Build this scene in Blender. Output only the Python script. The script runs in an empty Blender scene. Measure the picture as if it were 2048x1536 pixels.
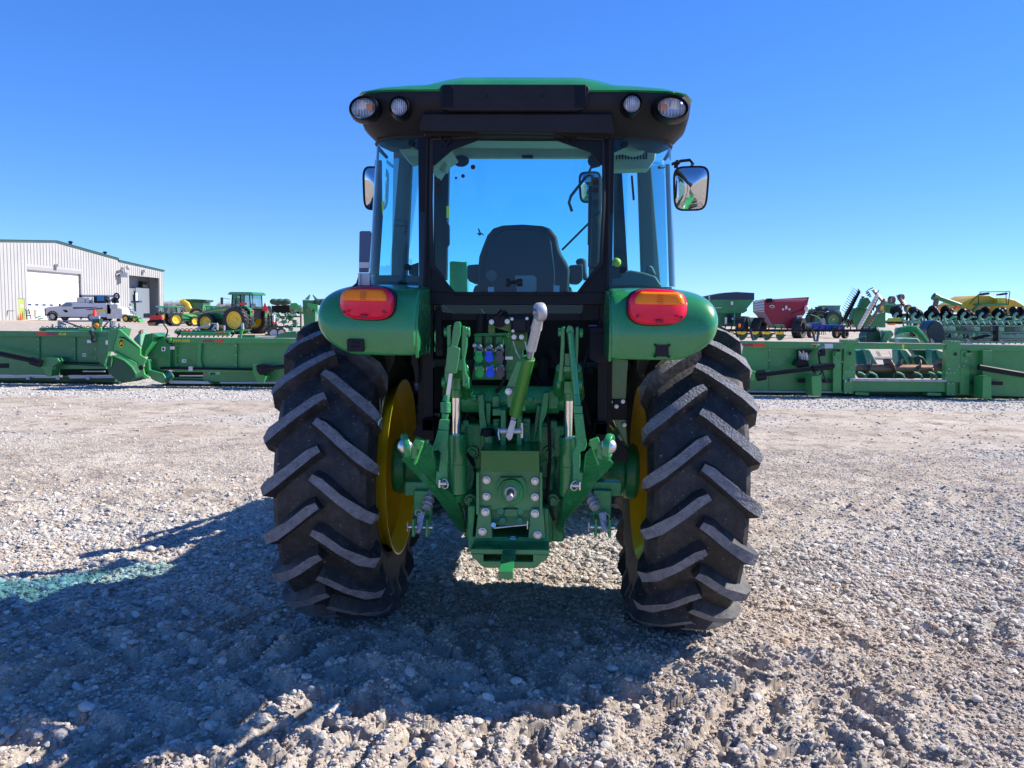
import bpy, math, random
import numpy as np
from mathutils import Vector, Matrix
random.seed(7); RNG = np.random.default_rng(11)
R = math.radians
C = bpy.context.scene.collection
F, H, ROLL, PIT = 1600.0, 1.45, math.radians(0.9), math.atan(136/1600)

# ---------- where a photographed point lies, once its distance is known ----------
def ray(px, py):
    u = (px-1024)/F; v = -(py-768)/F
    c, s = math.cos(ROLL), math.sin(ROLL)
    x = u*c - v*s; z = u*s + v*c
    cp, sp = math.cos(PIT), math.sin(PIT)
    return Vector((x, cp+z*sp, z*cp-sp))
def W(px, py, Y):
    r = ray(px, py); t = Y/r.y
    return Vector((0, 0, H)) + r*t
PSI, TX, TY = math.radians(2.5), 0.022, 3.72
def T(px, py, yl):
    c, s = math.cos(PSI), math.sin(PSI)
    r = ray(px, py); o = Vector((-TX, -TY, H))
    L = lambda a: Vector((a.x*c-a.y*s, a.x*s+a.y*c, a.z))
    o2, r2 = L(o), L(r)
    return o2 + r2*((yl-o2.y)/r2.y)

# ---------- tags ----------
def tag(o, label=None, cat=None, group=None, kind=None):
    if label: o['label'] = label
    if cat: o['category'] = cat
    if group: o['group'] = group
    if kind: o['kind'] = kind
    return o
def empty(name, loc=(0, 0, 0), rz=0.0, label=None, cat=None, group=None):
    o = bpy.data.objects.new(name, None); o.empty_display_size = .2
    o.location = loc; o.rotation_euler = (0, 0, rz); C.objects.link(o)
    return tag(o, label, cat, group)
def copy_tree(o, parent=None):
    c = o.copy(); C.objects.link(c); c.parent = parent
    for ch in list(o.children): copy_tree(ch, c)
    return c

# ---------- mesh collector ----------
def basis(d):
    d = Vector(d).normalized()
    a = Vector((0, 0, 1)) if abs(d.z) < .9 else Vector((1, 0, 0))
    u = a.cross(d).normalized(); return u, d.cross(u).normalized(), d
class MB:
    def __init__(s): s.v = []; s.f = []; s.m = []
    def add(s, vs, fs, m=0):
        b = len(s.v); s.v += [tuple(p) for p in vs]
        s.f += [tuple(b+i for i in f) for f in fs]; s.m += [m]*len(fs); return s
    def box(s, c, sz, rz=0, rx=0, ry=0, m=0):
        M = Matrix.Rotation(rz, 3, 'Z') @ Matrix.Rotation(ry, 3, 'Y') @ Matrix.Rotation(rx, 3, 'X')
        vs = [M @ Vector((x*sz[0]/2, y*sz[1]/2, z*sz[2]/2)) + Vector(c) for x in (-1, 1) for y in (-1, 1) for z in (-1, 1)]
        return s.add(vs, [(0, 1, 3, 2), (4, 6, 7, 5), (0, 4, 5, 1), (2, 3, 7, 6), (0, 2, 6, 4), (1, 5, 7, 3)], m)
    def ext(s, pts, vec, m=0):
        n = len(pts); vec = Vector(vec); a = [Vector(p) for p in pts]
        # orient so the first face looks away from vec
        nn = Vector((0, 0, 0))
        for i in range(n): nn += a[i].cross(a[(i+1) % n])
        if nn.dot(vec) > 0: a.reverse()
        vs = a + [p+vec for p in a]
        fs = [tuple(range(n)), tuple(reversed(range(n, 2*n)))] + [((i+1) % n, i, n+i, n+(i+1) % n) for i in range(n)]
        return s.add(vs, fs, m)
    def cyl(s, p0, p1, r0, r1=None, n=16, m=0, cap=True):
        r1 = r0 if r1 is None else r1; p0 = Vector(p0); p1 = Vector(p1)
        u, w, d = basis(p1-p0); vs = []
        for p, r in ((p0, r0), (p1, r1)):
            vs += [p + (u*math.cos(2*math.pi*i/n)+w*math.sin(2*math.pi*i/n))*r for i in range(n)]
        fs = [(i, (i+1) % n, n+(i+1) % n, n+i) for i in range(n)]
        if cap: fs += [tuple(reversed(range(n))), tuple(range(n, 2*n))]
        return s.add(vs, fs, m)
    def path(s, pts, r, n=8, m=0):
        P = [Vector(p) for p in pts]; rr = r if isinstance(r, (list, tuple)) else [r]*len(P)
        vs = []; u = None
        for i, p in enumerate(P):
            d = (P[min(i+1, len(P)-1)]-P[max(i-1, 0)]).normalized()
            if u is None: u, w, _ = basis(d)
            else: u = (u-d*u.dot(d)).normalized(); w = d.cross(u)
            vs += [p+(u*math.cos(2*math.pi*k/n)+w*math.sin(2*math.pi*k/n))*rr[i] for k in range(n)]
        fs = [(i*n+k, i*n+(k+1) % n, (i+1)*n+(k+1) % n, (i+1)*n+k) for i in range(len(P)-1) for k in range(n)]
        fs += [tuple(reversed(range(n))), tuple(range((len(P)-1)*n, len(P)*n))]
        return s.add(vs, fs, m)
    def lathe(s, prof, c, axis, n=48, m=0, closed=False):
        c = Vector(c); u, w, d = basis(axis); k = len(prof); vs = []
        for i in range(n):
            t = 2*math.pi*i/n; e = u*math.cos(t)+w*math.sin(t)
            vs += [c+e*r+d*h for r, h in prof]
        kk = k if closed else k-1
        fs = [(i*k+j, ((i+1) % n)*k+j, ((i+1) % n)*k+(j+1) % k, i*k+(j+1) % k) for i in range(n) for j in range(kk)]
        return s.add(vs, fs, m)
    def ball(s, c, r, n=16, sc=(1, 1, 1), m=0):
        c = Vector(c); vs = []; k = n//2
        for j in range(k+1):
            a = math.pi*j/k
            for i in range(n):
                b = 2*math.pi*i/n
                vs.append(c+Vector((math.sin(a)*math.cos(b)*r*sc[0], math.sin(a)*math.sin(b)*r*sc[1], math.cos(a)*r*sc[2])))
        fs = [(j*n+i, (j+1)*n+i, (j+1)*n+(i+1) % n, j*n+(i+1) % n) for j in range(k) for i in range(n)]
        return s.add(vs, fs, m)
    def torus(s, c, axis, R0, r, n=24, k=8, m=0):
        pr = [(R0+r*math.cos(2*math.pi*i/k), r*math.sin(2*math.pi*i/k)) for i in range(k)]
        return s.lathe(pr, c, axis, n, m, closed=True)
    def grid(s, rows, m=0, closed=False):
        k = len(rows[0]); vs = [p for r_ in rows for p in r_]
        kk = k if closed else k-1
        return s.add(vs, [(i*k+j, i*k+(j+1) % k, (i+1)*k+(j+1) % k, (i+1)*k+j) for i in range(len(rows)-1) for j in range(kk)], m)
    # tractor-space and world-space helpers that take photographed points with a distance
    def tp(s, pts, yl, th, m=0):
        if len(pts[0]) == 2: P = [T(a, b, yl) for a, b in pts]
        else: P = [T(a, b, y) for a, b, y in pts]
        return s.ext(P, (0, th, 0), m)
    def tr(s, x0, y0, x1, y1, yl, th, m=0): return s.tp([(x0, y0), (x1, y0), (x1, y1), (x0, y1)], yl, th, m)
    def tc(s, a, b, r0, r1=None, n=16, m=0): return s.cyl(T(*a), T(*b), r0, r1, n, m)
    def wp(s, pts, Y, th, m=0): return s.ext([W(a, b, Y) for a, b in pts], (0, th, 0), m)
    def wr(s, x0, y0, x1, y1, Y, th, m=0): return s.wp([(x0, y0), (x1, y0), (x1, y1), (x0, y1)], Y, th, m)
    def wc(s, a, b, Y, r, n=8, m=0, Y2=None): return s.cyl(W(a[0], a[1], Y), W(b[0], b[1], Y2 or Y), r, r, n, m)
def fin1(name, mb, mat, parent=None, bevel=0, ang=32, fixn=True, solid=0, sub=0, label=None, cat=None, group=None, kind=None, flat=False):
    me = bpy.data.meshes.new(name)
    me.from_pydata(mb.v, [], mb.f)
    mats = mat if isinstance(mat, (list, tuple)) else [mat]
    for q in mats: me.materials.append(q)
    if len(mats) > 1: me.polygons.foreach_set('material_index', mb.m)
    me.update()
    if fixn:
        import bmesh
        bm = bmesh.new(); bm.from_mesh(me); bmesh.ops.recalc_face_normals(bm, faces=bm.faces); bm.to_mesh(me); bm.free()
    if not flat:
        me.polygons.foreach_set('use_smooth', [True]*len(me.polygons)); me.set_sharp_from_angle(angle=R(ang))
    o = bpy.data.objects.new(name, me); C.objects.link(o); o.parent = parent
    if solid:
        d = o.modifiers.new('thickness', 'SOLIDIFY'); d.thickness = solid; d.offset = 0
    if sub:
        d = o.modifiers.new('smooth', 'SUBSURF'); d.levels = sub; d.render_levels = sub
    if bevel:
        d = o.modifiers.new('edges', 'BEVEL'); d.width = bevel; d.segments = 2; d.limit_method = 'ANGLE'; d.angle_limit = R(35); d.harden_normals = True
    return tag(o, label, cat, group, kind)
SPLIT = {'support_post', 'window_hinge', 'panel_latch', 'lens_screw', 'stand_leg', 'deck_panel', 'wheel_nut', 'seat_label', 'front_post', 'side_post', 'side_console', 'skid_rail', 'slot_opening', 'safety_label', 'lens_ribs', 'label_print', 'tank_lid',
         'cab_speaker', 'reflector', 'loader_ram', 'reel_hood', 'snout_side', 'inner_panel', 'panel_recess', 'divider_cover', 'reel_arm', 'tine', 'roof_vent', 'tool_chest', 'hitch_frame', 'frame_brace', 'step', 'lower_frame', 'mirror_arm', 'gauge_wheel', 'edge_strip', 'cross_tube', 'control_lever', 'wiper_arm', 'lower_links', 'zinc_clip', 'toolbar', 'link_hook', 'fender', 'air_vent', 'drive_shaft', 'pale_rail', 'boom_arm', 'wall_lamp', 'hose_coupler', 'boom_head', 'side_casting', 'hose', 'trim', 'dark_stripe', 'rails', 'bumper', 'spring_tine', 'frame'}
def pieces(mb, eps):
    n = len(mb.v); par = list(range(n))
    def fnd(i):
        while par[i] != i: par[i] = par[par[i]]; i = par[i]
        return i
    for f in mb.f:
        r = fnd(f[0])
        for k in f[1:]: par[fnd(k)] = r
    comp = {}
    for i in range(n): comp.setdefault(fnd(i), []).append(i)
    keys = list(comp); V = np.array(mb.v); bb = [(V[comp[k]].min(0)-eps, V[comp[k]].max(0)+eps) for k in keys]
    g = list(range(len(keys)))
    def gf(i):
        while g[i] != i: i = g[i]
        return i
    for i in range(len(keys)):
        for j in range(i):
            if (bb[i][0] < bb[j][1]).all() and (bb[j][0] < bb[i][1]).all(): g[gf(i)] = gf(j)
    grp = {}
    for i, k in enumerate(keys): grp.setdefault(gf(i), set()).update([k])
    if len(grp) < 2: return [mb]
    out = []
    for ks in grp.values():
        idx = sorted(i for k in ks for i in comp[k]); mp = {o: q for q, o in enumerate(idx)}; m2 = MB(); m2.v = [mb.v[i] for i in idx]
        for f, m_ in zip(mb.f, mb.m):
            if f[0] in mp: m2.f.append(tuple(mp[i] for i in f)); m2.m.append(m_)
        out.append(m2)
    return out
def fin(name, mb, mat, parent=None, **kw):
    if name in SPLIT and len(mb.v) < 6000:
        big = max(max(abs(c) for c in p) for p in mb.v[:1]) if mb.v else 0
        ps = pieces(mb, .004)
        if 1 < len(ps) <= 40:
            o = None
            for q in ps:
                r_ = fin1(name, q, mat, parent, **kw); o = o or r_
            return o
    return fin1(name, mb, mat, parent, **kw)
def reuse(o, loc, parent=None, rot=None, scale=None):
    c = o.copy(); C.objects.link(c); c.parent = parent; c.location = loc
    if rot: c.rotation_euler = rot
    if scale: c.scale = scale
    return c

# ---------- materials ----------
def M(name, col, rough=.5, metal=0, coat=0, bump=0, bscale=60, vary=0, vscale=8, dust=0, dcol=(.32, .29, .26), emit=None, spec=.5, speck=0):
    m = bpy.data.materials.new(name); m.use_nodes = True
    nt = m.node_tree; b = nt.nodes['Principled BSDF']; N = nt.nodes.new; L = nt.links.new
    b.inputs['Base Color'].default_value = (*col, 1); b.inputs['Roughness'].default_value = rough
    b.inputs['Metallic'].default_value = metal; b.inputs['Coat Weight'].default_value = coat
    b.inputs['Coat Roughness'].default_value = .06; b.inputs['Specular IOR Level'].default_value = spec
    tc = N('ShaderNodeTexCoord')
    if vary or dust:
        n = N('ShaderNodeTexNoise'); n.inputs['Scale'].default_value = vscale; n.inputs['Detail'].default_value = 8; n.inputs['Roughness'].default_value = .65
        L(tc.outputs['Object'], n.inputs['Vector'])
        r = N('ShaderNodeValToRGB'); r.color_ramp.elements[0].position = .3; r.color_ramp.elements[1].position = .72
        k0 = 1-vary; r.color_ramp.elements[0].color = (*[c*k0 for c in col], 1); r.color_ramp.elements[1].color = (*[min(1, c*(1+vary)) for c in col], 1)
        L(n.outputs['Fac'], r.inputs['Fac']); out = r.outputs['Color']
        mr = N('ShaderNodeMapRange'); mr.inputs['From Min'].default_value = .3; mr.inputs['From Max'].default_value = .7
        mr.inputs['To Min'].default_value = max(.03, rough-.08); mr.inputs['To Max'].default_value = min(1, rough+.12)
        L(n.outputs['Fac'], mr.inputs['Value']); L(mr.outputs['Result'], b.inputs['Roughness'])
        if dust:
            n2 = N('ShaderNodeTexNoise'); n2.inputs['Scale'].default_value = vscale*2.7; n2.inputs['Detail'].default_value = 10; n2.inputs['Roughness'].default_value = .75
            L(tc.outputs['Object'], n2.inputs['Vector'])
            r2 = N('ShaderNodeValToRGB'); r2.color_ramp.elements[0].position = .45; r2.color_ramp.elements[1].position = .75
            r2.color_ramp.elements[0].color = (0, 0, 0, 1); r2.color_ramp.elements[1].color = (dust, dust, dust, 1)
            L(n2.outputs['Fac'], r2.inputs['Fac'])
            mx = N('ShaderNodeMixRGB'); L(r2.outputs['Color'], mx.inputs['Fac']); L(out, mx.inputs['Color1']); mx.inputs['Color2'].default_value = (*dcol, 1)
            out = mx.outputs['Color']
        if speck:
            n5 = N('ShaderNodeTexNoise'); n5.inputs['Scale'].default_value = speck; n5.inputs['Detail'].default_value = 3; n5.inputs['Roughness'].default_value = .7
            L(tc.outputs['Object'], n5.inputs['Vector']); r5 = N('ShaderNodeValToRGB'); r5.color_ramp.elements[0].position = .66; r5.color_ramp.elements[1].position = .70
            r5.color_ramp.elements[0].color = (0, 0, 0, 1); r5.color_ramp.elements[1].color = (.8, .8, .8, 1); L(n5.outputs['Fac'], r5.inputs['Fac'])
            m5 = N('ShaderNodeMixRGB'); L(r5.outputs['Color'], m5.inputs['Fac']); L(out, m5.inputs['Color1']); m5.inputs['Color2'].default_value = (.30, .28, .26, 1); out = m5.outputs['Color']
        L(out, b.inputs['Base Color'])
    if bump:
        n = N('ShaderNodeTexNoise'); n.inputs['Scale'].default_value = bscale; n.inputs['Detail'].default_value = 6
        L(tc.outputs['Object'], n.inputs['Vector'])
        bp = N('ShaderNodeBump'); bp.inputs['Strength'].default_value = bump; bp.inputs['Distance'].default_value = .01
        L(n.outputs['Fac'], bp.inputs['Height']); L(bp.outputs['Normal'], b.inputs['Normal'])
    if emit:
        b.inputs['Emission Color'].default_value = (*emit[:3], 1); b.inputs['Emission Strength'].default_value = emit[3]
    return m
def glassmat(name, tint, rough=0.0, ior=1.45, dirt=0.0):
    m = bpy.data.materials.new(name); m.use_nodes = True; nt = m.node_tree; nt.nodes.clear(); N = nt.nodes.new; L = nt.links.new
    o = N('ShaderNodeOutputMaterial'); t = N('ShaderNodeBsdfTransparent'); t.inputs['Color'].default_value = (*tint, 1)
    g = N('ShaderNodeBsdfGlossy'); g.inputs['Roughness'].default_value = rough; g.inputs['Color'].default_value = (1, 1, 1, 1)
    f = N('ShaderNodeFresnel'); f.inputs['IOR'].default_value = ior; x = N('ShaderNodeMixShader')
    L(f.outputs[0], x.inputs[0]); L(t.outputs[0], x.inputs[1]); L(g.outputs[0], x.inputs[2])
    out = x.outputs[0]
    if dirt:
        d = N('ShaderNodeBsdfDiffuse'); d.inputs['Color'].default_value = (.5, .6, .6, 1)
        n = N('ShaderNodeTexNoise'); n.inputs['Scale'].default_value = 3; n.inputs['Detail'].default_value = 8
        r = N('ShaderNodeMapRange'); r.inputs['From Min'].default_value = .4; r.inputs['From Max'].default_value = .8; r.inputs['To Min'].default_value = dirt*.3; r.inputs['To Max'].default_value = dirt
        tc = N('ShaderNodeTexCoord'); L(tc.outputs['Object'], n.inputs['Vector']); L(n.outputs['Fac'], r.inputs['Value'])
        y = N('ShaderNodeMixShader'); L(r.outputs[0], y.inputs[0]); L(out, y.inputs[1]); L(d.outputs[0], y.inputs[2]); out = y.outputs[0]
    L(out, o.inputs['Surface']); return m
GREEN = M('green_paint', (.020, .235, .068), .27, coat=.6, vary=.12, vscale=5, dust=.10, dcol=(.22, .27, .2))
GREENC = M('green_cast', (.020, .28, .085), .42, coat=.25, bump=.35, bscale=140, vary=.3, vscale=14, dust=.16, dcol=(.17, .17, .13), speck=55)
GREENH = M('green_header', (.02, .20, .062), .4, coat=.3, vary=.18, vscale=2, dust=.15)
GREENB = M('green_bright', (.05, .36, .08), .38, coat=.3, vary=.1, vscale=3)
GREENP = M('green_pale', (.16, .38, .25), .5, vary=.15, vscale=3)
GREEND = M('green_dark', (.012, .075, .035), .5, vary=.2, vscale=3)
YEL = M('yellow_paint', (.85, .55, .008), .35, coat=.4, vary=.12, vscale=6, dust=.1)
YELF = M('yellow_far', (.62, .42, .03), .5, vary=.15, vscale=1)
BLK = M('black_plastic', (.018, .018, .024), .52, bump=.1, bscale=500, vary=.2, vscale=12, dust=.015, spec=.18)
BLKF = M('black_frame', (.006, .007, .012), .4, coat=.08, vary=.2, vscale=10, dust=.006, spec=.15)
BLKR = M('black_matte', (.01, .01, .012), .8)
RUB = M('tyre_rubber', (.016, .016, .018), .62, bump=.35, bscale=45, vary=.5, vscale=7, dust=.42, dcol=(.115, .108, .11), speck=70)
RUBT = M('tyre_lug_top', (.165, .170, .192), .85, bump=.9, bscale=110, vary=.45, vscale=26, dust=.65, dcol=(.32, .31, .305), speck=95)
ZN = M('zinc', (.62, .63, .66), .3, metal=1, vary=.12, vscale=30)
CHR = M('chrome', (.85, .85, .87), .06, metal=1)
STEEL = M('steel', (.30, .31, .34), .45, metal=.9, vary=.2, vscale=25)
ALU = M('galvanised', (.5, .51, .53), .5, metal=.6, vary=.2, vscale=20)
MIRR = M('mirror', (.58, .60, .62), .02, metal=1)
GLS = glassmat('cab_glass', (.55, .92, .97), ior=1.38, dirt=.018)
GLC = glassmat('lamp_glass', (.9, .9, .92), .05)
CREAM = M('cream_trim', (.50, .52, .42), .7, vary=.08)
SEAT = M('seat_fabric', (.022, .026, .04), .7, bump=.3, bscale=200, vary=.15)
INTG = M('interior_grey', (.11, .12, .125), .6, vary=.1)
RED = M('red_lens', (.80, .0, .05), .22, coat=.25, spec=.3)
AMB = M('amber_lens', (1.0, .24, .0), .25, coat=.2, spec=.3)
LENS = M('clear_lens', (.62, .64, .68), .12, metal=.55, coat=1)
WHITE = M('white_paint', (.6, .6, .6), .4, vary=.04)
LABEL = M('label_white', (.7, .7, .7), .5)
DECY = M('decal_yellow', (.75, .6, .03), .5)
REDF = M('reflector_red', (.85, .03, .02), .35)
MAROON = M('maroon_paint', (.30, .010, .03), .4, vary=.15, vscale=1)
BLUEF = M('blue_paint', (.015, .06, .34), .4, vary=.2)
RUST = M('worn_steel', (.30, .17, .11), .5, metal=.5, vary=.4, vscale=6)
# ================= sky, sun, camera =================
sc = bpy.context.scene
w = bpy.data.worlds.new('World'); sc.world = w; w.use_nodes = True
nt = w.node_tree; bg = nt.nodes['Background']
sk = nt.nodes.new('ShaderNodeTexSky'); sk.sky_type = 'NISHITA'; sk.sun_disc = False
SUN = Vector((1.2, .295, 1.0)).normalized()
sk.sun_elevation = math.asin(SUN.z); sk.sun_rotation = math.atan2(SUN.x, SUN.y)
sk.altitude = 2500; sk.air_density = 1.0; sk.dust_density = 0.0; sk.ozone_density = 6.0
hs = nt.nodes.new('ShaderNodeHueSaturation'); hs.inputs['Saturation'].default_value = 1.2; hs.inputs['Hue'].default_value = .511; hs.inputs['Value'].default_value = 1.0
nt.links.new(sk.outputs[0], hs.inputs['Color'])
ga = nt.nodes.new('ShaderNodeGamma'); ga.inputs[1].default_value = .7; v1 = nt.nodes.new('ShaderNodeVectorMath'); v1.operation = 'SCALE'; v1.inputs[3].default_value = .2156
v2 = nt.nodes.new('ShaderNodeVectorMath'); v2.operation = 'MULTIPLY'; v2.inputs[1].default_value = tuple(c/(1.68*.12) for c in (.52, .715, .995))
nt.links.new(hs.outputs[0], v1.inputs[0]); nt.links.new(v1.outputs[0], ga.inputs[0]); nt.links.new(ga.outputs[0], v2.inputs[0]); nt.links.new(v2.outputs[0], bg.inputs[0]); bg.inputs[1].default_value = .12
sl = bpy.data.lights.new('sun', 'SUN'); sl.energy = 5.0; sl.angle = R(.5); sl.color = (1, .93, .83)
so = bpy.data.objects.new('sun', sl); C.objects.link(so); so.rotation_euler = SUN.to_track_quat('Z', 'Y').to_euler()
so.location = (12, 2, 12)
cam = bpy.data.cameras.new('camera'); co = bpy.data.objects.new('camera', cam); C.objects.link(co); sc.camera = co
cam.sensor_width = 36; cam.lens = 36*F/2048; cam.clip_end = 20000; cam.clip_start = .05
co.location = (0, 0, H)
co.matrix_world = Matrix.Translation((0, 0, H)) @ Matrix.Rotation(math.pi/2-PIT, 4, 'X') @ Matrix.Rotation(ROLL, 4, 'Z')
sc.view_settings.view_transform = 'Standard'; sc.view_settings.look = 'None'
sc.view_settings.exposure = .86; sc.view_settings.gamma = 1
sc.cycles.transparent_max_bounces = 24; sc.cycles.max_bounces = 8

# ================= ground =================
def hash2(ix, iy, seed):
    h = (ix.astype(np.int64)*374761393 + iy.astype(np.int64)*668265263 + seed*1442695041) & 0xffffffff
    h = ((h ^ (h >> 13))*1274126177) & 0xffffffff
    return ((h ^ (h >> 16)) & 0xffff)/65535.0
def vnoise(x, y, seed=0):
    ix = np.floor(x); iy = np.floor(y); fx = x-ix; fy = y-iy
    fx = fx*fx*(3-2*fx); fy = fy*fy*(3-2*fy)
    a = hash2(ix, iy, seed); b = hash2(ix+1, iy, seed); c = hash2(ix, iy+1, seed); d = hash2(ix+1, iy+1, seed)
    return (a*(1-fx)+b*fx)*(1-fy)+(c*(1-fx)+d*fx)*fy
def fbm(x, y, o=4, seed=0, g=.5):
    s = 0; a = 1; t = 0
    for i in range(o):
        s = s+a*vnoise(x*2**i+i*17.3, y*2**i-i*9.1, seed+i); t += a; a *= g
    return s/t
def sst(e0, e1, x):
    t = np.clip((x-e0)/(e1-e0), 0, 1); return t*t*(3-2*t)
TRACKS = [((-3.4, 2.95), (-.7, 3.45), .22, .22, .065), ((-.5, 2.6), (1.1, 3.1), .26, .22, .050), ((-2.6, 2.4), (-.2, 2.95), .25, .24, .040), ((-.35, 3.3), (.4, 2.6), .2, .22, .05), ((-3.6, 3.4), (-1.1, 3.8), .2, .22, .05),
          ((-3.2, 2.15), (1.0, 2.75), .24, .2, .030), ((-4.5, 2.9), (.4, 3.35), .22, .19, .022), ((.3, 1.6), (1.4, 3.1), .26, .21, .030),
          ((1.3, 1.5), (3.6, 3.3), .24, .2, .026), ((-1.2, 1.4), (.8, 2.9), .22, .2, .028), ((1.0, 2.6), (3.4, 2.2), .24, .22, .026),
          ((-3, 5.6), (9, 7.4), .3, .25, .012), ((2.0, 3.6), (7.5, 5.2), .26, .22, .02)]
def gravel_mask(x, y):
    n = fbm(x*.55+3, y*.55, 3, 40)
    a = sst(.1, .7, 1-np.abs(y-4.6-.25*(x+2))/1.35)*(x < .3)
    b = sst(.1, .7, 1-np.hypot((x-2.4)/1.7, (y-4.6+.15*x)/1.25))
    c = sst(12.7, 13.5, y)*sst(17.2, 16.3, y)
    e = sst(.2, .8, 1-np.hypot((x-.4)/.9, (y-5)/1.6))
    g = np.maximum(np.maximum(a, b), np.maximum(c, e))
    return np.clip(g*1.2+(n-.5)*1.6, 0, 1)
def gh(x, y):
    near = sst(9.5, 3.5, y); mid = sst(24, 10, y)
    z = (fbm(x*.35, y*.35, 3, 1)-.5)*.07*mid
    z = z+(fbm(x*1.6, y*1.9, 4, 5)-.5)*.105*near + (fbm(x*6, y*7, 4, 9)-.5)*.035*sst(12, 4, y)
    z = z+(fbm(x*22, y*22, 4, 13, .6)-.5)*.024*sst(14, 5, y)
    cl = sst(.42, .62, fbm(x*1.7, y*1.9, 3, 51)); z = z+(.35+.65*cl)*(np.abs(fbm(x*38, y*38, 3, 61, .7)-.5))*.042*sst(7, 3, y)
    rid = 1-np.abs(fbm(x*2.3+7, y*3.1, 3, 77)*2-1); z = z+(rid**6)*.03*near
    trk = 0*x
    for (ax, ay), (bx, by), hw, pit, amp in TRACKS:
        dx, dy = bx-ax, by-ay; L = math.hypot(dx, dy); dx /= L; dy /= L
        wob = (fbm(x*1.1, y*1.1, 2, 31)-.5)*.12
        s_ = (x-ax)*dx+(y-ay)*dy; t_ = -(x-ax)*dy+(y-ay)*dx+wob
        inb = sst(hw+.05, hw-.03, np.abs(t_))*sst(-.3, .1, s_)*sst(L+.3, L-.1, s_)
        ph = (s_+np.abs(t_)*.9+.5*pit*(t_ > 0))/pit
        ph = ph+(fbm(x*2.6, y*2.6, 2, 92)-.5)*.9
        lug = .5+.5*np.cos((ph-np.floor(ph))*6.2832)
        brk = .25+1.2*fbm(x*2.2, y*2.2, 3, 90)
        c_ = inb*amp*((lug**1.3)*1.5*brk-.55)
        trk = np.where(np.abs(c_) > np.abs(trk), c_, trk)
    z = z+trk-.045*sst(3.5, 2.6, y)
    # wheels have pressed into the surface
    for wx, wy in ((-.72, 3.75), (.74, 3.69)):
        z = z+.0*x
    calm = np.exp(-((np.abs(x)-.74)**2/.05+(y-3.6)**2/.15))
    return z*(1-.8*calm)+.03*np.exp(-((np.abs(x)-.74)**2/.12+(y-3.55)**2/.4))
ys = [1.0]
while ys[-1] < 19: ys.append(ys[-1]+max(.006, .0019*ys[-1]))
yy = np.array(ys + list(np.geomspace(19.2, 2500, 90)))
uu = np.linspace(-1, 1, 1050); uu = np.sign(uu)*np.abs(uu)**1.15*1.25
Yg, Ug = np.meshgrid(yy, uu, indexing='ij'); Xg = Ug*(Yg+.9)
Zg = gh(Xg, Yg)
def npmesh(name, co_, faces, mat, smooth=True, matidx=None, tri=False):
    me = bpy.data.meshes.new(name); nv = len(co_); nf = len(faces); k = faces.shape[1]
    me.vertices.add(nv); me.vertices.foreach_set('co', co_.astype(np.float32).ravel())
    me.loops.add(nf*k); me.loops.foreach_set('vertex_index', faces.astype(np.int32).ravel())
    me.polygons.add(nf); me.polygons.foreach_set('loop_start', np.arange(0, nf*k, k, dtype=np.int32))
    me.polygons.foreach_set('use_smooth', np.full(nf, smooth)); me.update(calc_edges=True)
    for q in (mat if isinstance(mat, (list, tuple)) else [mat]): me.materials.append(q)
    if matidx is not None: me.polygons.foreach_set('material_index', matidx.astype(np.int32))
    o = bpy.data.objects.new(name, me); C.objects.link(o); return o
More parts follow.
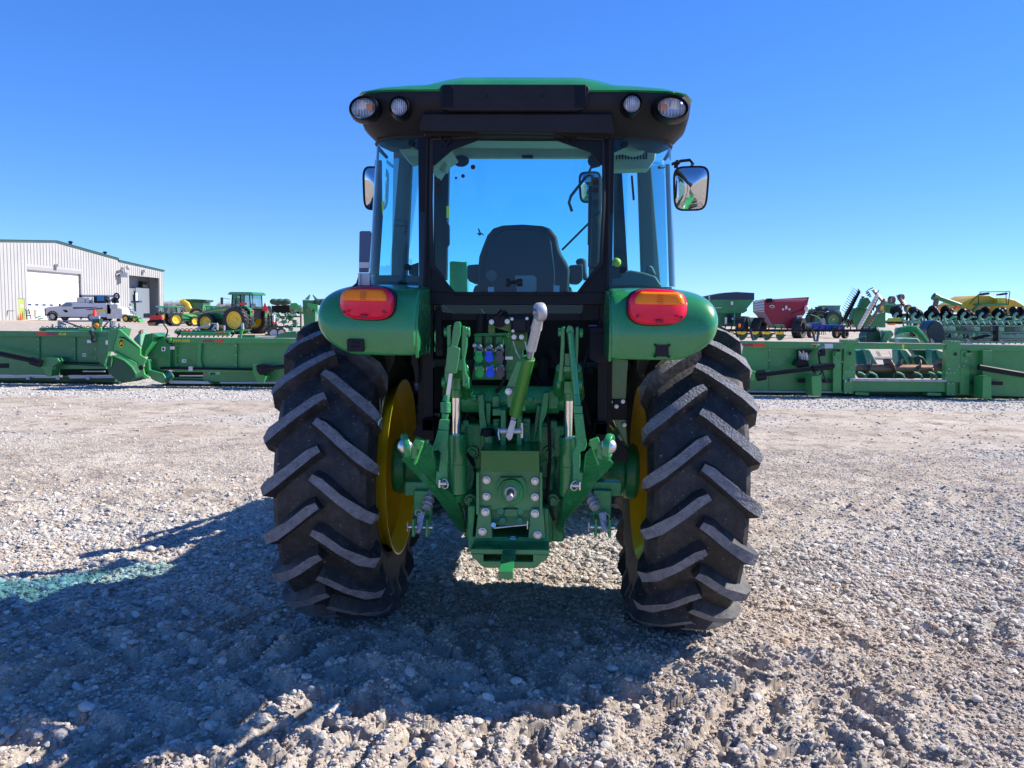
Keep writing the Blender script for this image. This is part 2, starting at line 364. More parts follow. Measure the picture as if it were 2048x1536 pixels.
def groundmat():
    m = bpy.data.materials.new('gravel_ground'); m.use_nodes = True; nt = m.node_tree; b = nt.nodes['Principled BSDF']; N = nt.nodes.new; L = nt.links.new
    b.inputs['Roughness'].default_value = .95; b.inputs['Specular IOR Level'].default_value = .15
    g = N('ShaderNodeNewGeometry'); at = N('ShaderNodeAttribute'); at.attribute_name = 'gravel'
    def noise(sc_, d=8, ro=.6):
        n = N('ShaderNodeTexNoise'); n.inputs['Scale'].default_value = sc_; n.inputs['Detail'].default_value = d; n.inputs['Roughness'].default_value = ro
        L(g.outputs['Position'], n.inputs['Vector']); return n
    def ramp(src, *st):
        r = N('ShaderNodeValToRGB'); e = r.color_ramp.elements
        while len(e) < len(st): e.new(.5)
        for i, (p, c) in enumerate(st): e[i].position = p; e[i].color = (*c, 1)
        L(src, r.inputs['Fac']); return r.outputs['Color']
    n1 = noise(1.1, 10, .62)
    dirt = ramp(n1.outputs['Fac'], (.3, (.35, .28, .215)), (.5, (.51, .43, .335)), (.68, (.61, .535, .44)))
    n4 = noise(3.4, 9, .7); dk = N('ShaderNodeMixRGB'); L(ramp(n4.outputs['Fac'], (.50, (0, 0, 0)), (.63, (.85, .85, .85))), dk.inputs['Fac']); L(dirt, dk.inputs['Color1']); dk.inputs['Color2'].default_value = (.21, .155, .115, 1); dirt = dk.outputs[0]
    n2 = noise(28, 6, .7); mx = N('ShaderNodeMixRGB'); mx.blend_type = 'MULTIPLY'; mx.inputs['Fac'].default_value = .75
    L(dirt, mx.inputs['Color1']); L(ramp(n2.outputs['Fac'], (.32, (.42, .40, .39)), (.58, (1.06, 1.06, 1.06))), mx.inputs['Color2'])
    v = N('ShaderNodeTexVoronoi'); v.inputs['Scale'].default_value = 34; L(g.outputs['Position'], v.inputs['Vector'])
    sp = N('ShaderNodeSeparateColor'); L(v.outputs['Color'], sp.inputs[0])
    peb = ramp(sp.outputs[0], (0, (.29, .275, .26)), (.5, (.47, .44, .405)), (1, (.63, .60, .55)))
    m2 = N('ShaderNodeMixRGB'); mr = N('ShaderNodeMapRange'); mr.inputs['To Min'].default_value = .12; mr.inputs['To Max'].default_value = .9
    L(at.outputs['Fac'], mr.inputs['Value']); L(mr.outputs[0], m2.inputs['Fac']); L(mx.outputs[0], m2.inputs['Color1']); L(peb, m2.inputs['Color2'])
    L(m2.outputs[0], b.inputs['Base Color'])
    n3 = noise(55, 8, .75); ad = N('ShaderNodeMath'); ad.operation = 'MULTIPLY_ADD'; ad.inputs[1].default_value = -.5
    L(v.outputs['Distance'], ad.inputs[0]); L(n3.outputs['Fac'], ad.inputs[2])
    bp = N('ShaderNodeBump'); bp.inputs['Strength'].default_value = .75; bp.inputs['Distance'].default_value = .02
    L(ad.outputs[0], bp.inputs['Height']); L(bp.outputs[0], b.inputs['Normal']); return m
GMAT = groundmat()
nr, nc = Xg.shape; idx = np.arange(nr*nc).reshape(nr, nc)
fc = np.stack([idx[:-1, :-1], idx[:-1, 1:], idx[1:, 1:], idx[1:, :-1]], -1).reshape(-1, 4)
gnd = npmesh('ground', np.stack([Xg, Yg, Zg], -1).reshape(-1, 3), fc, GMAT)
a = gnd.data.attributes.new('gravel', 'FLOAT', 'POINT'); a.data.foreach_set('value', gravel_mask(Xg, Yg).ravel().astype(np.float32))
tag(gnd, kind='structure')
far = MB(); far.add([(-6000, -6000, -.35), (6000, -6000, -.35), (6000, 9000, -.35), (-6000, 9000, -.35)], [(0, 1, 2, 3)])
fin('terrain', far, GMAT, fixn=False, flat=True, kind='structure')
# loose stones lying on the ground, in two sizes
def ico(sub):
    import bmesh
    bm = bmesh.new(); bmesh.ops.create_icosphere(bm, subdivisions=sub, radius=1)
    v_ = np.array([v.co[:] for v in bm.verts]); f_ = np.array([[v.index for v in f.verts] for f in bm.faces]); bm.free(); return v_, f_
STONEM = []
for i, c in enumerate([(.50, .465, .415), (.41, .385, .35), (.60, .565, .50), (.45, .33, .24), (.25, .245, .25)]):
    STONEM.append(M('stone_%s' % 'abcde'[i], c, .85, vary=.2, vscale=30, bump=.3, bscale=120, spec=.25))
CLOD = [M('clod_%s' % 'abcde'[i], c, .95, vary=.25, vscale=40, bump=.5, bscale=160, spec=.15) for i, c in enumerate([(.46, .39, .325), (.40, .33, .27), (.52, .455, .39), (.30, .24, .19), (.44, .40, .36)])]
def stones(name, n, sub, xr, yr, rmin, rmax, power, usemask, label, mats=None, clump=False):
    v_, f_ = ico(sub); N_ = int(n*3)
    y = yr[0]+(yr[1]-yr[0])*RNG.random(N_)**1.0; x = (xr[0]+(xr[1]-xr[0])*RNG.random(N_))
    keep = (np.abs(x) < (y+.9)*.95)
    msk = gravel_mask(x, y)
    if clump: keep &= RNG.random(N_) < sst(.40, .60, fbm(x*1.3+9, y*1.6, 4, 66))
    keep &= RNG.random(N_) < (usemask+(1-usemask)*msk)
    x = x[keep][:n]; y = y[keep][:n]; k = len(x)
    r = rmin+(rmax-rmin)*RNG.random(k)**power
    z = gh(x, y)
    e = 1e-2
    S = np.stack([r*(.8+.6*RNG.random(k)), r*(.8+.6*RNG.random(k)), r*(.45+.4*RNG.random(k))], -1)
    th = RNG.random(k)*6.283; c, s = np.cos(th), np.sin(th); tl = (RNG.random(k)-.5)*1.1; ct, st = np.cos(tl), np.sin(tl)
    nvar = 12; base = []
    for q in range(nvar):
        d = np.ones(len(v_))
        for _ in range(7):
            ax = RNG.normal(size=3); ax /= np.linalg.norm(ax); dd = v_@ax
            d = np.minimum(d, np.where(dd > 0.05, (.62+.25*RNG.random())/np.maximum(dd, .05), 9))
        base.append(v_*d[:, None])
    base = np.array(base)[RNG.integers(0, nvar, k)]
    P = base*S[:, None, :]
    X = P[..., 0]; Y = P[..., 1]*ct[:, None]-P[..., 2]*st[:, None]; Z = P[..., 1]*st[:, None]+P[..., 2]*ct[:, None]
    Xr = X*c[:, None]-Y*s[:, None]+x[:, None]; Yr = X*s[:, None]+Y*c[:, None]+y[:, None]; Zr = Z+(z+S[:, 2]*.28)[:, None]
    co_ = np.stack([Xr, Yr, Zr], -1).reshape(-1, 3)
    fa = (f_[None]+(np.arange(k)*len(v_))[:, None, None]).reshape(-1, 3)
    mi = np.repeat(RNG.choice(5, k, p=[.42, .22, .2, .05, .11]), len(f_))
    o = npmesh(name, co_, fa, mats or STONEM, smooth=False, matidx=mi)
    return tag(o, label, 'gravel', kind='stuff')
stones('pebbles', 26000, 2, (-6.5, 6.5), (1.5, 7.0), .006, .023, 3.0, .10, 'pale grey rounded pebbles strewn over the near ground')
stones('grit', 150000, 1, (-9, 9), (1.5, 9), .0028, .010, 1.8, .5, 'fine crushed grey grit mixed into the dusty ground')
stones('clods', 170000, 1, (-4.2, 4.2), (1.4, 5.0), .0028, .013, 2.6, 1.0, 'crumbled dry dirt clods thrown up along the wheel tracks', CLOD)
stones('far_gravel', 26000, 1, (-16, 16), (8, 17.2), .008, .024, 1.8, .06, 'band of pale gravel in front of the green harvesting headers')
# ================= the tractor =================
tractor = empty('tractor', (TX, TY, 0), -PSI, 'green farm tractor in the foreground seen from behind, with tall lugged tyres', 'tractor')
RAD, CZ = .707, .735
def tyre(Ro, wid, bead, lugh, nl, name, parent, nose=.012, lugw=.030, lean=.19):
    k = wid/.43
    prof = [(0, Ro-lugh), (.10*k, Ro-lugh-.003), (.165*k, Ro-lugh-.014), (.186*k, Ro-lugh-.034), (.196*k, Ro-lugh-.072), (.200*k, Ro-lugh-.14),
            (.192*k, bead+.06), (.182*k, bead+.02), (.178*k, bead)]
    full = [(x, r) for x, r in prof]; mb = MB()
    ring = [(r, -x) for x, r in reversed(full[1:])] + [(r, x) for x, r in full]
    mb.lathe(ring, (0, 0, 0), (1, 0, 0), 96)
    P = np.array(prof); seg = np.hypot(*np.diff(P, axis=0).T); Q = np.concatenate([[0], np.cumsum(seg)])
    def surf(q, s, h, sd):
        q2 = abs(q); x = np.interp(q2, Q, P[:, 0]); r = np.interp(q2, Q, P[:, 1])
        x2 = np.interp(q2+.02, Q, P[:, 0]); r2 = np.interp(q2+.02, Q, P[:, 1]); dx, dr = x2-x, r2-r; l = math.hypot(dx, dr) or 1
        nx, nr = -dr/l, dx/l
        if q < 0: x = -x; nx = -nx
        x = x+nx*h; r = r+nr*h; t = s/Ro
        return Vector((sd*x, -math.cos(t)*r, math.sin(t)*r))
    q_end = Q[4]+.012
    pts = [(-nose, .02), (.02*k, .0), (.09*k, -.062*lean/.19), (.16*k, -.128*lean/.19), (Q[3]*.97, -.165*lean/.19), (q_end, -.178*lean/.19), (q_end+.055, -.183*lean/.19)]
    hts = [lugh, lugh, lugh, lugh, lugh*1.0, lugh*.62, .002]; wt = [.8, 1.05, .95, .95, 1.0, 1.15, 1.25]
    for sd in (-1, 1):
        for i in range(nl):
            s0 = 2*math.pi*Ro*(i+(.5 if sd > 0 else 0))/nl
            rows = []
            for j, (q, s) in enumerate(pts):
                a = pts[max(j-1, 0)]; b = pts[min(j+1, len(pts)-1)]
                dq, ds = b[0]-a[0], b[1]-a[1]; l = math.hypot(dq, ds); nq, ns = -ds/l, dq/l
                if j >= 5: nq, ns = 0, 1
                w_ = lugw*wt[j]; wb = w_+lugh*.45; h = hts[j]
                jit = 1+.02*math.sin(i*7.1+j)
                rows.append([surf(q-nq*wb*.75, s0+s-ns*wb*.75, -.004, sd), surf(q-nq*w_*.72*jit, s0+s-ns*w_*.72, h, sd),
                             surf(q+nq*w_*.72*jit, s0+s+ns*w_*.72, h, sd), surf(q+nq*wb*.8, s0+s+ns*wb*.8, -.004, sd)])
            b0 = len(mb.v); mb.v += [tuple(p) for r_ in rows for p in r_]
            for j in range(len(rows)-1):
                for e in range(3):
                    mb.f.append((b0+j*4+e, b0+j*4+e+1, b0+(j+1)*4+e+1, b0+(j+1)*4+e)); mb.m.append(1 if e == 1 and j < 5 else 0)
            mb.f.append((b0, b0+3, b0+2, b0+1)); mb.m.append(0)
    return fin(name, mb, [RUB, RUBT], parent, ang=28)
def rim(name, ri, wid, dish, parent):
    mb = MB(); h = wid/2
    pr = [(ri+.012, -h), (ri+.014, -h+.008), (ri, -h+.015), (ri-.012, -h+.03), (ri-.028, -h+.05), (ri-.034, -h*.2), (ri-.03, h-.05), (ri, h-.015), (ri+.014, h),
          (ri+.006, h), (ri-.008, h-.02), (ri-.045, h-.06), (ri-.048, 0), (ri-.04, -h+.05), (ri-.022, -h+.028), (ri+.002, -h)]
    mb.lathe(pr, (0, 0, 0), (1, 0, 0), 72, closed=True)
    pr = [(ri-.035, dish-.01), (ri-.09, dish+.0), (ri-.16, dish+.03), (.14, dish-.02), (.125, dish-.03), (.12, dish-.005), (.12, dish+.01), (.14, dish), (ri-.16, dish+.045), (ri-.09, dish+.015), (ri-.035, dish+.005)]
    mb.lathe(pr, (0, 0, 0), (1, 0, 0), 72, closed=True)
    mb.cyl((dish-.03, 0, 0), (dish+.0, 0, 0), .135, .135, 36)
    for i in range(8):
        a = 2*math.pi*i/8; mb.box((dish-.012, math.cos(a)*(ri-.06), math.sin(a)*(ri-.06)), (.012, .07, .07), rx=a)
    return fin(name, mb, YEL, parent)
for sd, cx in ((-1, -.722), (1, .765)):
    rm = rim('wheel', .398, .38, .07*sd, tractor); rm.location = (cx, 0, CZ)
    if sd > 0: rm.data.transform(Matrix.Rotation(0, 4, 'X'))
    rm.rotation_euler = (R(4 if sd < 0 else -2), 0, 0)
    ty = tyre(RAD, .43, .40, .050, 20, 'tyre', rm, lugw=.0245); ty.location.x = -.032 if sd < 0 else -.013
    nt_ = MB()
    for i in range(8):
        a = 2*math.pi*i/8+.2; nt_.cyl((.07*sd-.05*sd, math.cos(a)*.12, math.sin(a)*.12), (.07*sd+.03*sd, math.cos(a)*.12, math.sin(a)*.12), .014, n=6)
    fin('wheel_nut', nt_, STEEL, rm)
fr_ = None
for sd in (-1, 1):
    rm = rim('front_wheel', .285, .28, -.03*sd, tractor); rm.location = (.76*sd, 2.15, .54)
    tyre(.55, .33, .29, .038, 18, 'tyre', rm, lugw=.026, lean=.14)

# --- axle and castings
mb = MB()
for sd in (-1, 1):
    yc = 0
    mb.lathe([(.0, .0), (.075, .0), (.08, .05), (.085, .17), (.10, .2), (.11, .235), (.11, .26), (.125, .27), (.13, .31), (.12, .33), (0, .33)], (.24*sd, 0, CZ), (sd, 0, 0), 32)
    mb.box((.17*sd, .02, CZ), (.18, .3, .34))
    mb.box((.30*sd, .0, CZ-.10), (.16, .2, .05))
fin('rear_axle', mb, GREENC, tractor, bevel=.01)
mb = MB()
mb.box((.01, .55, .74), (.40, 1.5, .50)); mb.box((.01, -.24, .70), (.34, .14, .46)); mb.box((.01, -.06, .56), (.44, .4, .2))
mb.box((.0, -.17, .92), (.46, .34, .14))
for x, z, r in ((-.13, .82, .05), (.14, .80, .055), (.12, .66, .06), (-.13, .62, .05), (.02, .93, .06)):
    mb.cyl((x, -.34, z), (x, -.2, z), r*.8, r, 20)
mb.box((-.09, -.31, .88), (.1, .06, .16), ry=.2); mb.box((.12, -.31, .9), (.09, .05, .2), ry=-.15)
mb.box((.01, 1.7, .72), (.36, 1.0, .42))
fin('transmission', mb, GREENC, tractor, bevel=.012)
mb = MB()
mb.cyl(T(925, 797, -.36), T(1118, 800, -.36), .058, n=28)
mb.cyl(T(905, 797, -.36), T(927, 797, -.36), .045, n=24); mb.cyl(T(1116, 800, -.36), T(1150, 801, -.36), .045, n=24)
for x, y in ((948, 797), (1060, 799), (1107, 785), (1107, 813), (991, 796)): mb.tc((x, y, -.43), (x, y, -.39), .013, .016, 16)
mb.tp([(984, 792), (999, 792), (999, 815), (984, 815)], -.44, .03)
mb.tr(1097, 782, 1116, 818, -.435, .05)
fin('rockshaft', mb, GREENC, tractor, bevel=.004)
mb = MB()
for x0, x1, y0 in ((1001.5, 1011, 820), (1034, 1043, 826)):
    mb.tp([(x0, y0), (x1, y0), (x1+1, 903), (x0-1, 903)], -.56, .2)
mb.tp([(955, 790), (967, 788), (970, 830), (976, 862), (972, 892), (962, 893), (958, 840)], -.47, .05)
mb.tp([(971, 806), (982, 806), (981, 850), (972, 850)], -.45, .04)
mb.tp([(1087, 786), (1099, 784), (1094, 826), (1084, 850), (1086, 888), (1076, 888), (1078, 840)], -.47, .05)
mb.tp([(1074, 810), (1083, 812), (1078, 850), (1070, 880), (1064, 880)], -.44, .04)
mb.tr(1045, 838, 1060, 897, -.46, .06); mb.tr(986, 838, 1000, 897, -.46, .06)
for x, y in ((1051, 849), (1051, 879), (993, 848), (993, 884)): mb.tc((x, y, -.475), (x, y, -.44), .011, n=14)
mb.tr(985, 818, 1012, 832, -.5, .08)
fin('hitch_casting', mb, GREENC, tractor, bevel=.004)
mb = MB(); mb.tc((981, 899, -.5), (978, 872, -.5), .024, .024, 20); fin('filler_neck', mb, GREEN, tractor)
mb = MB(); a = T(976, 868, -.5); mb.cyl(a-Vector((0, 0, .006)), a+Vector((0, 0, .022)), .032, .026, 24); fin('filler_cap', mb, BLKF, tractor, bevel=.003)

# --- drawbar support, plate, shaft
mb = MB()
mb.tp([(953, 941), (1084, 941), (1084, 1020), (1045, 1022), (1024, 1012), (996, 1020), (953, 1019)], -.52, .05)
mb.tr(952, 944, 959, 1030, -.545, .1); mb.tr(1079, 944, 1085, 1030, -.545, .1)
mb.tp([(957, 1014), (981, 1014), (985, 1078), (950, 1078)], -.535, .05); mb.tp([(1062, 1017), (1087, 1017), (1091, 1078), (1056, 1078)], -.535, .05)
mb.tp([(983, 1006), (1062, 1006), (1066, 1048), (1040, 1052), (1000, 1052), (980, 1046)], -.5, .1)
for x, y in ((1001, 1022), (1041, 1022), (1005, 1042), (1039, 1042)): mb.tc((x, y, -.525), (x, y, -.48), .015, .017, 18)
mb.tr(1008, 1018, 1036, 1034, -.515, .04)
fin('hitch_plate', mb, M('green_plate', (.055, .27, .10), .42, coat=.2, vary=.18, vscale=9, dust=.2, dcol=(.25, .27, .2), speck=60), tractor, bevel=.004)
mb = MB()
mb.tp([(936, 1012), (951, 1012), (946, 1072), (942, 1104), (936, 1100)], -.5, .45)
mb.tp([(1087, 1016), (1097, 1018), (1099, 1104), (1092, 1104)], -.5, .45)
mb.tp([(944, 1073), (1092, 1075), (1098, 1100), (941, 1098)], -.5, .3)
fin('drawbar_frame', mb, GREENC, tractor, bevel=.004)
mb = MB(); y = -.62
for pts in ([(941, 1098), (1098, 1100), (1098, 1110), (941, 1108)], [(941, 1108), (967, 1108), (967, 1124), (953, 1122), (945, 1114)],
            [(1066, 1109), (1098, 1110), (1093, 1120), (1082, 1126), (1066, 1126)], [(953, 1122), (1084, 1124), (1075, 1134), (1068, 1137), (970, 1136), (961, 1131)]):
    mb.tp(pts, y, .14)
fin('drawbar_support', mb, GREEN, tractor, bevel=.003)
mb = MB(); mb.tr(962, 1106, 1070, 1128, -.5, .02); fin('slot_back', mb, BLKR, tractor)
mb = MB(); a, b = T(1012, 1151, -.88), T(1013, 1112, -.40)
mb.ext([T(997, 1143, -.88), T(1026, 1143, -.88), T(1026, 1159, -.88), T(997, 1158, -.88)], Vector((0, .5, .005)))
fin('drawbar', mb, GREEN, tractor, bevel=.003)
mb = MB(); mb.tp([(962, 903), (1078, 904), (1079, 943), (961, 942)], -.70, .012); mb.tp([(961, 901), (1079, 902), (1079, 907), (961, 906)], -.702, .24)
for x0 in (962, 1073): mb.tr(x0, 906, x0+5, 941, -.69, .2)
fin('shaft_guard', mb, M('green_guard', (.006, .13, .012), .35, coat=.4, vary=.1), tractor, bevel=.002)
mb = MB(); c_ = T(1022, 981, -.53); mb.cyl(c_+Vector((0, -.03, 0)), c_, .050, .054, 36); mb.torus(c_+Vector((0, -.03, 0)), (0, 1, 0), .04, .004, 36)
mb.tp([(1000, 955), (1044, 955), (1052, 968), (1052, 990), (1030, 1009), (1024, 1013), (1018, 1009), (993, 990), (993, 968)], -.54, .03)
fin('shaft_flange', mb, GREENC, tractor, bevel=.002)
mb = MB(); mb.lathe([(.013, 0), (.024, 0), (.024, .006), (.013, .006)], c_+Vector((0, -.038, 0)), (0, 1, 0), 28, closed=True); fin('shaft_seal', mb, ALU, tractor)
mb = MB(); mb.cyl(c_+Vector((0, -.03, 0)), c_+Vector((0, -.13, 0)), .0155, .0155, 16); mb.cyl(c_+Vector((0, -.13, 0)), c_+Vector((0, -.135, 0)), .0155, .0125, 16); fin('output_shaft', mb, STEEL, tractor, bevel=.002)
mb = MB(); mb.tc((988, 1056, -.56), (1056, 1049, -.56), .0045); mb.tc((987, 1050, -.57), (987, 1050, -.52), .010, .010, 16); mb.tc((1055, 1042, -.57), (1055, 1058, -.57), .003); mb.torus(T(1026, 1076, -.55), (0, 0, 1), .016, .004)
fin('drawbar_pin', mb, ZN, tractor)
# bolts: one mesh, one object for each bolt
mb = MB(); mb.cyl((0, -.014, 0), (0, 0, 0), .0125, n=6); mb.cyl((0, -.004, 0), (0, .0, 0), .0165, n=20); mb.cyl((0, -.016, 0), (0, -.01, 0), .009, n=14)
bolt0 = fin('bolt', mb, ZN, tractor, bevel=.0015); bfirst = [True]
def bolt(x, y, yl, s=1):
    p = T(x, y, yl)
    if bfirst[0]: bfirst[0] = False; bolt0.location = p; bolt0.scale = (s,)*3
    else: reuse(bolt0, p, tractor, (0, random.random()*3, 0), (s,)*3)
for x, y in ((973, 960), (973, 993), (1070, 962), (1070, 994)): bolt(x, y, -.525, 1.0)
for x, y in ((971, 1024), (1070, 1027), (965, 1063), (1075, 1070)): bolt(x, y, -.538, 1.05)
for x, y in ((1017, 783),): bolt(x, y, -.70, .8)

# --- remote couplers
mb = MB(); mb.tp([(950, 672), (1012, 671), (1014, 735), (945, 738)], -.36, .1); mb.tp([(948, 668), (1016, 667), (1016, 671), (948, 673)], -.42, .1)
for x in (957, 978, 999): mb.tr(x-8, 672, x+7, 700, -.41, .08)
mb.tr(942, 724, 1040, 760, -.34, .05); mb.tr(1012, 672, 1046, 742, -.36, .06)
fin('coupler_block', mb, GREENC, tractor, bevel=.003)
for i, (col, x, x2) in enumerate((('green', 957, 959), ('blue', 978, 980), ('grey', 998.5, 1000))):
    cm = [GREENB, M('cap_blue', (.0, .10, .95), .4), M('cap_grey', (.12, .10, .115), .6)][i]
    if i == 0: cm = M('cap_green', (.01, .55, .10), .4)
    for (xx, yy_, up) in ((x, 716, 1), (x2, 747, 0)):
        mb = MB(); mb.tc((xx+1, yy_-(24 if up else 12), -.42), (xx, yy_-4, -.50), .0145, .0155, 18); mb.torus(T(xx+.5, yy_-(16 if up else 9), -.455), T(xx, yy_-4, -.5)-T(xx+1, yy_-24, -.42), .0165, .003, 18, 6)
        st = fin('coupler', mb, ZN, tractor)
        mb = MB(); c1 = T(xx, yy_, -.51); mb.cyl(c1, c1+Vector((0, .012, 0)), .0185, .0185, 28); mb.box(c1+Vector((0, .006, .02)), (.026, .01, .018)); mb.cyl(c1+Vector((0, -.002, 0)), c1, .014, .0155, 24)
        fin('dust_cap', mb, cm, st, bevel=.0015)
# black socket and its bracket
mb = MB(); mb.tp([(985, 648), (1022, 632), (1055, 665), (1052, 672), (1044, 683), (1022, 682), (1018, 664), (990, 655)], -.50, .012); mb.tr(1021, 664, 1055, 700, -.50, .012); mb.tr(976, 648, 990, 668, -.49, .02)
fin('socket_bracket', mb, M('green_moss', (.04, .16, .015), .45, coat=.3), tractor, bevel=.002)
mb = MB(); mb.tr(1021, 632, 1060, 665, -.525, .025); mb.tr(1026, 637, 1052, 662, -.545, .03); fin('trailer_socket', mb, BLK, tractor, bevel=.004)
mb = MB(); mb.tp([(976, 641), (990, 630), (1001, 627), (1016, 636), (1020, 644), (1002, 655), (993, 655)], -.53, .03); mb.tc((996, 632, -.53), (1006, 622, -.53), .012, n=10); fin('socket_cover', mb, BLKF, tractor, bevel=.004)
mb = MB(); mb.tc((960, 664, -.44), (962, 628, -.44), .014, .016, 14); fin('lever_grip', mb, BLK, tractor, bevel=.003)
for x, y in ((983, 644), (1014.5, 643), (1028, 674), (1043, 674)): bolt(x, y, -.535, .62)
for x, y in ((1024, 638), (1054, 637), (1026, 662)): bolt(x, y, -.55, .38)
bolt(949, 691, -.45, .5)
mb = MB(); mb.path([T(1026, 682, -.53), T(1034, 706, -.53), T(1040, 716, -.53), T(1046, 718, -.54)], .003, 6); mb.path([T(1050, 682, -.53), T(1054, 700, -.53), T(1056, 712, -.54)], .003, 6); mb.box(T(1018, 716, -.4), (.03, .02, .012)); fin('link_hook', mb, ZN, tractor)

# --- lift arms, lift cylinders and lift rods
def lift_side(L):
    X = (lambda a, b: a) if L else (lambda a, b: b)
    mb = MB()
    if L:
        mb.tp([(893, 652), (902, 650), (903, 700), (899, 752), (892, 772), (889, 752), (894, 700)], -.66, .035)
        mb.tp([(924, 651), (934, 655), (934, 690), (929, 720), (932, 745), (938, 760), (935, 774), (925, 774), (924, 740), (922, 700)], -.66, .035)
        mb.tp([(903, 720), (925, 716), (925, 741), (903, 741)], -.655, .03)
        for x, y, r in ((892, 664, .018), (936, 664, .020), (888, 765, .022), (935, 766, .024)): mb.cyl(T(x-4, y, -.64), T(x+4, y, -.64), r, r, 22)
        mb.ext([T(903, 700, -.64), T(924, 700, -.64), T(924, 742, -.64), T(903, 742, -.64)], (0, .32, -.16))
        for x in (899, 927): mb.path([T(x, 735, -.64), T(x+2, 765, -.5), T(x+4, 792, -.36)], [.02, .03, .04], 8)
    else:
        mb.tp([(1123, 654), (1130, 653), (1130, 690), (1126, 740), (1124, 764), (1116, 764), (1120, 720)], -.66, .035)
        mb.tp([(1151, 654), (1158, 653), (1157, 700), (1154, 740), (1156, 764), (1149, 764), (1150, 700)], -.66, .035)
        mb.tp([(1127, 732), (1151, 733), (1152, 744), (1126, 744)], -.655, .03)
        for x, y, r in ((1120, 665, .017), (1162, 666, .019), (1117, 768, .022), (1160, 769, .024)): mb.cyl(T(x-4, y, -.64), T(x+4, y, -.64), r, r, 22)
        mb.ext([T(1128, 706, -.64), T(1151, 706, -.64), T(1151, 744, -.64), T(1128, 744, -.64)], (0, .32, -.16))
        for x in (1122, 1153): mb.path([T(x, 735, -.64), T(x-1, 765, -.5), T(x-2, 792, -.36)], [.02, .03, .04], 8)
    fin('lift_arm', mb, GREEN, tractor, bevel=.004)
    mb = MB()
    cx = X(912, 1139); by = X(867, 873)
    mb.tc((cx+X(3, -1), X(985, 990), -.50), (cx+X(1, -1), by, -.52), .0385, .0385, 28); mb.tc((cx+X(2, -1), X(926, 930), -.51), (cx+X(2, -1), X(928, 932), -.51), .0395, n=28)
    mb.tc((cx+X(3, 0), X(1000, 1004), -.48), (cx+X(3, 0), X(984, 988), -.5), .02, .03, 18)
    cyl = fin('lift_cylinder', mb, GREEN, tractor, bevel=.003)
    mb = MB(); mb.tc((cx+X(0, -1), by, -.52), (cx, X(788, 794), -.54), .0215, .0215, 28); fin('piston_rod', mb, CHR, cyl)
    mb = MB(); mb.tc((cx, X(792, 798), -.54), (cx, X(776, 782), -.55), .026, .022, 20); mb.tr(cx-11, X(755, 762), cx+9, X(780, 788), -.58, .05); fin('rod_eye', mb, GREEN, cyl, bevel=.004)
    mb = MB()
    if L:
        mb.tp([(908, 645), (912, 643), (919, 643), (921, 650), (921, 668), (914, 694), (912, 712), (903, 712), (902, 690), (905, 660)], -.68, .045)
        mb.tp([(894, 694), (903, 690), (914, 694), (920, 697), (918, 716), (912, 748), (892, 747)], -.69, .045)
    else:
        mb.tp([(1135, 652), (1145, 652), (1149, 663), (1146, 668), (1135, 668), (1132, 662)], -.68, .045)
        mb.tc((1141, 664, -.69), (1153, 795, -.72), .0125, .0135, 18); mb.tc((1152, 790, -.72), (1155, 812, -.73), .014, n=18)
    top = fin('lift_rod', mb, GREEN, tractor, bevel=.004)
    mb = MB()
    if L:
        mb.tc((894, 792, -.71), (891, 804, -.715), .012, .014, 14); mb.tc((891, 804, -.715), (891, 826, -.72), .02, .019, 14); mb.tc((891, 826, -.72), (889, 840, -.72), .014, .0125, 14)
        mb.tp([(879, 839), (898, 840), (897, 861), (876, 859)], -.745, .035); mb.tp([(876, 860), (897, 861), (895, 885), (896, 905), (894, 965), (889, 975), (876, 975), (871, 965), (873, 940), (877, 945), (881, 905), (876, 900), (868, 903), (863, 897), (870, 880)], -.745, .03)
    else:
        mb.tp([(1147, 811), (1165, 811), (1165, 827), (1147, 827)], -.745, .035)
        mb.tp([(1148, 827), (1166, 827), (1174, 890), (1170, 901), (1161, 904), (1160, 945), (1166, 945), (1163, 968), (1156, 976), (1146, 974), (1145, 905), (1153, 889)], -.745, .03)
    fin('rod_fork', mb, GREENC, top, bevel=.004)
    if L:
        mb = MB(); mb.tp([(898, 747), (905, 747), (899, 796), (891, 795)], -.70, .012); fin('thread_shaft', mb, ZN, top)
    else:
        mb = MB(); mb.tc((1152, 806, -.725), (1153, 813, -.73), .009, n=12); fin('thread_shaft', mb, ZN, top)
    mb = MB(); p = T(*X((887, 967, -.755), (1152, 971, -.755)))
    mb.cyl(p+Vector((-.018, 0, 0)), p+Vector((.012, 0, 0)), .008, n=12); mb.torus(p+Vector((X(.006, -.006), -.006, 0)), (X(.7, -.7), .8, 0), .018, .0025, 24, 6); mb.box(p+Vector((X(-.014, .014), 0, 0)), (.006, .02, .03))
    fin('linch_pin', mb, ZN, top)
lift_side(True); lift_side(False)
def YL(y): return -.95+(y-890)*(.70/177)
mb = MB(); pl = [(802, 919), (812, 914), (826, 921), (834, 897), (843, 886), (862, 896), (870, 935), (874, 970), (895, 982), (915, 1000), (926, 1034), (930, 1067), (917, 1061), (896, 1031), (876, 1001), (857, 978), (839, 958)]
mb.tp([(a, b, YL(b)) for a, b in pl], 0, .05); mb.tc((853, 888, -.93), (853, 879, -.93), .009, .011, 12)
l1 = fin('lower_link', mb, GREEN, tractor, bevel=.004)
mb = MB(); pl = [(1228, 928), (1214, 944), (1191, 966), (1187, 975), (1164, 1006), (1147, 1024), (1131, 1042), (1127, 1067), (1119, 1069), (1113, 1058), (1120, 1034), (1127, 994), (1140, 975), (1160, 960), (1167, 944), (1172, 911), (1183, 899), (1194, 891), (1203, 896), (1208, 917), (1222, 921)]
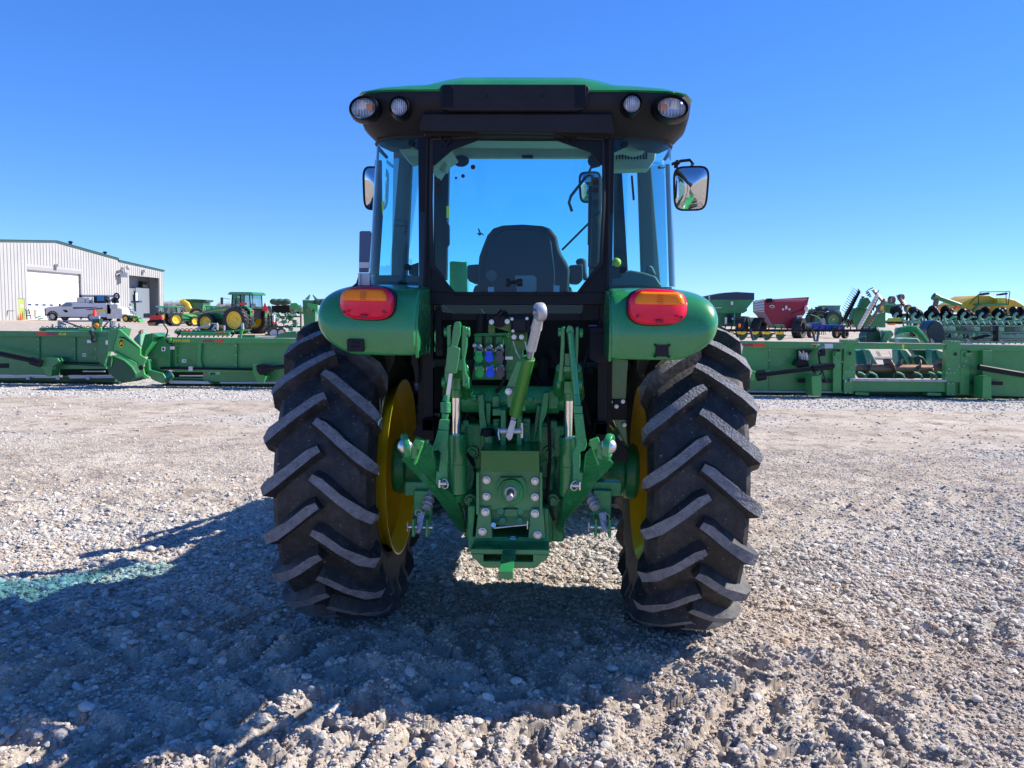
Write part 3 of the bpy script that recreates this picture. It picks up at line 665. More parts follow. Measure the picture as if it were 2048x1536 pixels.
mb.tp([(a, b, YL(b)) for a, b in pl], 0, .05); mb.tc((1183, 893, -.93), (1183, 884, -.93), .009, .011, 12)
l2 = fin('lower_link', mb, GREEN, tractor, bevel=.004)
for lk, x, y, s in ((l1, 811, 893, 1), (l2, 1217, 893, -1)):
    c1 = T(x, y, -1.0); mb = MB()
    mb.lathe([(.030, -.012), (.043, -.012), (.046, 0), (.043, .012), (.030, .012), (.026, .0)], c1, (1, .32*s, .12*s), 32, closed=True); mb.box(c1+Vector((.022*s, .03, -.02)), (.02, .05, .05), rz=.3*s)
    fin('hook_ring', mb, GREEN, lk, bevel=.003)
    mb = MB(); mb.ball(c1, .028, 20); fin('link_ball', mb, ZN, lk)
    mb = MB(); c2 = T(x+26*s, y-6, -.97); mb.box(c2, (.034, .04, .035), ry=.4*s); mb.box(c2+Vector((.0, 0, -.04)), (.008, .04, .07), ry=.35*s); fin('link_latch', mb, GREENB, lk, bevel=.004)
# top link
mb = MB(); e0 = T(1080, 624, -.92); dn = (T(1065, 690, -.86)-e0).normalized()
mb.lathe([(.010, -.016), (.030, -.016), (.033, -.008), (.033, .008), (.030, .016), (.010, .016)], e0, (1, .35, .1), 32, closed=True)
mb.cyl(e0+dn*.022, e0+dn*.07, .017, .021, 20)
mb.cyl(e0+dn*.07, T(1062, 701, -.85), .0185, .0185, 8)
te = fin('top_link_end', mb, ALU, tractor, bevel=.003)
mb = MB(); mb.cyl(e0-Vector((.024, 0, 0)), e0+Vector((.026, .0, 0)), .012, n=16); fin('link_ball', mb, STEEL, te)
mb = MB(); mb.tc((1062, 700, -.85), (1059, 716, -.835), .011, n=14)
for i in range(5): mb.torus(T(1062-.6*i, 702+2.6*i, -.848+.003*i), T(1062, 700, -.85)-T(1059, 716, -.835), .011, .0018, 16, 6)
fin('link_thread', mb, STEEL, te)
mb = MB(); mb.tc((1058, 716, -.835), (1030, 828, -.70), .0225, .024, 24); mb.tc((1030, 826, -.70), (1028, 832, -.69), .02, .012, 20); tl_ = fin('top_link', mb, M('green_sunny', (.03, .20, .02), .33, coat=.5, vary=.1), tractor, bevel=.002)
mb = MB(); mb.tp([(1033, 725), (1048, 722), (1040, 770), (1028, 815), (1016, 815), (1012, 776)], -.66, .02); mb.tp([(1012, 775), (1028, 776), (1028, 789), (1012, 789)], -.69, .03); mb.tp([(1013, 789), (1046, 789), (1051, 822), (1022, 822)], -.655, .015); fin('link_holder', mb, GREEN, tl_, bevel=.002)
mb = MB(); mb.tp([(1024, 826), (1035, 829), (1030, 843), (1021, 842)], -.665, .03); mb.tp([(1022, 838), (1033, 842), (1024, 878), (1018, 882), (1011, 873)], -.68, .02); mb.tc((1000, 862, -.66), (1044, 862, -.66), .011, n=14); fin('link_end', mb, ALU, tl_, bevel=.003)
mb = MB(); mb.tr(1041.5, 846, 1046, 876, -.565, .008); mb.path([T(998, 858, -.57), T(997, 868, -.575), T(999, 880, -.575)], .003, 6); fin('zinc_clip', mb, ZN, tractor)

for pts, r_ in (([(955, 700, -.4), (944, 730, -.42), (938, 770, -.40), (936, 800, -.34)], .008), ([(1010, 690, -.38), (1008, 760, -.42), (990, 790, -.40)], .008), ([(1060, 740, -.2), (1080, 770, -.3), (1088, 810, -.42), (1098, 850, -.40), (1100, 920, -.38), (1094, 1000, -.42), (1108, 1040, -.4)], .007),
                ([(940, 820, -.3), (925, 850, -.3), (930, 900, -.34), (948, 930, -.40)], .009), ([(1180, 690, -.3), (1165, 740, -.3), (1168, 800, -.3), (1182, 850, -.3)], .008), ([(975, 640, -.4), (962, 620, -.3), (930, 640, -.25), (915, 700, -.2)], .007)):
    mb = MB(); mb.path([T(*p) for p in pts], r_, 8); fin('hydraulic_hose', mb, BLK, tractor, ang=80)
for x, y, yl in ((945, 905, -.36), (1098, 905, -.36), (1100, 800, -.40), (940, 1000, -.42), (1106, 1000, -.4)):
    mb = MB(); c1 = T(x, y, yl); mb.cyl(c1, c1+Vector((0, .12, 0)), .026, .032, 18); mb.cyl(c1+Vector((0, -.012, 0)), c1, .014, .016, 12); fin('housing_boss', mb, GREENC, tractor, bevel=.002)
mb = MB(); mb.tp([(1100, 840), (1115, 842), (1114, 890), (1102, 940), (1108, 985), (1098, 1000), (1088, 940), (1096, 880)], -.34, .1); mb.tp([(925, 840), (938, 840), (944, 900), (950, 950), (944, 1000), (932, 1000), (928, 930)], -.34, .1); fin('side_casting', mb, GREENC, tractor, bevel=.008)
# --- stabilisers
for s, top, bot, rg in ((-1, (862, 988, -.45), (842, 1046, -.55), (837, 1026)), (1, (1178, 990, -.45), (1205, 1044, -.55), (1212, 1034))):
    mb = MB(); a, b = T(*top), T(*bot); d = (b-a).normalized()
    mb.cyl(a-d*.015, a+d*.07, .017, .019, 20); mb.ball(a-d*.015, .0165, 16)
    mb.ext([T(bot[0]-8, 1026, -.5), T(bot[0]+8, 1024, -.5), T(bot[0]+4+3*s, 1060, -.54), T(bot[0]-4+3*s, 1062, -.54)], (0, .02, 0)); mb.cyl(b, b+d*.045, .011, .009, 12)
    for k in (.03, .055): mb.torus(a+d*k, d+Vector((.1, 0, .2)), .021, .0028, 24, 6)
    mb.torus(T(rg[0], rg[1], -.51), (0, 1, .1), .014, .0028, 20, 6)
    fin('stabiliser', mb, ALU, tractor, bevel=.002)
    mb = MB()
    X0 = T(bot[0], 1048, -.5)
    for k in (-1, 1): mb.box(X0+Vector((k*.028, .02, -.01)), (.012, .1, .075))
    mb.box(X0+Vector((0, .06, .07)), (.075, .04, .12)); mb.box(X0+Vector((s*.02, .1, .13)), (.12, .06, .06))
    fin('stabiliser_bracket', mb, GREENC, tractor, bevel=.004)
    mb = MB(); mb.cyl(X0+Vector((-.05, -.01, -.01)), X0+Vector((.05, -.01, -.01)), .009, n=12); mb.cyl(X0+Vector((-.055*1, -.01, -.03)), X0+Vector((-.055, -.01, .01)), .003, n=6); fin('stabiliser_pin', mb, ZN, tractor)
mb = MB(); mb.ext([T(1190, 1010, -.3), T(1204, 1012, -.3), T(1213, 982, -.3), T(1204, 976, -.3), T(1190, 986, -.3)], (0, .02, 0)); fin('link_strap', mb, STEEL, tractor, bevel=.002)

# --- black frame under the cab
def tube_end(mb, x0, y0, x1, y1, yl, wl=.0035, depth=.5):
    a, b = T(x0, y0, yl), T(x1, y1, yl); cx, cz, w_, h_ = (a.x+b.x)/2, (a.z+b.z)/2, abs(b.x-a.x), abs(a.z-b.z)
    for dx, dz, sx, sz in ((0, 1, w_, wl), (0, -1, w_, wl), (1, 0, wl, h_-2*wl), (-1, 0, wl, h_-2*wl)):
        mb.box((cx+dx*(w_-wl)/2, yl+depth/2, cz+dz*(h_-wl)/2), (sx, depth, sz))
mb = MB()
mb.tr(846, 600, 866, 838, -.42, .045); mb.tr(871, 606, 883, 712, -.40, .03); mb.tr(1195, 648, 1215, 846, -.42, .045); mb.tr(1200, 590, 1222, 652, -.42, .05)
tube_end(mb, 844, 838, 867, 862, -.47); tube_end(mb, 1190, 846, 1214, 870, -.47)
mb.tp([(839, 842), (844, 838), (867, 862), (868, 878), (857, 889), (843, 888), (826, 869)], -.36, .02); mb.tp([(1192, 871), (1217, 850), (1256, 902), (1256, 925), (1200, 920)], -.36, .02)
mb.tr(836, 572, 847, 850, -.36, .04); mb.tr(1214, 600, 1224, 850, -.36, .04)
fin('support_post', mb, BLKF, tractor, bevel=.003)
mb = MB(); mb.tr(866, 600, 1200, 850, -.10, .03); mb.box((.01, .55, 1.08), (.72, 1.25, .22)); mb.box((-.30, .45, .86), (.2, .9, .34)); mb.box((.32, .45, .86), (.2, .9, .34))
mb.path([T(1105, 700, -.16), T(1120, 740, -.2), T(1150, 746, -.25), T(1190, 742, -.28)], .022, 10); mb.path([T(1088, 720, -.15), T(1085, 760, -.2), T(1100, 785, -.2)], .03, 10)
fin('rear_bulkhead', mb, BLKR, tractor, bevel=.01)
mb = MB(); mb.tp([(814, 662), (836, 645), (836, 768), (832, 766), (822, 710), (816, 710)], -.40, .02); fin('mud_flap', mb, BLK, tractor)
mb = MB(); mb.tp([(1180, 655), (1226, 653), (1225, 688), (1222, 700), (1214, 712), (1214, 728), (1197, 728), (1179, 718)], -.47, .1); mb.tp([(1181, 666), (1224, 665), (1223, 669), (1181, 670)], -.475, .1); fin('toolbox', mb, BLK, tractor, bevel=.006)
mb = MB(); mb.tr(1178, 650, 1194, 652.5, -.46, .03); fin('toolbox_lid', mb, BLUEF, tractor)
mb = MB(); mb.tr(1221, 661, 1224, 666, -.478, .003); fin('toolbox_label', mb, LABEL, tractor)
mb = MB(); mb.tp([(1224, 716), (1257, 720), (1252, 800), (1222, 800)], -.30, .2); mb.tp([(1226, 838), (1252, 838), (1256, 900)], -.30, .2); fin('inner_panel', mb, GREEN, tractor, bevel=.003)
mb = MB(); mb.tp([(1218, 799), (1255, 799), (1255, 840), (1218, 840)], -.32, .03); fin('inner_bracket', mb, BLKF, tractor, bevel=.003)
for x, y in ((1221, 804), (1246, 803), (1233, 813), (1249, 850)): bolt(x, y, -.325, .55)

# --- fenders with tail lights
def fender(s):
    st = [(-.735, 1.296, 0), (-.748, 1.315, .35), (-.756, 1.345, .68), (-.76, 1.385, .9), (-.755, 1.44, 1), (-.735, 1.495, 1), (-.69, 1.534, 1), (-.61, 1.555, 1), (-.45, 1.567, 1), (-.1, 1.572, 1), (.3, 1.545, 1), (.6, 1.44, 1), (.72, 1.30, 1), (.77, 1.2, 1)]
    xin, xout = (-.352, -.737) if s < 0 else (.375, .775)
    w_ = abs(xout-xin); rows = []
    for i, (y, z, k) in enumerate(st):
        a = st[max(i-1, 0)]; b = st[min(i+1, len(st)-1)]; dy, dz = b[0]-a[0], b[1]-a[1]; l = math.hypot(dy, dz); ny, nz = -dz/l, dy/l
        e = w_*(.70+.30*k)
        row = []
        sh_ = min(1, max(0, (i-4)/4))
        for f, d0_, d1_ in ((0, .02, .02), (.004/w_, .004, .004), (.02/w_, 0, 0), (.4, -.002, -.004), (.66, 0, -.002), (.80, .001, .008), (.88, .003, .024), (.945, .012, .05), (.98, .034, .08), (.997, .068, .115), (1, .13, .16)):
            d = d0_+(d1_-d0_)*sh_; x = xin+s*e*f; row.append(Vector((x, y-ny*d, z-nz*d)))
        rows.append(row)
    mb = MB(); mb.grid(rows); o = fin('fender', mb, GREEN, tractor, solid=.008, sub=2, ang=60)
    mb = MB(); x = xin+s*.004
    pts = [(x, y+.01, z-.01) for y, z, k in st[:-1]] + [(x, .6, 1.29), (x, -.3, 1.29), (x, -.62, 1.292)]
    mb.ext(pts, (-s*.012, 0, 0)); fin('fender_side', mb, GREEN, o, bevel=.003)
    return o
fl, fr = fender(-1), fender(1)
def taillight(cx, cy, w_, h_, par, s):
    c1 = T(cx, cy, -.765); A, B = w_/2, h_/2; n = 44
    def ringp(k, y, dz=0):
        out = []
        for i in range(n):
            t = 2*math.pi*i/n; ct, st_ = math.cos(t), math.sin(t); e = 2.9
            x = abs(ct)**(2/e)*math.copysign(1, ct)*A*k; z = abs(st_)**(2/e)*math.copysign(1, st_)*B*k
            z = z*(1-.05*s*x/A)
            out.append(c1+Vector((x, y+.12*(x*s > 0)*(x/A)**2*.25, z)))
        return out
    mb = MB(); mb.grid([ringp(1.0, .06), ringp(1.0, .0), ringp(.985, -.018), ringp(.93, -.032), ringp(.7, -.04), ringp(.35, -.043), ringp(.02, -.044)], closed=True)
    mb.f.append(tuple(range(len(mb.v)-n, len(mb.v)))); mb.m.append(0)
    body = fin('tail_light', mb, RED, par, ang=50)
    mb = MB(); P = []
    for zz, yy_ in ((.07, -.049), (.16, -.049), (.36, -.047), (.58, -.044), (.72, -.040)):
        hw = [.80, .80, .78, .72, .58][[.07, .16, .36, .58, .72].index(zz)]
        P.append([c1+Vector((A*hw*t, yy_+.004*t*t+(.006 if abs(t) > .99 else 0), B*(zz*1.0+.06)*1.0)) for t in np.linspace(-1, 1, 15)])
    mb.grid(P); fin('indicator_lens', mb, AMB, body, solid=.008)
    mb = MB()
    for k in range(5): mb.box(c1+Vector((-.0, -.0535, B*(.2+.1*k))), (.022, .002, .0025))
    fin('lens_ribs', mb, M('amber_deep', (.45, .1, .01), .3), body)
    mb = MB(); mb.grid([ringp(1.045, .07), ringp(1.045, .0), ringp(1.01, -.004)], closed=True); fin('lamp_seal', mb, BLK, body)
    mb = MB()
    for q in (-1, 1): mb.cyl(c1+Vector((A*.72*q, -.03, -B*.55)), c1+Vector((A*.72*q, -.046, -B*.55)), .006, n=10)
    mb.box(c1+Vector((0, -.046, -B*.80)), (.03, .006, .008)); fin('lens_screw', mb, M('red_deep', (.2, .0, .02), .3), body)
taillight(733, 606, 112, 66, fl, -1) if False else None
def px2m(p, yl=-.765): return p*(TY+yl)/F
taillight(733, 606, px2m(113), px2m(67), fl, -1); taillight(1316, 614, px2m(118), px2m(71), fr, 1)
mb = MB(); a = T(710, 691, -.775); mb.box(a+Vector((0, .02, 0)), (.062, .04, .046)); mb.box(a+Vector((0, -.003, .008)), (.03, .012, .008)); mb.box(a+Vector((0, -.003, -.008)), (.03, .012, .008)); fin('plate_lamp', mb, BLK, fl, bevel=.003)
mb = MB(); a = T(1325, 702, -.775); mb.box(a+Vector((0, .02, 0)), (.046, .03, .042))
for i in (-1, 1):
    for j in (-1, 1): mb.cyl(a+Vector((i*.025, .005, j*.021)), a+Vector((i*.025, .03, j*.021)), .005, n=12)
fin('fender_cutout', mb, BLKR, fr)
mb = MB(); mb.tp([(691, 583), (712, 566), (718, 546), (740, 546), (742, 573), (700, 577)], -.62, .01); fin('sign_bracket', mb, BLKF, fl, bevel=.002)
mb = MB(); mb.tp([(719, 464), (722, 462), (740, 462), (743, 466), (739, 522), (737, 545), (718, 545), (718, 522)], -.66, .004); sg = fin('sign_plate', mb, M('plate_blue_grey', (.07, .10, .18), .45, metal=.5), fl)
mb = MB(); mb.tr(718, 524, 738, 536, -.668, .012); mb.tp([(716, 546), (739, 546), (738, 571), (718, 571)], -.668, .004); mb.tr(716, 546, 720, 571, -.68, .02); mb.tr(735, 546, 739, 571, -.68, .02); fin('sign_clamp', mb, ALU, sg, bevel=.001)
mb = MB(); mb.path([T(1241, 693, -.752), T(1244, 684, -.752), T(1246, 693, -.752), T(1243, 700, -.752), T(1241, 693, -.752)], .0022, 6); fin('drain_clip', mb, ALU, fr)
for x, y in ((879-35, 0),)[:0]: pass

# --- cab frame
mb = MB()
FY = -.44
mb.tp([(836, 262), (860, 262), (862, 300), (862, 585), (838, 585)], FY, .05)                       # left post
mb.tp([(1206, 262), (1229, 262), (1224, 585), (1204, 585)], FY, .05)
mb.tr(845, 585, 1210, 609, FY-.01, .06)                                                       # lower beam
mb.tp([(860, 262), (1207, 262), (1207, 274), (860, 274)], FY, .05)
mb.tp([(862, 536), (866, 536), (910, 584), (910, 586), (862, 586)], FY+.002, .03); mb.tp([(1206, 520), (1202, 520), (1154, 584), (1154, 586), (1206, 586)], FY+.002, .03)
mb.tp([(743, 566), (838, 566), (838, 577), (745, 577)], -.30, .04); mb.tp([(1222, 574), (1344, 574), (1343, 583), (1222, 583)], -.30, .04)
mb.tp([(838, 560), (850, 560), (850, 600), (838, 600)], FY+.005, .08); mb.tp([(1212, 560), (1224, 560), (1224, 600), (1212, 600)], FY+.005, .08)
frame = fin('cab_frame', mb, BLKF, tractor, bevel=.004)
mb = MB()   # rubber surround of the rear window
mb.path([T(x, y, FY-.03) for x, y in ((864, 278), (862, 400), (864, 530), (908, 587), (1155, 587), (1202, 526), (1208, 400), (1206, 278), (1030, 268), (864, 278))], .008, 6); fin('window_seal', mb, BLK, frame)
mb = MB(); mb.tp([(862, 274), (962, 274), (958, 280), (905, 300), (870, 330), (862, 330)], FY-.03, .006); mb.tp([(1207, 274), (1106, 274), (1110, 280), (1180, 305), (1200, 330), (1207, 330)], FY-.03, .006)
for q, x in ((1, 892), (-1, 1140)): mb.path([T(x-16, 266, FY-.04), T(x, 290, FY-.05), T(x+18, 266, FY-.04)], .005, 6)
fin('window_hinge', mb, BLKF, frame)
for x, y in ((898, 262), (918, 262), (851, 268), (1141, 265), (1177, 265), (1219, 269)): bolt(x, y, FY-.045, .3)
# glass
rw = MB(); rw.add([T(a, b, FY-.012) for a, b in [(862, 272), (1207, 272), (1205, 524), (1157, 586), (907, 586), (863, 534)]], [(0, 1, 2, 3, 4, 5)]); rw = fin('rear_window', rw, GLS, tractor, flat=True)
for x, y, r in ((946, 334, .0095), (926, 352, .0075), (912, 356, .005)):
    mb = MB(); mb.tc((x, y, FY-.022), (x, y, FY-.012), r, n=20); fin('window_dot', mb, BLKR, rw)
for x, y in ((876, 363), (876, 380), (1191, 363), (1191, 380)):
    mb = MB(); mb.tc((x, y, FY-.022), (x, y, FY+.01), .0125, n=18); fin('window_knob', mb, BLK, rw)
mb = MB(); mb.tc((1012, 565, FY-.03), (1020, 565, FY-.03), .015, n=18); mb.tc((1033, 565, FY-.03), (1045, 565, FY-.03), .015, n=18); mb.tc((1016, 564, FY-.02), (1040, 564, FY-.02), .007); fin('window_handle', mb, BLK, rw, bevel=.003)
def corner(s):
    z0, z1 = 1.565, 2.165
    pl = [(.365, -.445), (.42, -.445), (.50, -.435), (.565, -.405), (.612, -.355), (.638, -.28), (.648, -.16), (.652, .0)]
    off = .03 if s > 0 else 0; rows = []
    for j in range(7):
        t = j/6; k = 1-.055*t; rows.append([Vector((s*(x+off*(x-.365)/.3+(.012 if s > 0 else 0))*(k if x > .4 else 1-.02*t), y+.01*t, z0+(z1-z0)*t)) for x, y in pl])
    mb = MB(); mb.grid(rows); g = fin('corner_window', mb, GLS, tractor, ang=60)
    mb = MB(); mb.path([p+Vector((0, -.002, -.004)) for p in rows[0]], .007, 6); mb.path([p+Vector((0, -.002, .004)) for p in rows[-1]], .008, 6); mb.path([rows[i][0] for i in range(7)], .008, 6); fin('window_seal', mb, BLK, g)
    mb = MB(); a = T(*((814, 534, -.452) if s < 0 else (1246, 540, -.452))); mb.cyl(a, a+Vector((0, .015, 0)), .0135, n=18); mb.ext([a+Vector((-.004*s, .012, .006)), a+Vector((-.045*s*1, .012, .02)), a+Vector((-.045*s, .012, -.035)), a+Vector((-.005*s, .012, -.03))], (0, .01, 0))
    b = T(*((822, 286, -.442) if s < 0 else (1250, 288, -.442))); mb.cyl(b, b+Vector((0, .015, 0)), .0135, n=18); mb.ext([b+Vector((0, .012, .016)), b+Vector((-.05*s, .012, .03)), b+Vector((-.05*s, .012, -.035)), b+Vector((0, .012, -.012))], (0, .01, 0)); fin('window_hinge', mb, BLKF, g, bevel=.002)
    # door glass and posts at the side
    mb = MB(); x0 = s*(.655 if s < 0 else .69); mb.add([(x0, .02, z0), (x0, 1.0, z0-.25), (x0*.90, .82, z1+.16), (x0*.945, .02, z1)], [(0, 1, 2, 3)]); fin('side_window', mb, GLS, tractor, flat=True)
corner(-1); corner(1)
mb = MB(); mb.add([(-.56, 1.04, 1.25), (.60, 1.04, 1.25), (.56, .78, 2.33), (-.52, .78, 2.33)], [(0, 1, 2, 3)]); fin('windscreen', mb, GLS, tractor, flat=True)
mb = MB()
mb.tp([(789, 296), (824, 296), (812, 562), (782, 562)], .42, .06); mb.tp([(1276, 330), (1303, 330), (1322, 575), (1284, 575)], .42, .06)
mb.tp([(784, 440), (812, 441), (812, 451), (784, 451)], .40, .02); mb.tp([(802, 451), (810, 451), (810, 468), (802, 468)], .40, .02)
fin('side_post', mb, INTG, tractor, bevel=.008)
mb = MB()
mb.tp([(868, 330), (898, 330), (893, 560), (866, 560)], 1.02, .06); mb.tp([(1228, 336), (1244, 336), (1258, 575), (1228, 575)], 1.02, .06); mb.tp([(893, 438), (899, 452), (899, 488), (893, 498)], 1.0, .03)
mb.tp([(782, 562), (788, 562), (796, 300), (787, 300)], .5, .05); mb.tp([(1262, 350), (1266, 350), (1270, 400), (1266, 400)], .9, .03)
fin('front_post', mb, BLKF, tractor, bevel=.006)
mb = MB(); mb.tr(893, 412, 899, 436, 1.0, .003); fin('post_decal', mb, DECY, tractor)
# headliner and trims
mb = MB()
mb.tp([(880, 262), (1200, 262), (1200, 300), (1190, 316), (880, 316), (880, 305)], .72, .04)
mb.box((.02, .30, 2.352), (.9, .72, .015))
mb.tp([(862, 300), (905, 300), (880, 318), (864, 345)], .2, .3); mb.tp([(868, 318), (884, 312), (896, 330), (890, 342), (868, 332)], .3, .1)
mb.tp([(795, 280), (838, 276), (838, 305), (815, 303), (797, 300)], -.2, .1); mb.tp([(800, 302), (838, 305), (838, 322), (820, 326), (812, 318)], .1, .1)
mb.tp([(1228, 278), (1300, 278), (1292, 300), (1270, 306), (1250, 300), (1228, 303)], -.2, .1); mb.tp([(1228, 303), (1312, 300), (1310, 320), (1298, 338), (1228, 340)], .1, .1)
fin('headliner', mb, CREAM, tractor, bevel=.008)
mb = MB()
for i in range(11): mb.tp([(1232+6*i, 304), (1234.5+6*i, 304), (1234.5+6*i, 318), (1232+6*i, 318)], .095, .01)
fin('air_vent', mb, BLKF, tractor)
mb = MB(); mb.ball(T(922, 322, .7), .045, 16, (1, .6, .7)); mb.ball(T(1190, 322, .7), .04, 16, (1, .6, .9)); fin('cab_speaker', mb, BLK, tractor)
mb = MB()
mb.tr(1044, 310, 1066, 316, .70, .03)
fin('sun_visor', mb, BLKF, tractor, bevel=.003)
# interior
mb = MB(); mb.box((.02, .45, 1.235), (.98, 1.2, .03)); fin('cab_floor', mb, M('floor_mat', (.05, .09, .07), .7, vary=.9, vscale=300, bump=.5, bscale=300), tractor)
mb = MB(); mb.tp([(1222, 552), (1235, 544), (1262, 540), (1290, 545), (1312, 552), (1326, 574), (1222, 574)], -.2, .6); mb.tp([(745, 550), (838, 550), (838, 566), (745, 566)], -.2, .6); mb.tp([(1290, 545), (1296, 528), (1306, 532), (1314, 552)], -.15, .1)
fin('side_console', mb, INTG, tractor, bevel=.012)
mb = MB(); mb.tp([(1120, 609), (1150, 609), (1150, 626), (1115, 626)], .35, .3); fin('floor_trim', mb, M('tan_plastic', (.42, .33, .22), .6), tractor)
def seat():
    yl = .1
    ol = [(956, 588), (955, 540), (958, 512), (966, 490), (974, 470), (986, 456), (1005, 450), (1045, 448), (1085, 451), (1102, 457), (1114, 472), (1119, 495), (1124, 508), (1134, 524), (1140, 540), (1139, 588)]
    mb = MB(); mb.tp(ol, yl, .12); o = fin('seat', mb, SEAT, tractor, bevel=.02)
    inn = [(975, 588), (974, 540), (976, 505), (984, 480), (996, 464), (1010, 458), (1045, 456), (1080, 459), (1094, 466), (1103, 485), (1106, 510), (1110, 540), (1110, 588)]
    mb = MB(); mb.tp(inn, yl-.025, .04); fin('seat_shell', mb, M('seat_shell', (.010, .024, .048), .5, spec=.25), o, bevel=.01)
    mb = MB(); c1 = T(983, 551, yl-.03); mb.cyl(c1, c1+Vector((0, .01, 0)), .026, n=24); fin('seat_badge', mb, INTG, o)
    mb = MB(); mb.tr(976, 574, 988, 585, yl-.03, .004); mb.tr(1107, 571, 1119, 585, yl-.03, .004); fin('seat_label', mb, LABEL, o)
    mb = MB(); mb.box((T(1047, 600, .3).x, .38, T(1047, 592, .3).z), (.48, .5, .1)); fin('seat_cushion', mb, SEAT, o, bevel=.03)
    mb = MB(); mb.tp([(1030, 551), (1068, 551), (1073, 556), (1073, 582), (1066, 585), (1034, 585)], yl-.03, .004); fin('seat_pocket', mb, M('pocket_clear', (.2, .24, .25), .3), o)
    for x in ((934, 958), (1138, 1166)):
        mb = MB(); mb.tp([(x[0], 530), (x[1], 528), (x[1], 560), (x[1]-6, 565), (x[0]+5, 564), (x[0], 556)], yl+.03, .3); fin('armrest', mb, SEAT, o, bevel=.012)
    mb = MB(); mb.box((T(1047, 600, .3).x, .35, 1.38), (.4, .4, .25)); fin('seat_base', mb, BLK, o, bevel=.02)
seat()
mb = MB(); c1 = T(1060, 545, .75); mb.torus(c1, (0, -.5, 1), .19, .014, 40, 8); mb.cyl(c1+Vector((0, .1, -.35)), c1, .03, .025, 12); mb.cyl(c1-Vector((.18, 0, 0)), c1+Vector((.18, 0, 0)), .012, n=8); fin('steering_wheel', mb, BLK, tractor)
mb = MB(); mb.path([T(1164, 524, .2), T(1168, 545, .2), T(1172, 560, .2)], [.022, .014, .012], 12); mb.path([T(1193, 530, .4), T(1194, 560, .4)], .012, 8); lv = fin('control_lever', mb, INTG, tractor)
mb = MB(); mb.ball(T(1162, 524, .2), .026, 14, (1, .8, .7)); fin('lever_grip', mb, BLK, lv)
mb = MB(); mb.ball(T(1233, 525, .1), .022, 16); fin('lever_knob', mb, DECY, lv)
mb = MB(); mb.path([T(1181, 372, -.38), T(1179, 490, -.38)], .0085, 10); mb.path([T(1179, 488, -.38), T(1178, 534, -.38)], .0045, 8); mb.tc((1178, 536, -.38), (1200, 534, -.38), .007); fin('gas_strut', mb, BLKF, tractor)
mb = MB(); mb.path([T(1144, 423, 1.2), T(1138, 405, 1.2), T(1142, 392, 1.2), T(1170, 356, 1.2), T(1178, 350, 1.2), T(1187, 354, 1.2)], .009, 8); mb.path([T(1124, 500, 1.0), T(1200, 424, 1.0)], .007, 6); fin('wiper_arm', mb, BLKF, tractor)
# --- roof
def sup(hx, y0, y1, z, e=5, n=72, cx=.022):
    cy, hy = (y0+y1)/2, (y1-y0)/2; out = []
    for i in range(n):
        t = 2*math.pi*i/n; c, s = math.cos(t), math.sin(t); q = (abs(c)**e+abs(s)**e)**(-1/e)
        out.append(Vector((cx+c*q*hx, cy+s*q*hy, z)))
    return out
mb = MB()
def lift(P): return [Vector((p.x, p.y, p.z+.17*float(sst(-.25, .55, np.array(p.y))))) for p in P]
lv_ = [(.46, -.33, .74, 2.30, 6), (.50, -.37, .78, 2.165, 6), (.59, -.42, .81, 2.155, 6), (.625, -.46, .82, 2.172, 7), (.672, -.515, .84, 2.22, 8), (.68, -.54, .85, 2.262, 9), (.682, -.555, .86, 2.295, 9), (.68, -.55, .86, 2.315, 9)]
rows = [lift(sup(a, b, c, z, e)) for a, b, c, z, e in lv_]
mb.grid(rows, closed=True); mb.f.append(tuple(range(72))); mb.m.append(0)
roofb = fin('roof_body', mb, BLK, tractor, ang=40)
mb = MB()
def ztop(x, y):
    x = abs(x-.022); b = sst(.35, .25, np.array(x))*.026
    return 2.325+.034*(1-(x/.7)**4)+float(b)
ring0 = lift(sup(.68, -.55, .86, 2.312, 9)); rings = [ring0, lift(sup(.686, -.558, .867, 2.318, 9))]
for k in (.985, .96, .9, .8, .6, .3, .02):
    r_ = []
    for p in sup(.686*k, .155-.712*k, .155+.712*k, 0, 9*k+2):
        zt = ztop(p.x, p.y); ed = min(1, (1-k)/.10); zc = 2.318+(zt-2.318)*(math.sin(ed*math.pi/2))
        r_.append(lift([Vector((p.x, p.y, zc))])[0])
    rings.append(r_)
mb.grid(rings, closed=True); mb.f.append(tuple(range(len(mb.v)-72, len(mb.v)))); mb.m.append(0)
fin('roof_cap', mb, GREEN, tractor, ang=50)
RY = -.56
mb = MB(); mb.tp([(880, 172), (888, 168), (1170, 168), (1179, 174), (1178, 205), (1168, 218), (1150, 221), (900, 221), (882, 218)], RY-.004, .05)
fin('roof_panel', mb, BLK, roofb, bevel=.006)
mb = MB(); mb.tr(884, 171, 905, 214, RY-.008, .01); mb.tr(1150, 171, 1172, 214, RY-.008, .01); mb.tr(893, 181, 904, 206, RY-.011, .01); mb.tr(1154, 181, 1166, 206, RY-.011, .01)
for x in (973, 1084): mb.tc((x, 193, RY-.007), (x, 193, RY), .006)
fin('panel_latch', mb, BLKF, roofb, bevel=.003)
mb = MB(); mb.tp([(842, 226), (1226, 226), (1229, 260), (1228, 266), (842, 262), (838, 254)], RY+.012, .12); fin('roof_valance', mb, BLK, roofb, bevel=.012)
mb = MB(); mb.tp([(848, 258), (1222, 260), (1218, 272), (850, 270)], -.50, .1); fin('valance_strip', mb, BLKR, roofb)
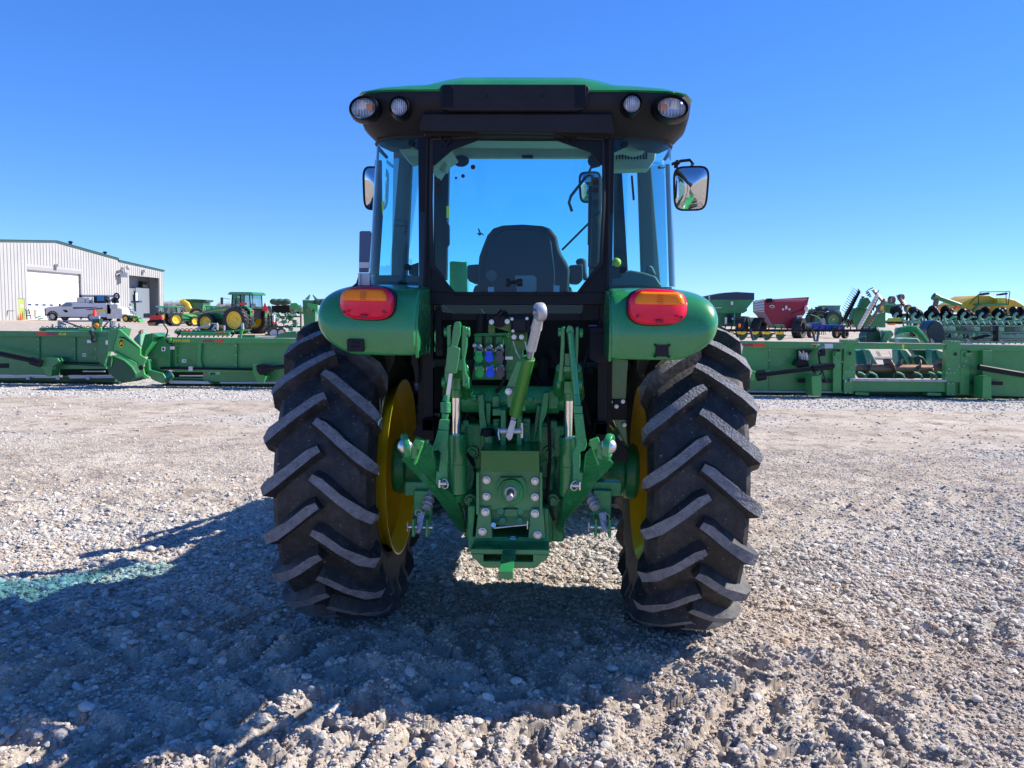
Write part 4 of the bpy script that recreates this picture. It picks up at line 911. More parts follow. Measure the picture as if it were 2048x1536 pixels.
def worklight(x, y, rx, rz, yl, tilt, kind):
    c1 = T(x, y, yl); fx, fz = px2m(rx, yl), px2m(rz, yl); n = 40
    def rg(k, dy, up=0): return [c1+Vector((math.cos(2*math.pi*i/n)*fx*k, dy+tilt*math.cos(2*math.pi*i/n)*fx*k, math.sin(2*math.pi*i/n)*fz*k+up)) for i in range(n)]
    mb = MB(); mb.grid([rg(1.36, .05), rg(1.3, .012), rg(1.2, -.006, .002), rg(1.12, .0), rg(1.05, .008)], closed=True); b = fin('work_light', mb, BLKF, roofb, ang=60)
    mb = MB(); mb.grid([rg(1.06, .012), rg(1.02, -.004), rg(.9, -.016), rg(.6, -.024), rg(.3, -.028), rg(.02, -.029)], closed=True); mb.f.append(tuple(range(len(mb.v)-n, len(mb.v)))); mb.m.append(0); fin('lamp_lens', mb, GLC, b)
    mb = MB(); mb.grid([rg(1.0, .0), rg(.7, .012), rg(.35, .02), rg(.03, .022)], closed=True); fin('reflector', mb, LENS, b)
    mb = MB()
    for k in range(7):
        t = -.7+1.4*k/6; mb.box(c1+Vector((t*fx, -.004+tilt*t*fx, 0)), (.0025, .004, fz*1.7*math.sqrt(1-t*t)))
    fin('lens_ribs', mb, M('lens_rib', (.75, .77, .8), .15, metal=.3), b)
    if kind:
        mb = MB(); mb.box(c1+Vector((kind*fx*.55, -.006+tilt*kind*fx*.55, -.0)), (.022, .008, .022)); fin('amber_bulb', mb, M('bulb_amber', (.75, .25, .08), .3), b)
worklight(727, 216, 25, 18.5, -.56, -.25, 1); worklight(1343, 216, 28, 19, -.56, .25, -1)
worklight(798, 214, 16, 16.5, -.585, 0, 0); worklight(1264, 208, 16, 16, -.585, 0, 0)
# --- mirrors
def mirror(x0, y0, x1, y1, yl, arm, yaw=0):
    a, b = T(x0, y0, yl), T(x1, y1, yl); c1 = (a+b)/2; A, B = abs(b.x-a.x)/2, abs(a.z-b.z)/2; n = 40
    def rg(k, dy, m_=0):
        out = []
        for i in range(n):
            t = 2*math.pi*i/n; ct, st_ = math.cos(t), math.sin(t); e = 4.5; x = abs(ct)**(2/e)*math.copysign(1, ct)*(A-m_)*k; z = abs(st_)**(2/e)*math.copysign(1, st_)*(B-m_)*k
            v = Vector((x*(1-.06*z/B*-1), dy, z)); out.append(c1+Matrix.Rotation(yaw, 3, 'Z') @ (Matrix.Rotation(R(8), 3, 'X') @ v))
        return out
    mb = MB(); mb.grid([rg(.3, .05), rg(.8, .045), rg(1, .02), rg(1, -.004), rg(1, -.006, .006), rg(1, .0, .010)], closed=True); mb.f.append(tuple(range(n))); mb.m.append(0)
    o = fin('mirror', mb, BLK, tractor, ang=50)
    mb = MB(); mb.grid([rg(k, -.001-.030*(1-k*k), .009) for k in (1, .85, .7, .5, .3, .1, .01)], closed=True); g = fin('mirror_glass', mb, MIRR, o, ang=80)
    mb = MB(); mb.path([T(*p) for p in arm], .009, 8); fin('mirror_arm', mb, BLK, o)
mirror(1348, 332, 1415, 422, .95, [(1382, 334, .97), (1386, 328, .98), (1380, 320, .98), (1362, 322, .98), (1330, 333, .95), (1318, 335, .9)], R(-12))
mb = MB(); mb.cyl(T(1352, 327, .98), T(1352, 336, .98), .012, n=10); mb.ball(T(1355, 325, .98), .016, 10); fin('mirror_joint', mb, BLK, tractor)
mirror(726, 333, 777, 421, .95, [(752, 334, .97), (752, 322, .98), (770, 320, .98), (786, 333, .9)], R(14))
mirror(1158, 343, 1201, 406, 1.35, [(1178, 345, 1.38), (1182, 335, 1.38), (1200, 330, 1.35)], R(-16))
# --- front half: hood, front axle, loader
mb = MB(); rows = []
for y, z0, z1, hw in ((1.1, .95, 1.50, .33), (1.7, .95, 1.48, .33), (2.3, .95, 1.42, .31), (2.75, .95, 1.34, .28), (2.85, 1.0, 1.25, .25)):
    rows.append([Vector((-hw, y, z0)), Vector((-hw, y, z1-.12)), Vector((-hw*.8, y, z1-.02)), Vector((0, y, z1)), Vector((hw*.8, y, z1-.02)), Vector((hw, y, z1-.12)), Vector((hw, y, z0))])
mb.grid(rows, closed=True); mb.f.append(tuple(range(6, -1, -1))); mb.f.append(tuple(range(28, 35))); mb.m += [0, 0]; fin('hood', mb, GREEN, tractor, ang=50)
mb = MB(); mb.box((0, 2.0, .85), (.5, 1.7, .25)); mb.box((0, 2.15, .52), (1.3, .16, .16)); mb.box((0, 2.15, .66), (.3, .4, .2)); fin('front_axle', mb, GREENC, tractor, bevel=.01)
for s in (-1, 1):
    mb = MB()
    if s < 0: mb.tp([(899, 524), (904, 522), (930, 524), (933, 522), (935, 540), (935, 588), (899, 588)], 1.35, .12)
    else: mb.tp([(1192, 520), (1203, 524), (1203, 588), (1186, 588)], 1.35, .12)
    mb.box((.47*s, 1.42, .95), (.10, .14, 1.0)); mb.box((.36*s, 1.42, .75), (.26, .2, .3))
    d = fin('loader_mast', mb, GREEN, tractor, bevel=.006)
    mb = MB(); mb.ext([(.45*s, 1.36, 1.60), (.45*s, 2.3, 1.28), (.45*s, 3.05, .55), (.45*s, 2.95, .50), (.45*s, 2.2, 1.13), (.45*s, 1.36, 1.44)], (.07*s, 0, 0)); fin('loader_arm', mb, GREEN, tractor, bevel=.006)
    mb = MB(); mb.cyl((.49*s, 1.45, 1.2), (.49*s, 2.1, 1.1), .035, n=14); mb.cyl((.49*s, 1.6, 1.62), (.49*s, 2.3, 1.36), .03, n=14); fin('loader_ram', mb, GREENC, d)
mb = MB(); mb.cyl((-.45, 2.95, .53), (.45, 2.95, .53), .05, n=16); mb.box((0, 3.1, .5), (.9, .06, .5)); fin('loader_carrier', mb, GREEN, tractor, bevel=.005)
mb = MB(); mb.box((-.62, 1.0, .62), (.3, .35, .04)); mb.box((-.62, 1.0, .9), (.3, .3, .04)); mb.box((-.5, 1.15, .9), (.05, .05, .6)); fin('step', mb, BLK, tractor, bevel=.005)
mb = MB(); mb.path([(.36, 1.35, 1.3), (.42, 1.3, 1.5), (.42, 1.28, 2.3)], .035, 12); fin('exhaust_pipe', mb, BLK, tractor)
mb = MB(); mb.add([T(860, 609, -.40), T(1166, 609, -.40), T(1166, 622, -.40), T(1160, 627, -.40), T(905, 627, -.40), T(868, 620, -.40)], [(0, 1, 2, 3, 4, 5)]); fin('lower_window', mb, GLS, tractor, flat=True)
mb = MB(); mb.tp([(862, 609), (882, 609), (905, 625), (905, 640), (862, 640)], -.39, .03); mb.tp([(1166, 609), (1200, 609), (1200, 640), (1160, 640), (1160, 626), (1166, 622)], -.39, .03); mb.tr(890, 627, 1165, 640, -.39, .03); fin('lower_frame', mb, BLKF, tractor)
# ================= the yard behind =================
class Thing:
    def __init__(s, name, org, label, cat, group=None):
        s.org = Vector(org); s.e = empty(name, s.org, 0, label, cat, group)
    def p(s, name, mb, mat, parent=None, **kw):
        o = s.org; mb.v = [(x-o.x, y-o.y, z-o.z) for x, y, z in mb.v]
        return fin(name, mb, mat, parent or s.e, **kw)
def Z1(l): return [(x/6.0235, 460+y/6.0235) for x, y in l]
def Z2(l): return [(320+x/6.0235, 560+y/6.0235) for x, y in l]
def Z3(l): return [(x/6.0235, 640+y/6.0235) for x, y in l]
def Z4(l): return [(1400+x/6.0235, 560+y/6.0235) for x, y in l]
def Z5(l): return [(1700+x/5.885, 560+y/5.885) for x, y in l]
def Z6(l): return [(1460+x/6.4, 640+y/6.4) for x, y in l]
def Z7(l): return [(1720+x/6.244, 640+y/6.244) for x, y in l]
def rect(x0, y0, x1, y1): return [(x0, y0), (x1, y0), (x1, y1), (x0, y1)]
def text(name, body, size, mat, loc, parent=None, org=(0, 0, 0), rz=0, wid=None):
    cu = bpy.data.curves.new(name, 'FONT'); cu.body = body; cu.size = size; cu.extrude = .002; cu.align_x = 'LEFT'; cu.offset = size*.035
    o = bpy.data.objects.new(name, cu); C.objects.link(o)
    me = bpy.data.meshes.new_from_object(o.evaluated_get(bpy.context.evaluated_depsgraph_get())); bpy.data.objects.remove(o)
    xs = [v.co.x for v in me.vertices]; k = wid/(max(xs)-min(xs)) if wid else 1
    me.transform(Matrix.Diagonal((k, 1, 1, 1))); me.materials.clear(); me.materials.append(mat)
    t = bpy.data.objects.new(name, me); C.objects.link(t); t.parent = parent
    t.location = Vector(loc)-Vector(org); t.rotation_euler = (math.pi/2, 0, rz); return t

# --- header panels in one line, about 16 m away
def header(name, Yb, label, x0, x1, ytop0, ytop1, ybot0, ybot1, beam):
    t = Thing(name, W((x0+x1)/2, 780, Yb)*1.0, label, 'combine header', 'green harvesting headers parked in a line'); t.e.location.z = t.org.z = 0
    yt = lambda x: ytop0+(ytop1-ytop0)*(x-x0)/(x1-x0); yb = lambda x: ybot0+(ybot1-ybot0)*(x-x0)/(x1-x0)
    return t, yt, yb
HY = 15.2
def deck(t, x0, x1):  # unseen header floor, added to block the sun and darken the ground below
    a, b = W(x0, 745, HY).x, W(x1, 745, HY).x; mb = MB(); mb.box(((a+b)/2, HY+.95, .11), (b-a, 1.6, .10)); mb.box(((a+b)/2, HY+.35, .05), (b-a, .1, .09)); t.p('header_shade_floor', mb, GREEND, bevel=.01)
def stand_feet(t, xs):
    for x in xs:
        mb = MB(); p = W(x, 745, HY+.45); mb.box((p.x, HY+.45, .13), (.12, .25, .26)); mb.box((p.x, HY+.45, .01), (.3, .5, .03)); t.p('stand_foot', mb, GREEND, bevel=.01)
# header A (left)
t, yt, yb = header('combine_header', HY, 'dark green header panel at the left edge, with a bright green end shield', -90, 222, 661.5, 664, 749, 751, 10)
mb = MB(); mb.wp([(-90, 664), (217, 666), (217, 712), (212, 735), (117, 735), (117, 750), (-90, 748)], HY, .05)
mb.wp([(-90, 661), (219, 663.5), (218, 674), (-90, 672)], HY-.06, .16); mb.wp([(92, 727), (212, 733), (212, 738), (92, 738)], HY-.1, .12)
for x in (77, 149): mb.wr(x-1, 674, x+2, 728, HY-.03, .04)
mb.wp([(196, 674), (217, 672), (218, 700), (208, 732), (196, 724)], HY-.12, .12)
t.p('back_panel', mb, GREENH, bevel=.005)
mb = MB(); mb.wp(Z3([(470, 500), (560, 455), (690, 460), (720, 500), (640, 560), (600, 680), (560, 680), (500, 570)]), HY-.35, .3); t.p('pivot_bracket', mb, GREENH, bevel=.01)
mb = MB(); mb.wc((-60, 695), (70, 722), HY-.4, .048, 12); mb.wc((62, 721), (82, 727), HY-.4, .075, 14); mb.wc((92, 724), (198, 727), HY-.15, .018, 10); t.p('drive_shaft', mb, BLKF)
mb = MB(); mb.wr(-60, 727, 17, 736, HY-.01, .02); mb.wr(117, 736, 218, 756, HY+.25, .3); t.p('panel_recess', mb, BLKR)
mb = MB(); mb.wr(-90, 751, 118, 756, HY-.02, .12); mb.wp([(135, 751), (228, 751), (235, 756), (140, 757)], HY-.05, .12); mb.wr(165, 742, 208, 744, HY+.1, .06)
for x in (55, 115, 175, 234): mb.wr(x-3, 755, x+4, 759, HY-.1, .08)
t.p('skid_rail', mb, M('bare_alloy', (.36, .38, .42), .4, metal=.7, vary=.2))
for x, yv in [(x, y) for x in (75, 147, 190) for y in (678, 697, 716)]:
    mb = MB(); mb.wr(x, yv, x+1.6, yv+1.6, HY-.045, .02); t.p('rivet', mb, ALU)
for i, (a, b, m_) in enumerate(((73.5, 93.5, REDF), (93.5, 112.5, M('reflector_dark', (.30, .03, .07), .4)))):
    mb = MB(); mb.wr(a, 665, b, 670, HY-.066, .004); t.p('reflector', mb, m_)
mb = MB(); mb.wr(118, 666, 132, 670, HY-.066, .004); t.p('warning_decal', mb, DECY)
mb = MB(); mb.wr(121, 667.4, 129, 668.6, HY-.07, .004); t.p('decal_print', mb, BLKR)
for r_ in (rect(174, 680, 182, 686), rect(165, 707, 172, 713), rect(211, 681, 214, 689)):
    mb = MB(); mb.wp(r_, HY-.16, .01); t.p('safety_label', mb, LABEL)
mb = MB(); mb.wp(rect(166, 709, 171, 711), HY-.165, .004); t.p('label_print', mb, BLKR)
mb = MB(); mb.path([W(181, 662, HY-.1), W(186, 672, HY-.15), W(184, 680, HY-.15), W(190, 683, HY-.12)], .03, 8); t.p('hose', mb, BLK)
mb = MB(); mb.wp(Z3([(1435, 105), (1690, 340), (1690, 420), (1765, 470), (1720, 560), (1740, 650), (1805, 705), (1730, 700), (1640, 530), (1370, 375), (1370, 320)]), HY-.75, .05)
mb.wp(Z3([(1370, 372), (1640, 520), (1640, 545), (1365, 395)]), HY-.8, .06)
sh = t.p('end_shield', mb, GREENB, bevel=.01)
mb = MB(); mb.wp(Z3([(1315, 115), (1435, 105), (1372, 320), (1372, 385), (1290, 380), (1295, 250)]), HY-.72, .5); t.p('shield_side', mb, GREENH, bevel=.02)
mb = MB(); mb.wp(Z3([(1285, 440), (1370, 425), (1500, 480), (1590, 560), (1640, 640), (1640, 700), (1560, 750), (1420, 745), (1300, 640), (1270, 540)]), HY-.6, .5); dv = t.p('divider_dome', mb, GREEND, bevel=.04)
mb = MB(); mb.path([W(a, b, HY-.62) for a, b in Z3([(1285, 445), (1370, 430), (1500, 485), (1590, 565), (1640, 650)])], .014, 6); mb.path([W(a, b, HY-.62) for a, b in Z3([(1275, 470), (1272, 560), (1340, 560), (1350, 440)])], .012, 6); t.p('dome_edge', mb, GREENB, dv)
mb = MB(); mb.wp(Z3([(1590, 235), (1640, 180), (1700, 120), (1698, 335), (1660, 300)]), HY+.3, .3); sn = t.p('snout', mb, GREENP, bevel=.04)
mb = MB(); mb.wp(Z3([(1660, 150), (1698, 112), (1700, 160)]), HY+.29, .1); t.p('snout_tip', mb, RUST, sn)
mb = MB(); mb.wp(Z3([(1433, 200), (1500, 205), (1690, 350), (1660, 335), (1500, 225), (1440, 212)]), HY-.76, .004); t.p('shield_slot', mb, BLKR, sh)
mb = MB(); mb.wp(Z3([(1430, 238), (1438, 231), (1484, 231), (1491, 240), (1486, 312), (1472, 326), (1442, 326), (1430, 312)]), HY-.765, .01); bd = t.p('emblem', mb, DECY, sh)
mb = MB(); mb.wp(Z3([(1437, 244), (1443, 238), (1479, 238), (1484, 245), (1480, 307), (1468, 318), (1446, 318), (1437, 307)]), HY-.77, .006); t.p('emblem_field', mb, BLKR, bd)
mb = MB(); mb.wp(Z3([(1443, 300), (1452, 272), (1448, 256), (1456, 262), (1460, 274), (1470, 262), (1476, 250), (1476, 268), (1468, 280), (1478, 288), (1482, 300), (1470, 292), (1458, 290), (1450, 304)]), HY-.776, .004); t.p('emblem_deer', mb, DECY, bd)
mb = MB(); c_ = W(281.5, 735.5, HY-.76); mb.cyl(c_, c_+Vector((0, .02, 0)), .045, n=20); t.p('shield_hole', mb, BLKR, sh)
mb = MB(); mb.wp(Z1([(1120, 1075), (1200, 1070), (1195, 1130), (1180, 1170), (1120, 1180)]), HY-.05, .12); lp = t.p('warning_lamp', mb, GREEND)
mb = MB(); c_ = W(192.5, 650.5, HY-.06); mb.ball(c_, .05, 14, (1, .5, .9)); t.p('amber_lens', mb, AMB, lp)
mb = MB(); c_ = W(189, 622, HY+.0); mb.ball(c_, .022, 10, (1, 1, 1.4)); mb.cyl(c_, c_-Vector((0, 0, .09)), .02, .045, 10); t.p('red_beacon', mb, REDF, lp)
mb = MB(); mb.wc((184.5, 642), (184.5, 664), HY, .013); mb.wr(186, 632, 198, 640, HY, .05); t.p('lamp_pole', mb, ALU, lp)
stand_feet(t, (-40, 40, 105, 205)); deck(t, -90, 222)
# header B
t, yt, yb = header('combine_header', HY, 'green header with yellow lettering on its top beam, left of the big tractor tyre', 293, 700, 674.6, 678, 762, 765, 10)
mb = MB(); mb.wp([(318, 677), (700, 681), (700, 766), (406, 763), (406, 750), (440, 749), (440, 741), (318, 738)], HY+.02, .05)
mb.wp([(316, 674.5), (700, 678), (700, 688), (316, 686)], HY-.06, .16); mb.wp([(318, 736), (506, 739), (506, 745), (358, 744)], HY-.1, .12)
for x, w_ in ((350, 3), (472, 2), (583, 2)): mb.wr(x, 686, x+w_, 736, HY-.03, .05)
mb.wp([(394, 686), (403, 686), (401, 720), (405, 736), (392, 736), (395, 720)], HY-.05, .07)
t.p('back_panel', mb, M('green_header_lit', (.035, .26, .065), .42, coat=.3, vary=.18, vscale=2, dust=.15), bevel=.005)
mb = MB(); mb.wp(Z3([(1740, 175), (1840, 155), (1925, 200), (1850, 210), (1840, 265), (1760, 390), (1745, 450), (1690, 420), (1700, 330)]), HY-.3, .5); mb.wp(Z3([(1930, 215), (2048, 215), (2048, 600), (1960, 590), (1960, 640), (1780, 640), (1765, 480), (1830, 300)]), HY-.1, .3)
mb.wp(Z3([(1740, 480), (1790, 470), (1800, 600), (1960, 640), (2000, 700), (1950, 770), (1830, 720), (1740, 600)]), HY-.3, .4)
t.p('end_panel', mb, GREENH, bevel=.02)
mb = MB(); mb.wp(Z3([(1840, 158), (1925, 198), (1918, 204), (1848, 208), (1836, 268), (1750, 392), (1745, 380), (1830, 255), (1838, 200)]), HY-.32, .03); mb.wr(337, 676, 341, 682, HY-.12, .05); t.p('end_trim', mb, GREENB)
mb = MB(); mb.wc((321, 736), (506, 739), HY-.15, .022, 10); mb.wp(Z2([(1155, 1020), (1260, 1015), (1375, 1030), (1390, 1060), (1300, 1120), (1200, 1150), (1160, 1090)]), HY-.4, .2); mb.wc((525, 738), (640, 724), HY-.42, .04, 12); t.p('drive_shaft', mb, BLKF, bevel=.02)
mb = MB(); mb.wp([(504, 730), (514, 729), (518, 745), (532, 752), (528, 765), (516, 765), (506, 748)], HY-.35, .3); t.p('pivot_bracket', mb, M('green_bracket', (.04, .24, .05), .4, vary=.1), bevel=.01)
mb = MB(); mb.wr(324, 744, 406, 762, HY+.25, .3); t.p('panel_recess', mb, BLKR)
mb = MB(); mb.wp([(336, 762), (415, 763), (422, 768), (340, 767)], HY-.1, .12); mb.wr(440, 764, 560, 767, HY-.0, .1); mb.wr(358, 751, 406, 753, HY+.1, .06); mb.wr(377, 733, 385, 742, HY-.2, .08); t.p('skid_rail', mb, ALU)
for x, yv in [(x, y) for x in (354, 470, 581) for y in (690, 710, 729)]:
    mb = MB(); mb.wr(x, yv, x+1.8, yv+1.8, HY-.045, .02); t.p('rivet', mb, ALU)
mb = MB(); mb.wr(405.5, 680, 425.5, 684, HY-.066, .004); t.p('reflector', mb, bpy.data.materials['reflector_dark'])
mb = MB(); mb.wr(432, 679, 446, 684.5, HY-.066, .004); t.p('reflector', mb, REDF)
p0 = W(346.5, 683.2, HY-.064); p1 = W(380.5, 683.2, HY-.064)
text('lettering', 'JOHN DEERE', .062, DECY, p0, t.e, t.org, 0, (p1-p0).length)
for r_ in (rect(323, 693.5, 330, 702.5), rect(340, 693, 348, 699), rect(364, 719, 372, 725)):
    mb = MB(); mb.wp(r_, HY-.13, .01); t.p('safety_label', mb, LABEL)
mb = MB(); mb.wr(325, 696, 328.5, 700, HY-.135, .004); mb.wr(366, 721, 371, 723, HY-.135, .004); t.p('label_print', mb, BLKR)
mb = MB(); mb.path([W(345, 692, HY-.14), W(345, 685, HY-.14), W(338, 688, HY-.12), W(332, 680, HY-.1)], .012, 6); t.p('hose', mb, BLK)
mb = MB(); mb.wp(Z1([(1770, 1105), (1800, 1085), (1960, 1080), (1978, 1120), (1900, 1130), (1880, 1152), (1790, 1150)]), HY-.05, .08); lp = t.p('warning_lamp', mb, BLKF)
mb = MB(); mb.wp(Z1([(1812, 1032), (1945, 1032), (1958, 1092), (1796, 1092)]), HY-.04, .07); t.p('red_lens', mb, REDF, lp, bevel=.004)
mb = MB(); mb.wp(Z1([(1778, 1118), (1872, 1112), (1860, 1148), (1788, 1145)]), HY-.07, .03); t.p('amber_lens', mb, M('amber_brown', (.5, .17, .05), .3), lp)
mb = MB(); mb.path([W(327, 648, HY), W(335.5, 660, HY), W(334.5, 666, HY), W(331.4, 676, HY)], .014, 8); t.p('lamp_pole', mb, BLKF, lp)
stand_feet(t, (345, 430, 560, 650)); deck(t, 318, 700)
# header C (right)
t, yt, yb = header('combine_header', HY, 'long green header at the right with an open bay showing its rusty auger', 1478, 2120, 683, 692, 782, 796, 12)
mb = MB()
mb.wp([(1440, 682), (1690, 685.5), (1690, 782), (1440, 781)], HY, .05); mb.wp([(1440, 682), (1690, 685.5), (1690, 698), (1440, 696)], HY-.06, .16)
mb.wp(Z6([(1465, 252), (1642, 252), (1642, 300), (1465, 300)]), HY-.1, .25); mb.wp([(1689, 686), (1893, 689), (1893, 699), (1711, 698), (1711, 760), (1685, 760)], HY-.05, .1)
mb.wp(Z6([(1320, 400), (1425, 400), (1425, 930), (1320, 930)]), HY-.12, .16); mb.wp(Z6([(1350, 410), (1415, 405), (1415, 460), (1350, 462)]), HY-.16, .05)
mb.wp([(1690, 762), (1893, 764), (1893, 784), (1690, 783)], HY-.05, .2); mb.wp([(1711, 784), (1738, 785), (1738, 791), (1711, 790)], HY-.1, .2); mb.wp([(1855, 785), (1883, 786), (1883, 792), (1855, 791)], HY-.1, .2)
mb.wp(Z6([(1458, 780), (1580, 782), (1580, 945), (1458, 945)]), HY-.1, .3); mb.wp(Z7([(1085, 775), (1190, 777), (1190, 945), (1085, 940)]), HY-.1, .3)
mb.wp([(1893, 689), (1891, 765), (1921, 765), (1921, 690), (2120, 694), (2120, 800), (1921, 792), (1921, 700), (1893, 700)][:3]+[(1921, 765), (1921, 682), (1893, 681)], HY-.08, .14)
mb.wp([(1891, 765), (1921, 765), (1921, 789), (1893, 788)], HY-.02, .1); mb.wp([(1919, 689), (2120, 692), (2120, 704), (1919, 701)], HY-.06, .16); mb.wp([(1919, 700), (2120, 704), (2120, 796), (1919, 789)], HY, .05)
mb.wp(Z7([(1535, 380), (1645, 382), (1640, 990), (1530, 985)]), HY-.12, .16); mb.wp(Z7([(1260, 380), (1330, 380), (1370, 620), (1365, 930), (1250, 928)]), HY-.09, .12); mb.wp(Z7([(1320, 412), (1395, 412), (1395, 465), (1320, 465)]), HY-.14, .05)
for x in (1538,): mb.wr(x, 698, x+2, 780, HY-.02, .03)
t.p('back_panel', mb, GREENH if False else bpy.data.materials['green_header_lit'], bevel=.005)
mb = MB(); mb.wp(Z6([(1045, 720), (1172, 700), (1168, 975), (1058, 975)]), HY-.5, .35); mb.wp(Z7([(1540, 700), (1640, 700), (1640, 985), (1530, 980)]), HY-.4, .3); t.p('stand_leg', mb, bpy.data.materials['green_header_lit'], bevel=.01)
mb = MB()
for l in ([(865, 750), (1040, 750), (1040, 805), (865, 805)], [(1175, 755), (1310, 758), (1310, 805), (1175, 803)], [(1370, 375), (1408, 378), (1408, 402), (1370, 402)], [(1520, 408), (1552, 408), (1552, 448), (1520, 448)]): mb.wp(Z6(l), HY-.101, .004)
for l in ([(1370, 765), (1490, 768), (1490, 805), (1370, 803)], [(1635, 765), (1785, 768), (1785, 815), (1635, 812)], [(1345, 382), (1385, 384), (1385, 410), (1345, 410)], [(1180, 408), (1210, 408), (1210, 445), (1180, 445)]): mb.wp(Z7(l), HY-.101, .004)
t.p('slot_opening', mb, BLKR)
mb = MB(); mb.wc((1514, 752), (1530, 749), HY-.4, .10, 16); mb.wc((1526, 749), (1668, 731), HY-.4, .042, 12); mb.wc((1625, 737), (1666, 731), HY-.4, .065, 12)
mb.wp(Z6([(880, 500), (1000, 520), (1020, 640), (900, 620), (830, 570)]), HY-.3, .2); mb.wc((1957, 734), (2120, 762), HY-.35, .055, 12); t.p('drive_shaft', mb, BLKF)
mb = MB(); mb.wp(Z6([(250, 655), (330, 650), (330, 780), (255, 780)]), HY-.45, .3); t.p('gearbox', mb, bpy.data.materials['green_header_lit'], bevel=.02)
mb = MB(); rr = random.Random(4)
for i in range(13): x = 880+i*9+rr.random()*10; y0_ = 390+rr.random()*70; mb.wp(Z6([(x, y0_), (x+9, y0_), (x+10, y0_+40+rr.random()*80), (x+1, y0_+60+rr.random()*60)]), HY-.2-rr.random()*.1, .03)
mb.wp(Z6([(1085, 620), (1150, 625), (1148, 642), (1088, 640)]), HY-.45, .05)
t.p('hose_coupler', mb, ALU)
mb = MB(); mb.wp(Z6([(870, 385), (1060, 385), (1010, 440), (1000, 600), (880, 590)]), HY-.12, .08); mb.path([W(a, b, HY-.3) for a, b in Z6([(1150, 430), (1140, 500), (1165, 570), (1175, 650), (1150, 720), (1100, 715), (1080, 660)])], .014, 8)
mb.path([W(a, b, HY-.3) for a, b in Z6([(1150, 380), (1130, 430), (1150, 560), (1200, 700), (1240, 800)])], .016, 8); mb.wr(1643, 698, 1651, 712, HY-.3, .1); t.p('hose', mb, BLK)
mb = MB(); mb.path([W(a, b, HY-.25) for a, b in Z6([(1190, 350), (1150, 370), (1145, 430), (1200, 440), (1200, 380)])], .02, 8); t.p('hose_fitting', mb, ZN)
for x, y in [Z6([q])[0] for q in ((505, 385), (500, 515), (497, 650), (1520, 262), (1562, 262), (1602, 262), (1480, 790), (1545, 790), (1478, 930), (1540, 932), (1440, 535), (1555, 608), (1485, 660), (1530, 660), (1575, 660), (1355, 510))]+[Z7([q])[0] for q in ((1150, 268), (1195, 268), (1235, 268), (1105, 790), (1160, 790), (1095, 925), (1155, 925), (1115, 608), (1090, 660), (1135, 660), (1180, 660), (1240, 578), (1325, 515), (1300, 572))]:
    mb = MB(); mb.wr(x-.9, y-.9, x+1, y+1, HY-.14, .03); t.p('rivet', mb, ALU)
for i, (a, b, m_) in enumerate(((152, 295, bpy.data.materials['reflector_dark']), (295, 448, REDF))):
    mb = MB(); mb.wp(Z6(rect(a, 303, b, 339)), HY-.066, .004); t.p('reflector', mb, m_)
mb = MB(); mb.wp(Z6(rect(1043, 305, 1112, 350)), HY-.066, .004); t.p('warning_decal', mb, DECY)
mb = MB(); mb.wp(Z6(rect(1050, 318, 1105, 345)), HY-.07, .004); t.p('decal_print', mb, INTG)
for r_ in (Z6(rect(1115, 305, 1150, 325)), Z6(rect(1212, 305, 1318, 362))):
    mb = MB(); mb.wp(r_, HY-.068, .004); t.p('safety_label', mb, LABEL)
mb = MB(); mb.wp(Z7([(525, 305), (552, 305), (552, 350), (540, 362), (525, 350)]), HY-.056, .004); t.p('warning_decal', mb, DECY)
mb = MB(); mb.wp([(1440, 781), (1690, 783), (1690, 786), (1440, 784)], HY-.05, .12); mb.wp([(1440, 681), (1690, 684.5), (1690, 685.5), (1440, 682)], HY-.07, .2); mb.wp([(1711, 684.8), (1893, 687.5), (1893, 689), (1711, 686)], HY-.07, .16); mb.wp([(1921, 688), (2120, 691), (2120, 692.5), (1921, 689.5)], HY-.07, .16)
mb.wp([(1700, 757), (1893, 760), (1893, 764), (1700, 762)], HY-.1, .14); t.p('edge_strip', mb, M('worn_edge', (.45, .43, .42), .5, vary=.3))
stand_feet(t, (1500, 1560, 1690, 1780, 1880, 2060)); deck(t, 1440, 2120)
# auger, snouts and fingers inside the bay
mb = MB(); a, b = W(1700, 737, HY+.8), W(1900, 739, HY+.8); mb.cyl(a, b, .085, n=24)
for k, x0 in enumerate((1716, 1770, 1802, 1855)):
    rows = []
    for i in range(19):
        q = i/18; ang_ = q*math.pi*2*(1 if k % 2 else -1)+k; c_ = W(x0+q*34, 738, HY+.8); e = Vector((0, math.cos(ang_), math.sin(ang_)))
        rows.append([c_+e*.08, c_+e*.21])
    mb.grid(rows)
t.p('auger', mb, RUST, solid=.012)
for l in ([(50, 365), (125, 365), (235, 560), (110, 560)], [(515, 368), (580, 368), (745, 570), (620, 570)], [(965, 370), (1062, 400), (1070, 575), (1050, 570)]):
    mb = MB(); mb.wp(Z7(l), HY+2.2, .35); t.p('snout', mb, GREENP, bevel=.03)
for l in ([(-60, 380), (50, 365), (110, 560), (-40, 560)], [(470, 370), (515, 368), (620, 570), (480, 560)], [(890, 372), (965, 370), (1050, 570), (910, 570)]):
    mb = MB(); mb.wp(Z7(l), HY+2.3, .3); t.p('snout_side', mb, M('green_teal', (.02, .2, .17), .5), bevel=.03)
mb = MB(); mb.wp(Z7([(660, 470), (740, 440), (800, 470), (860, 560), (700, 565)]), HY+2.0, .3); mb.wp(Z7([(640, 368), (870, 372), (850, 560), (740, 460), (700, 450)]), HY+2.6, .2); mb.wr(1724, 745, 1893, 757, HY+1.3, .1); t.p('deck_panel', mb, GREEND, bevel=.02)
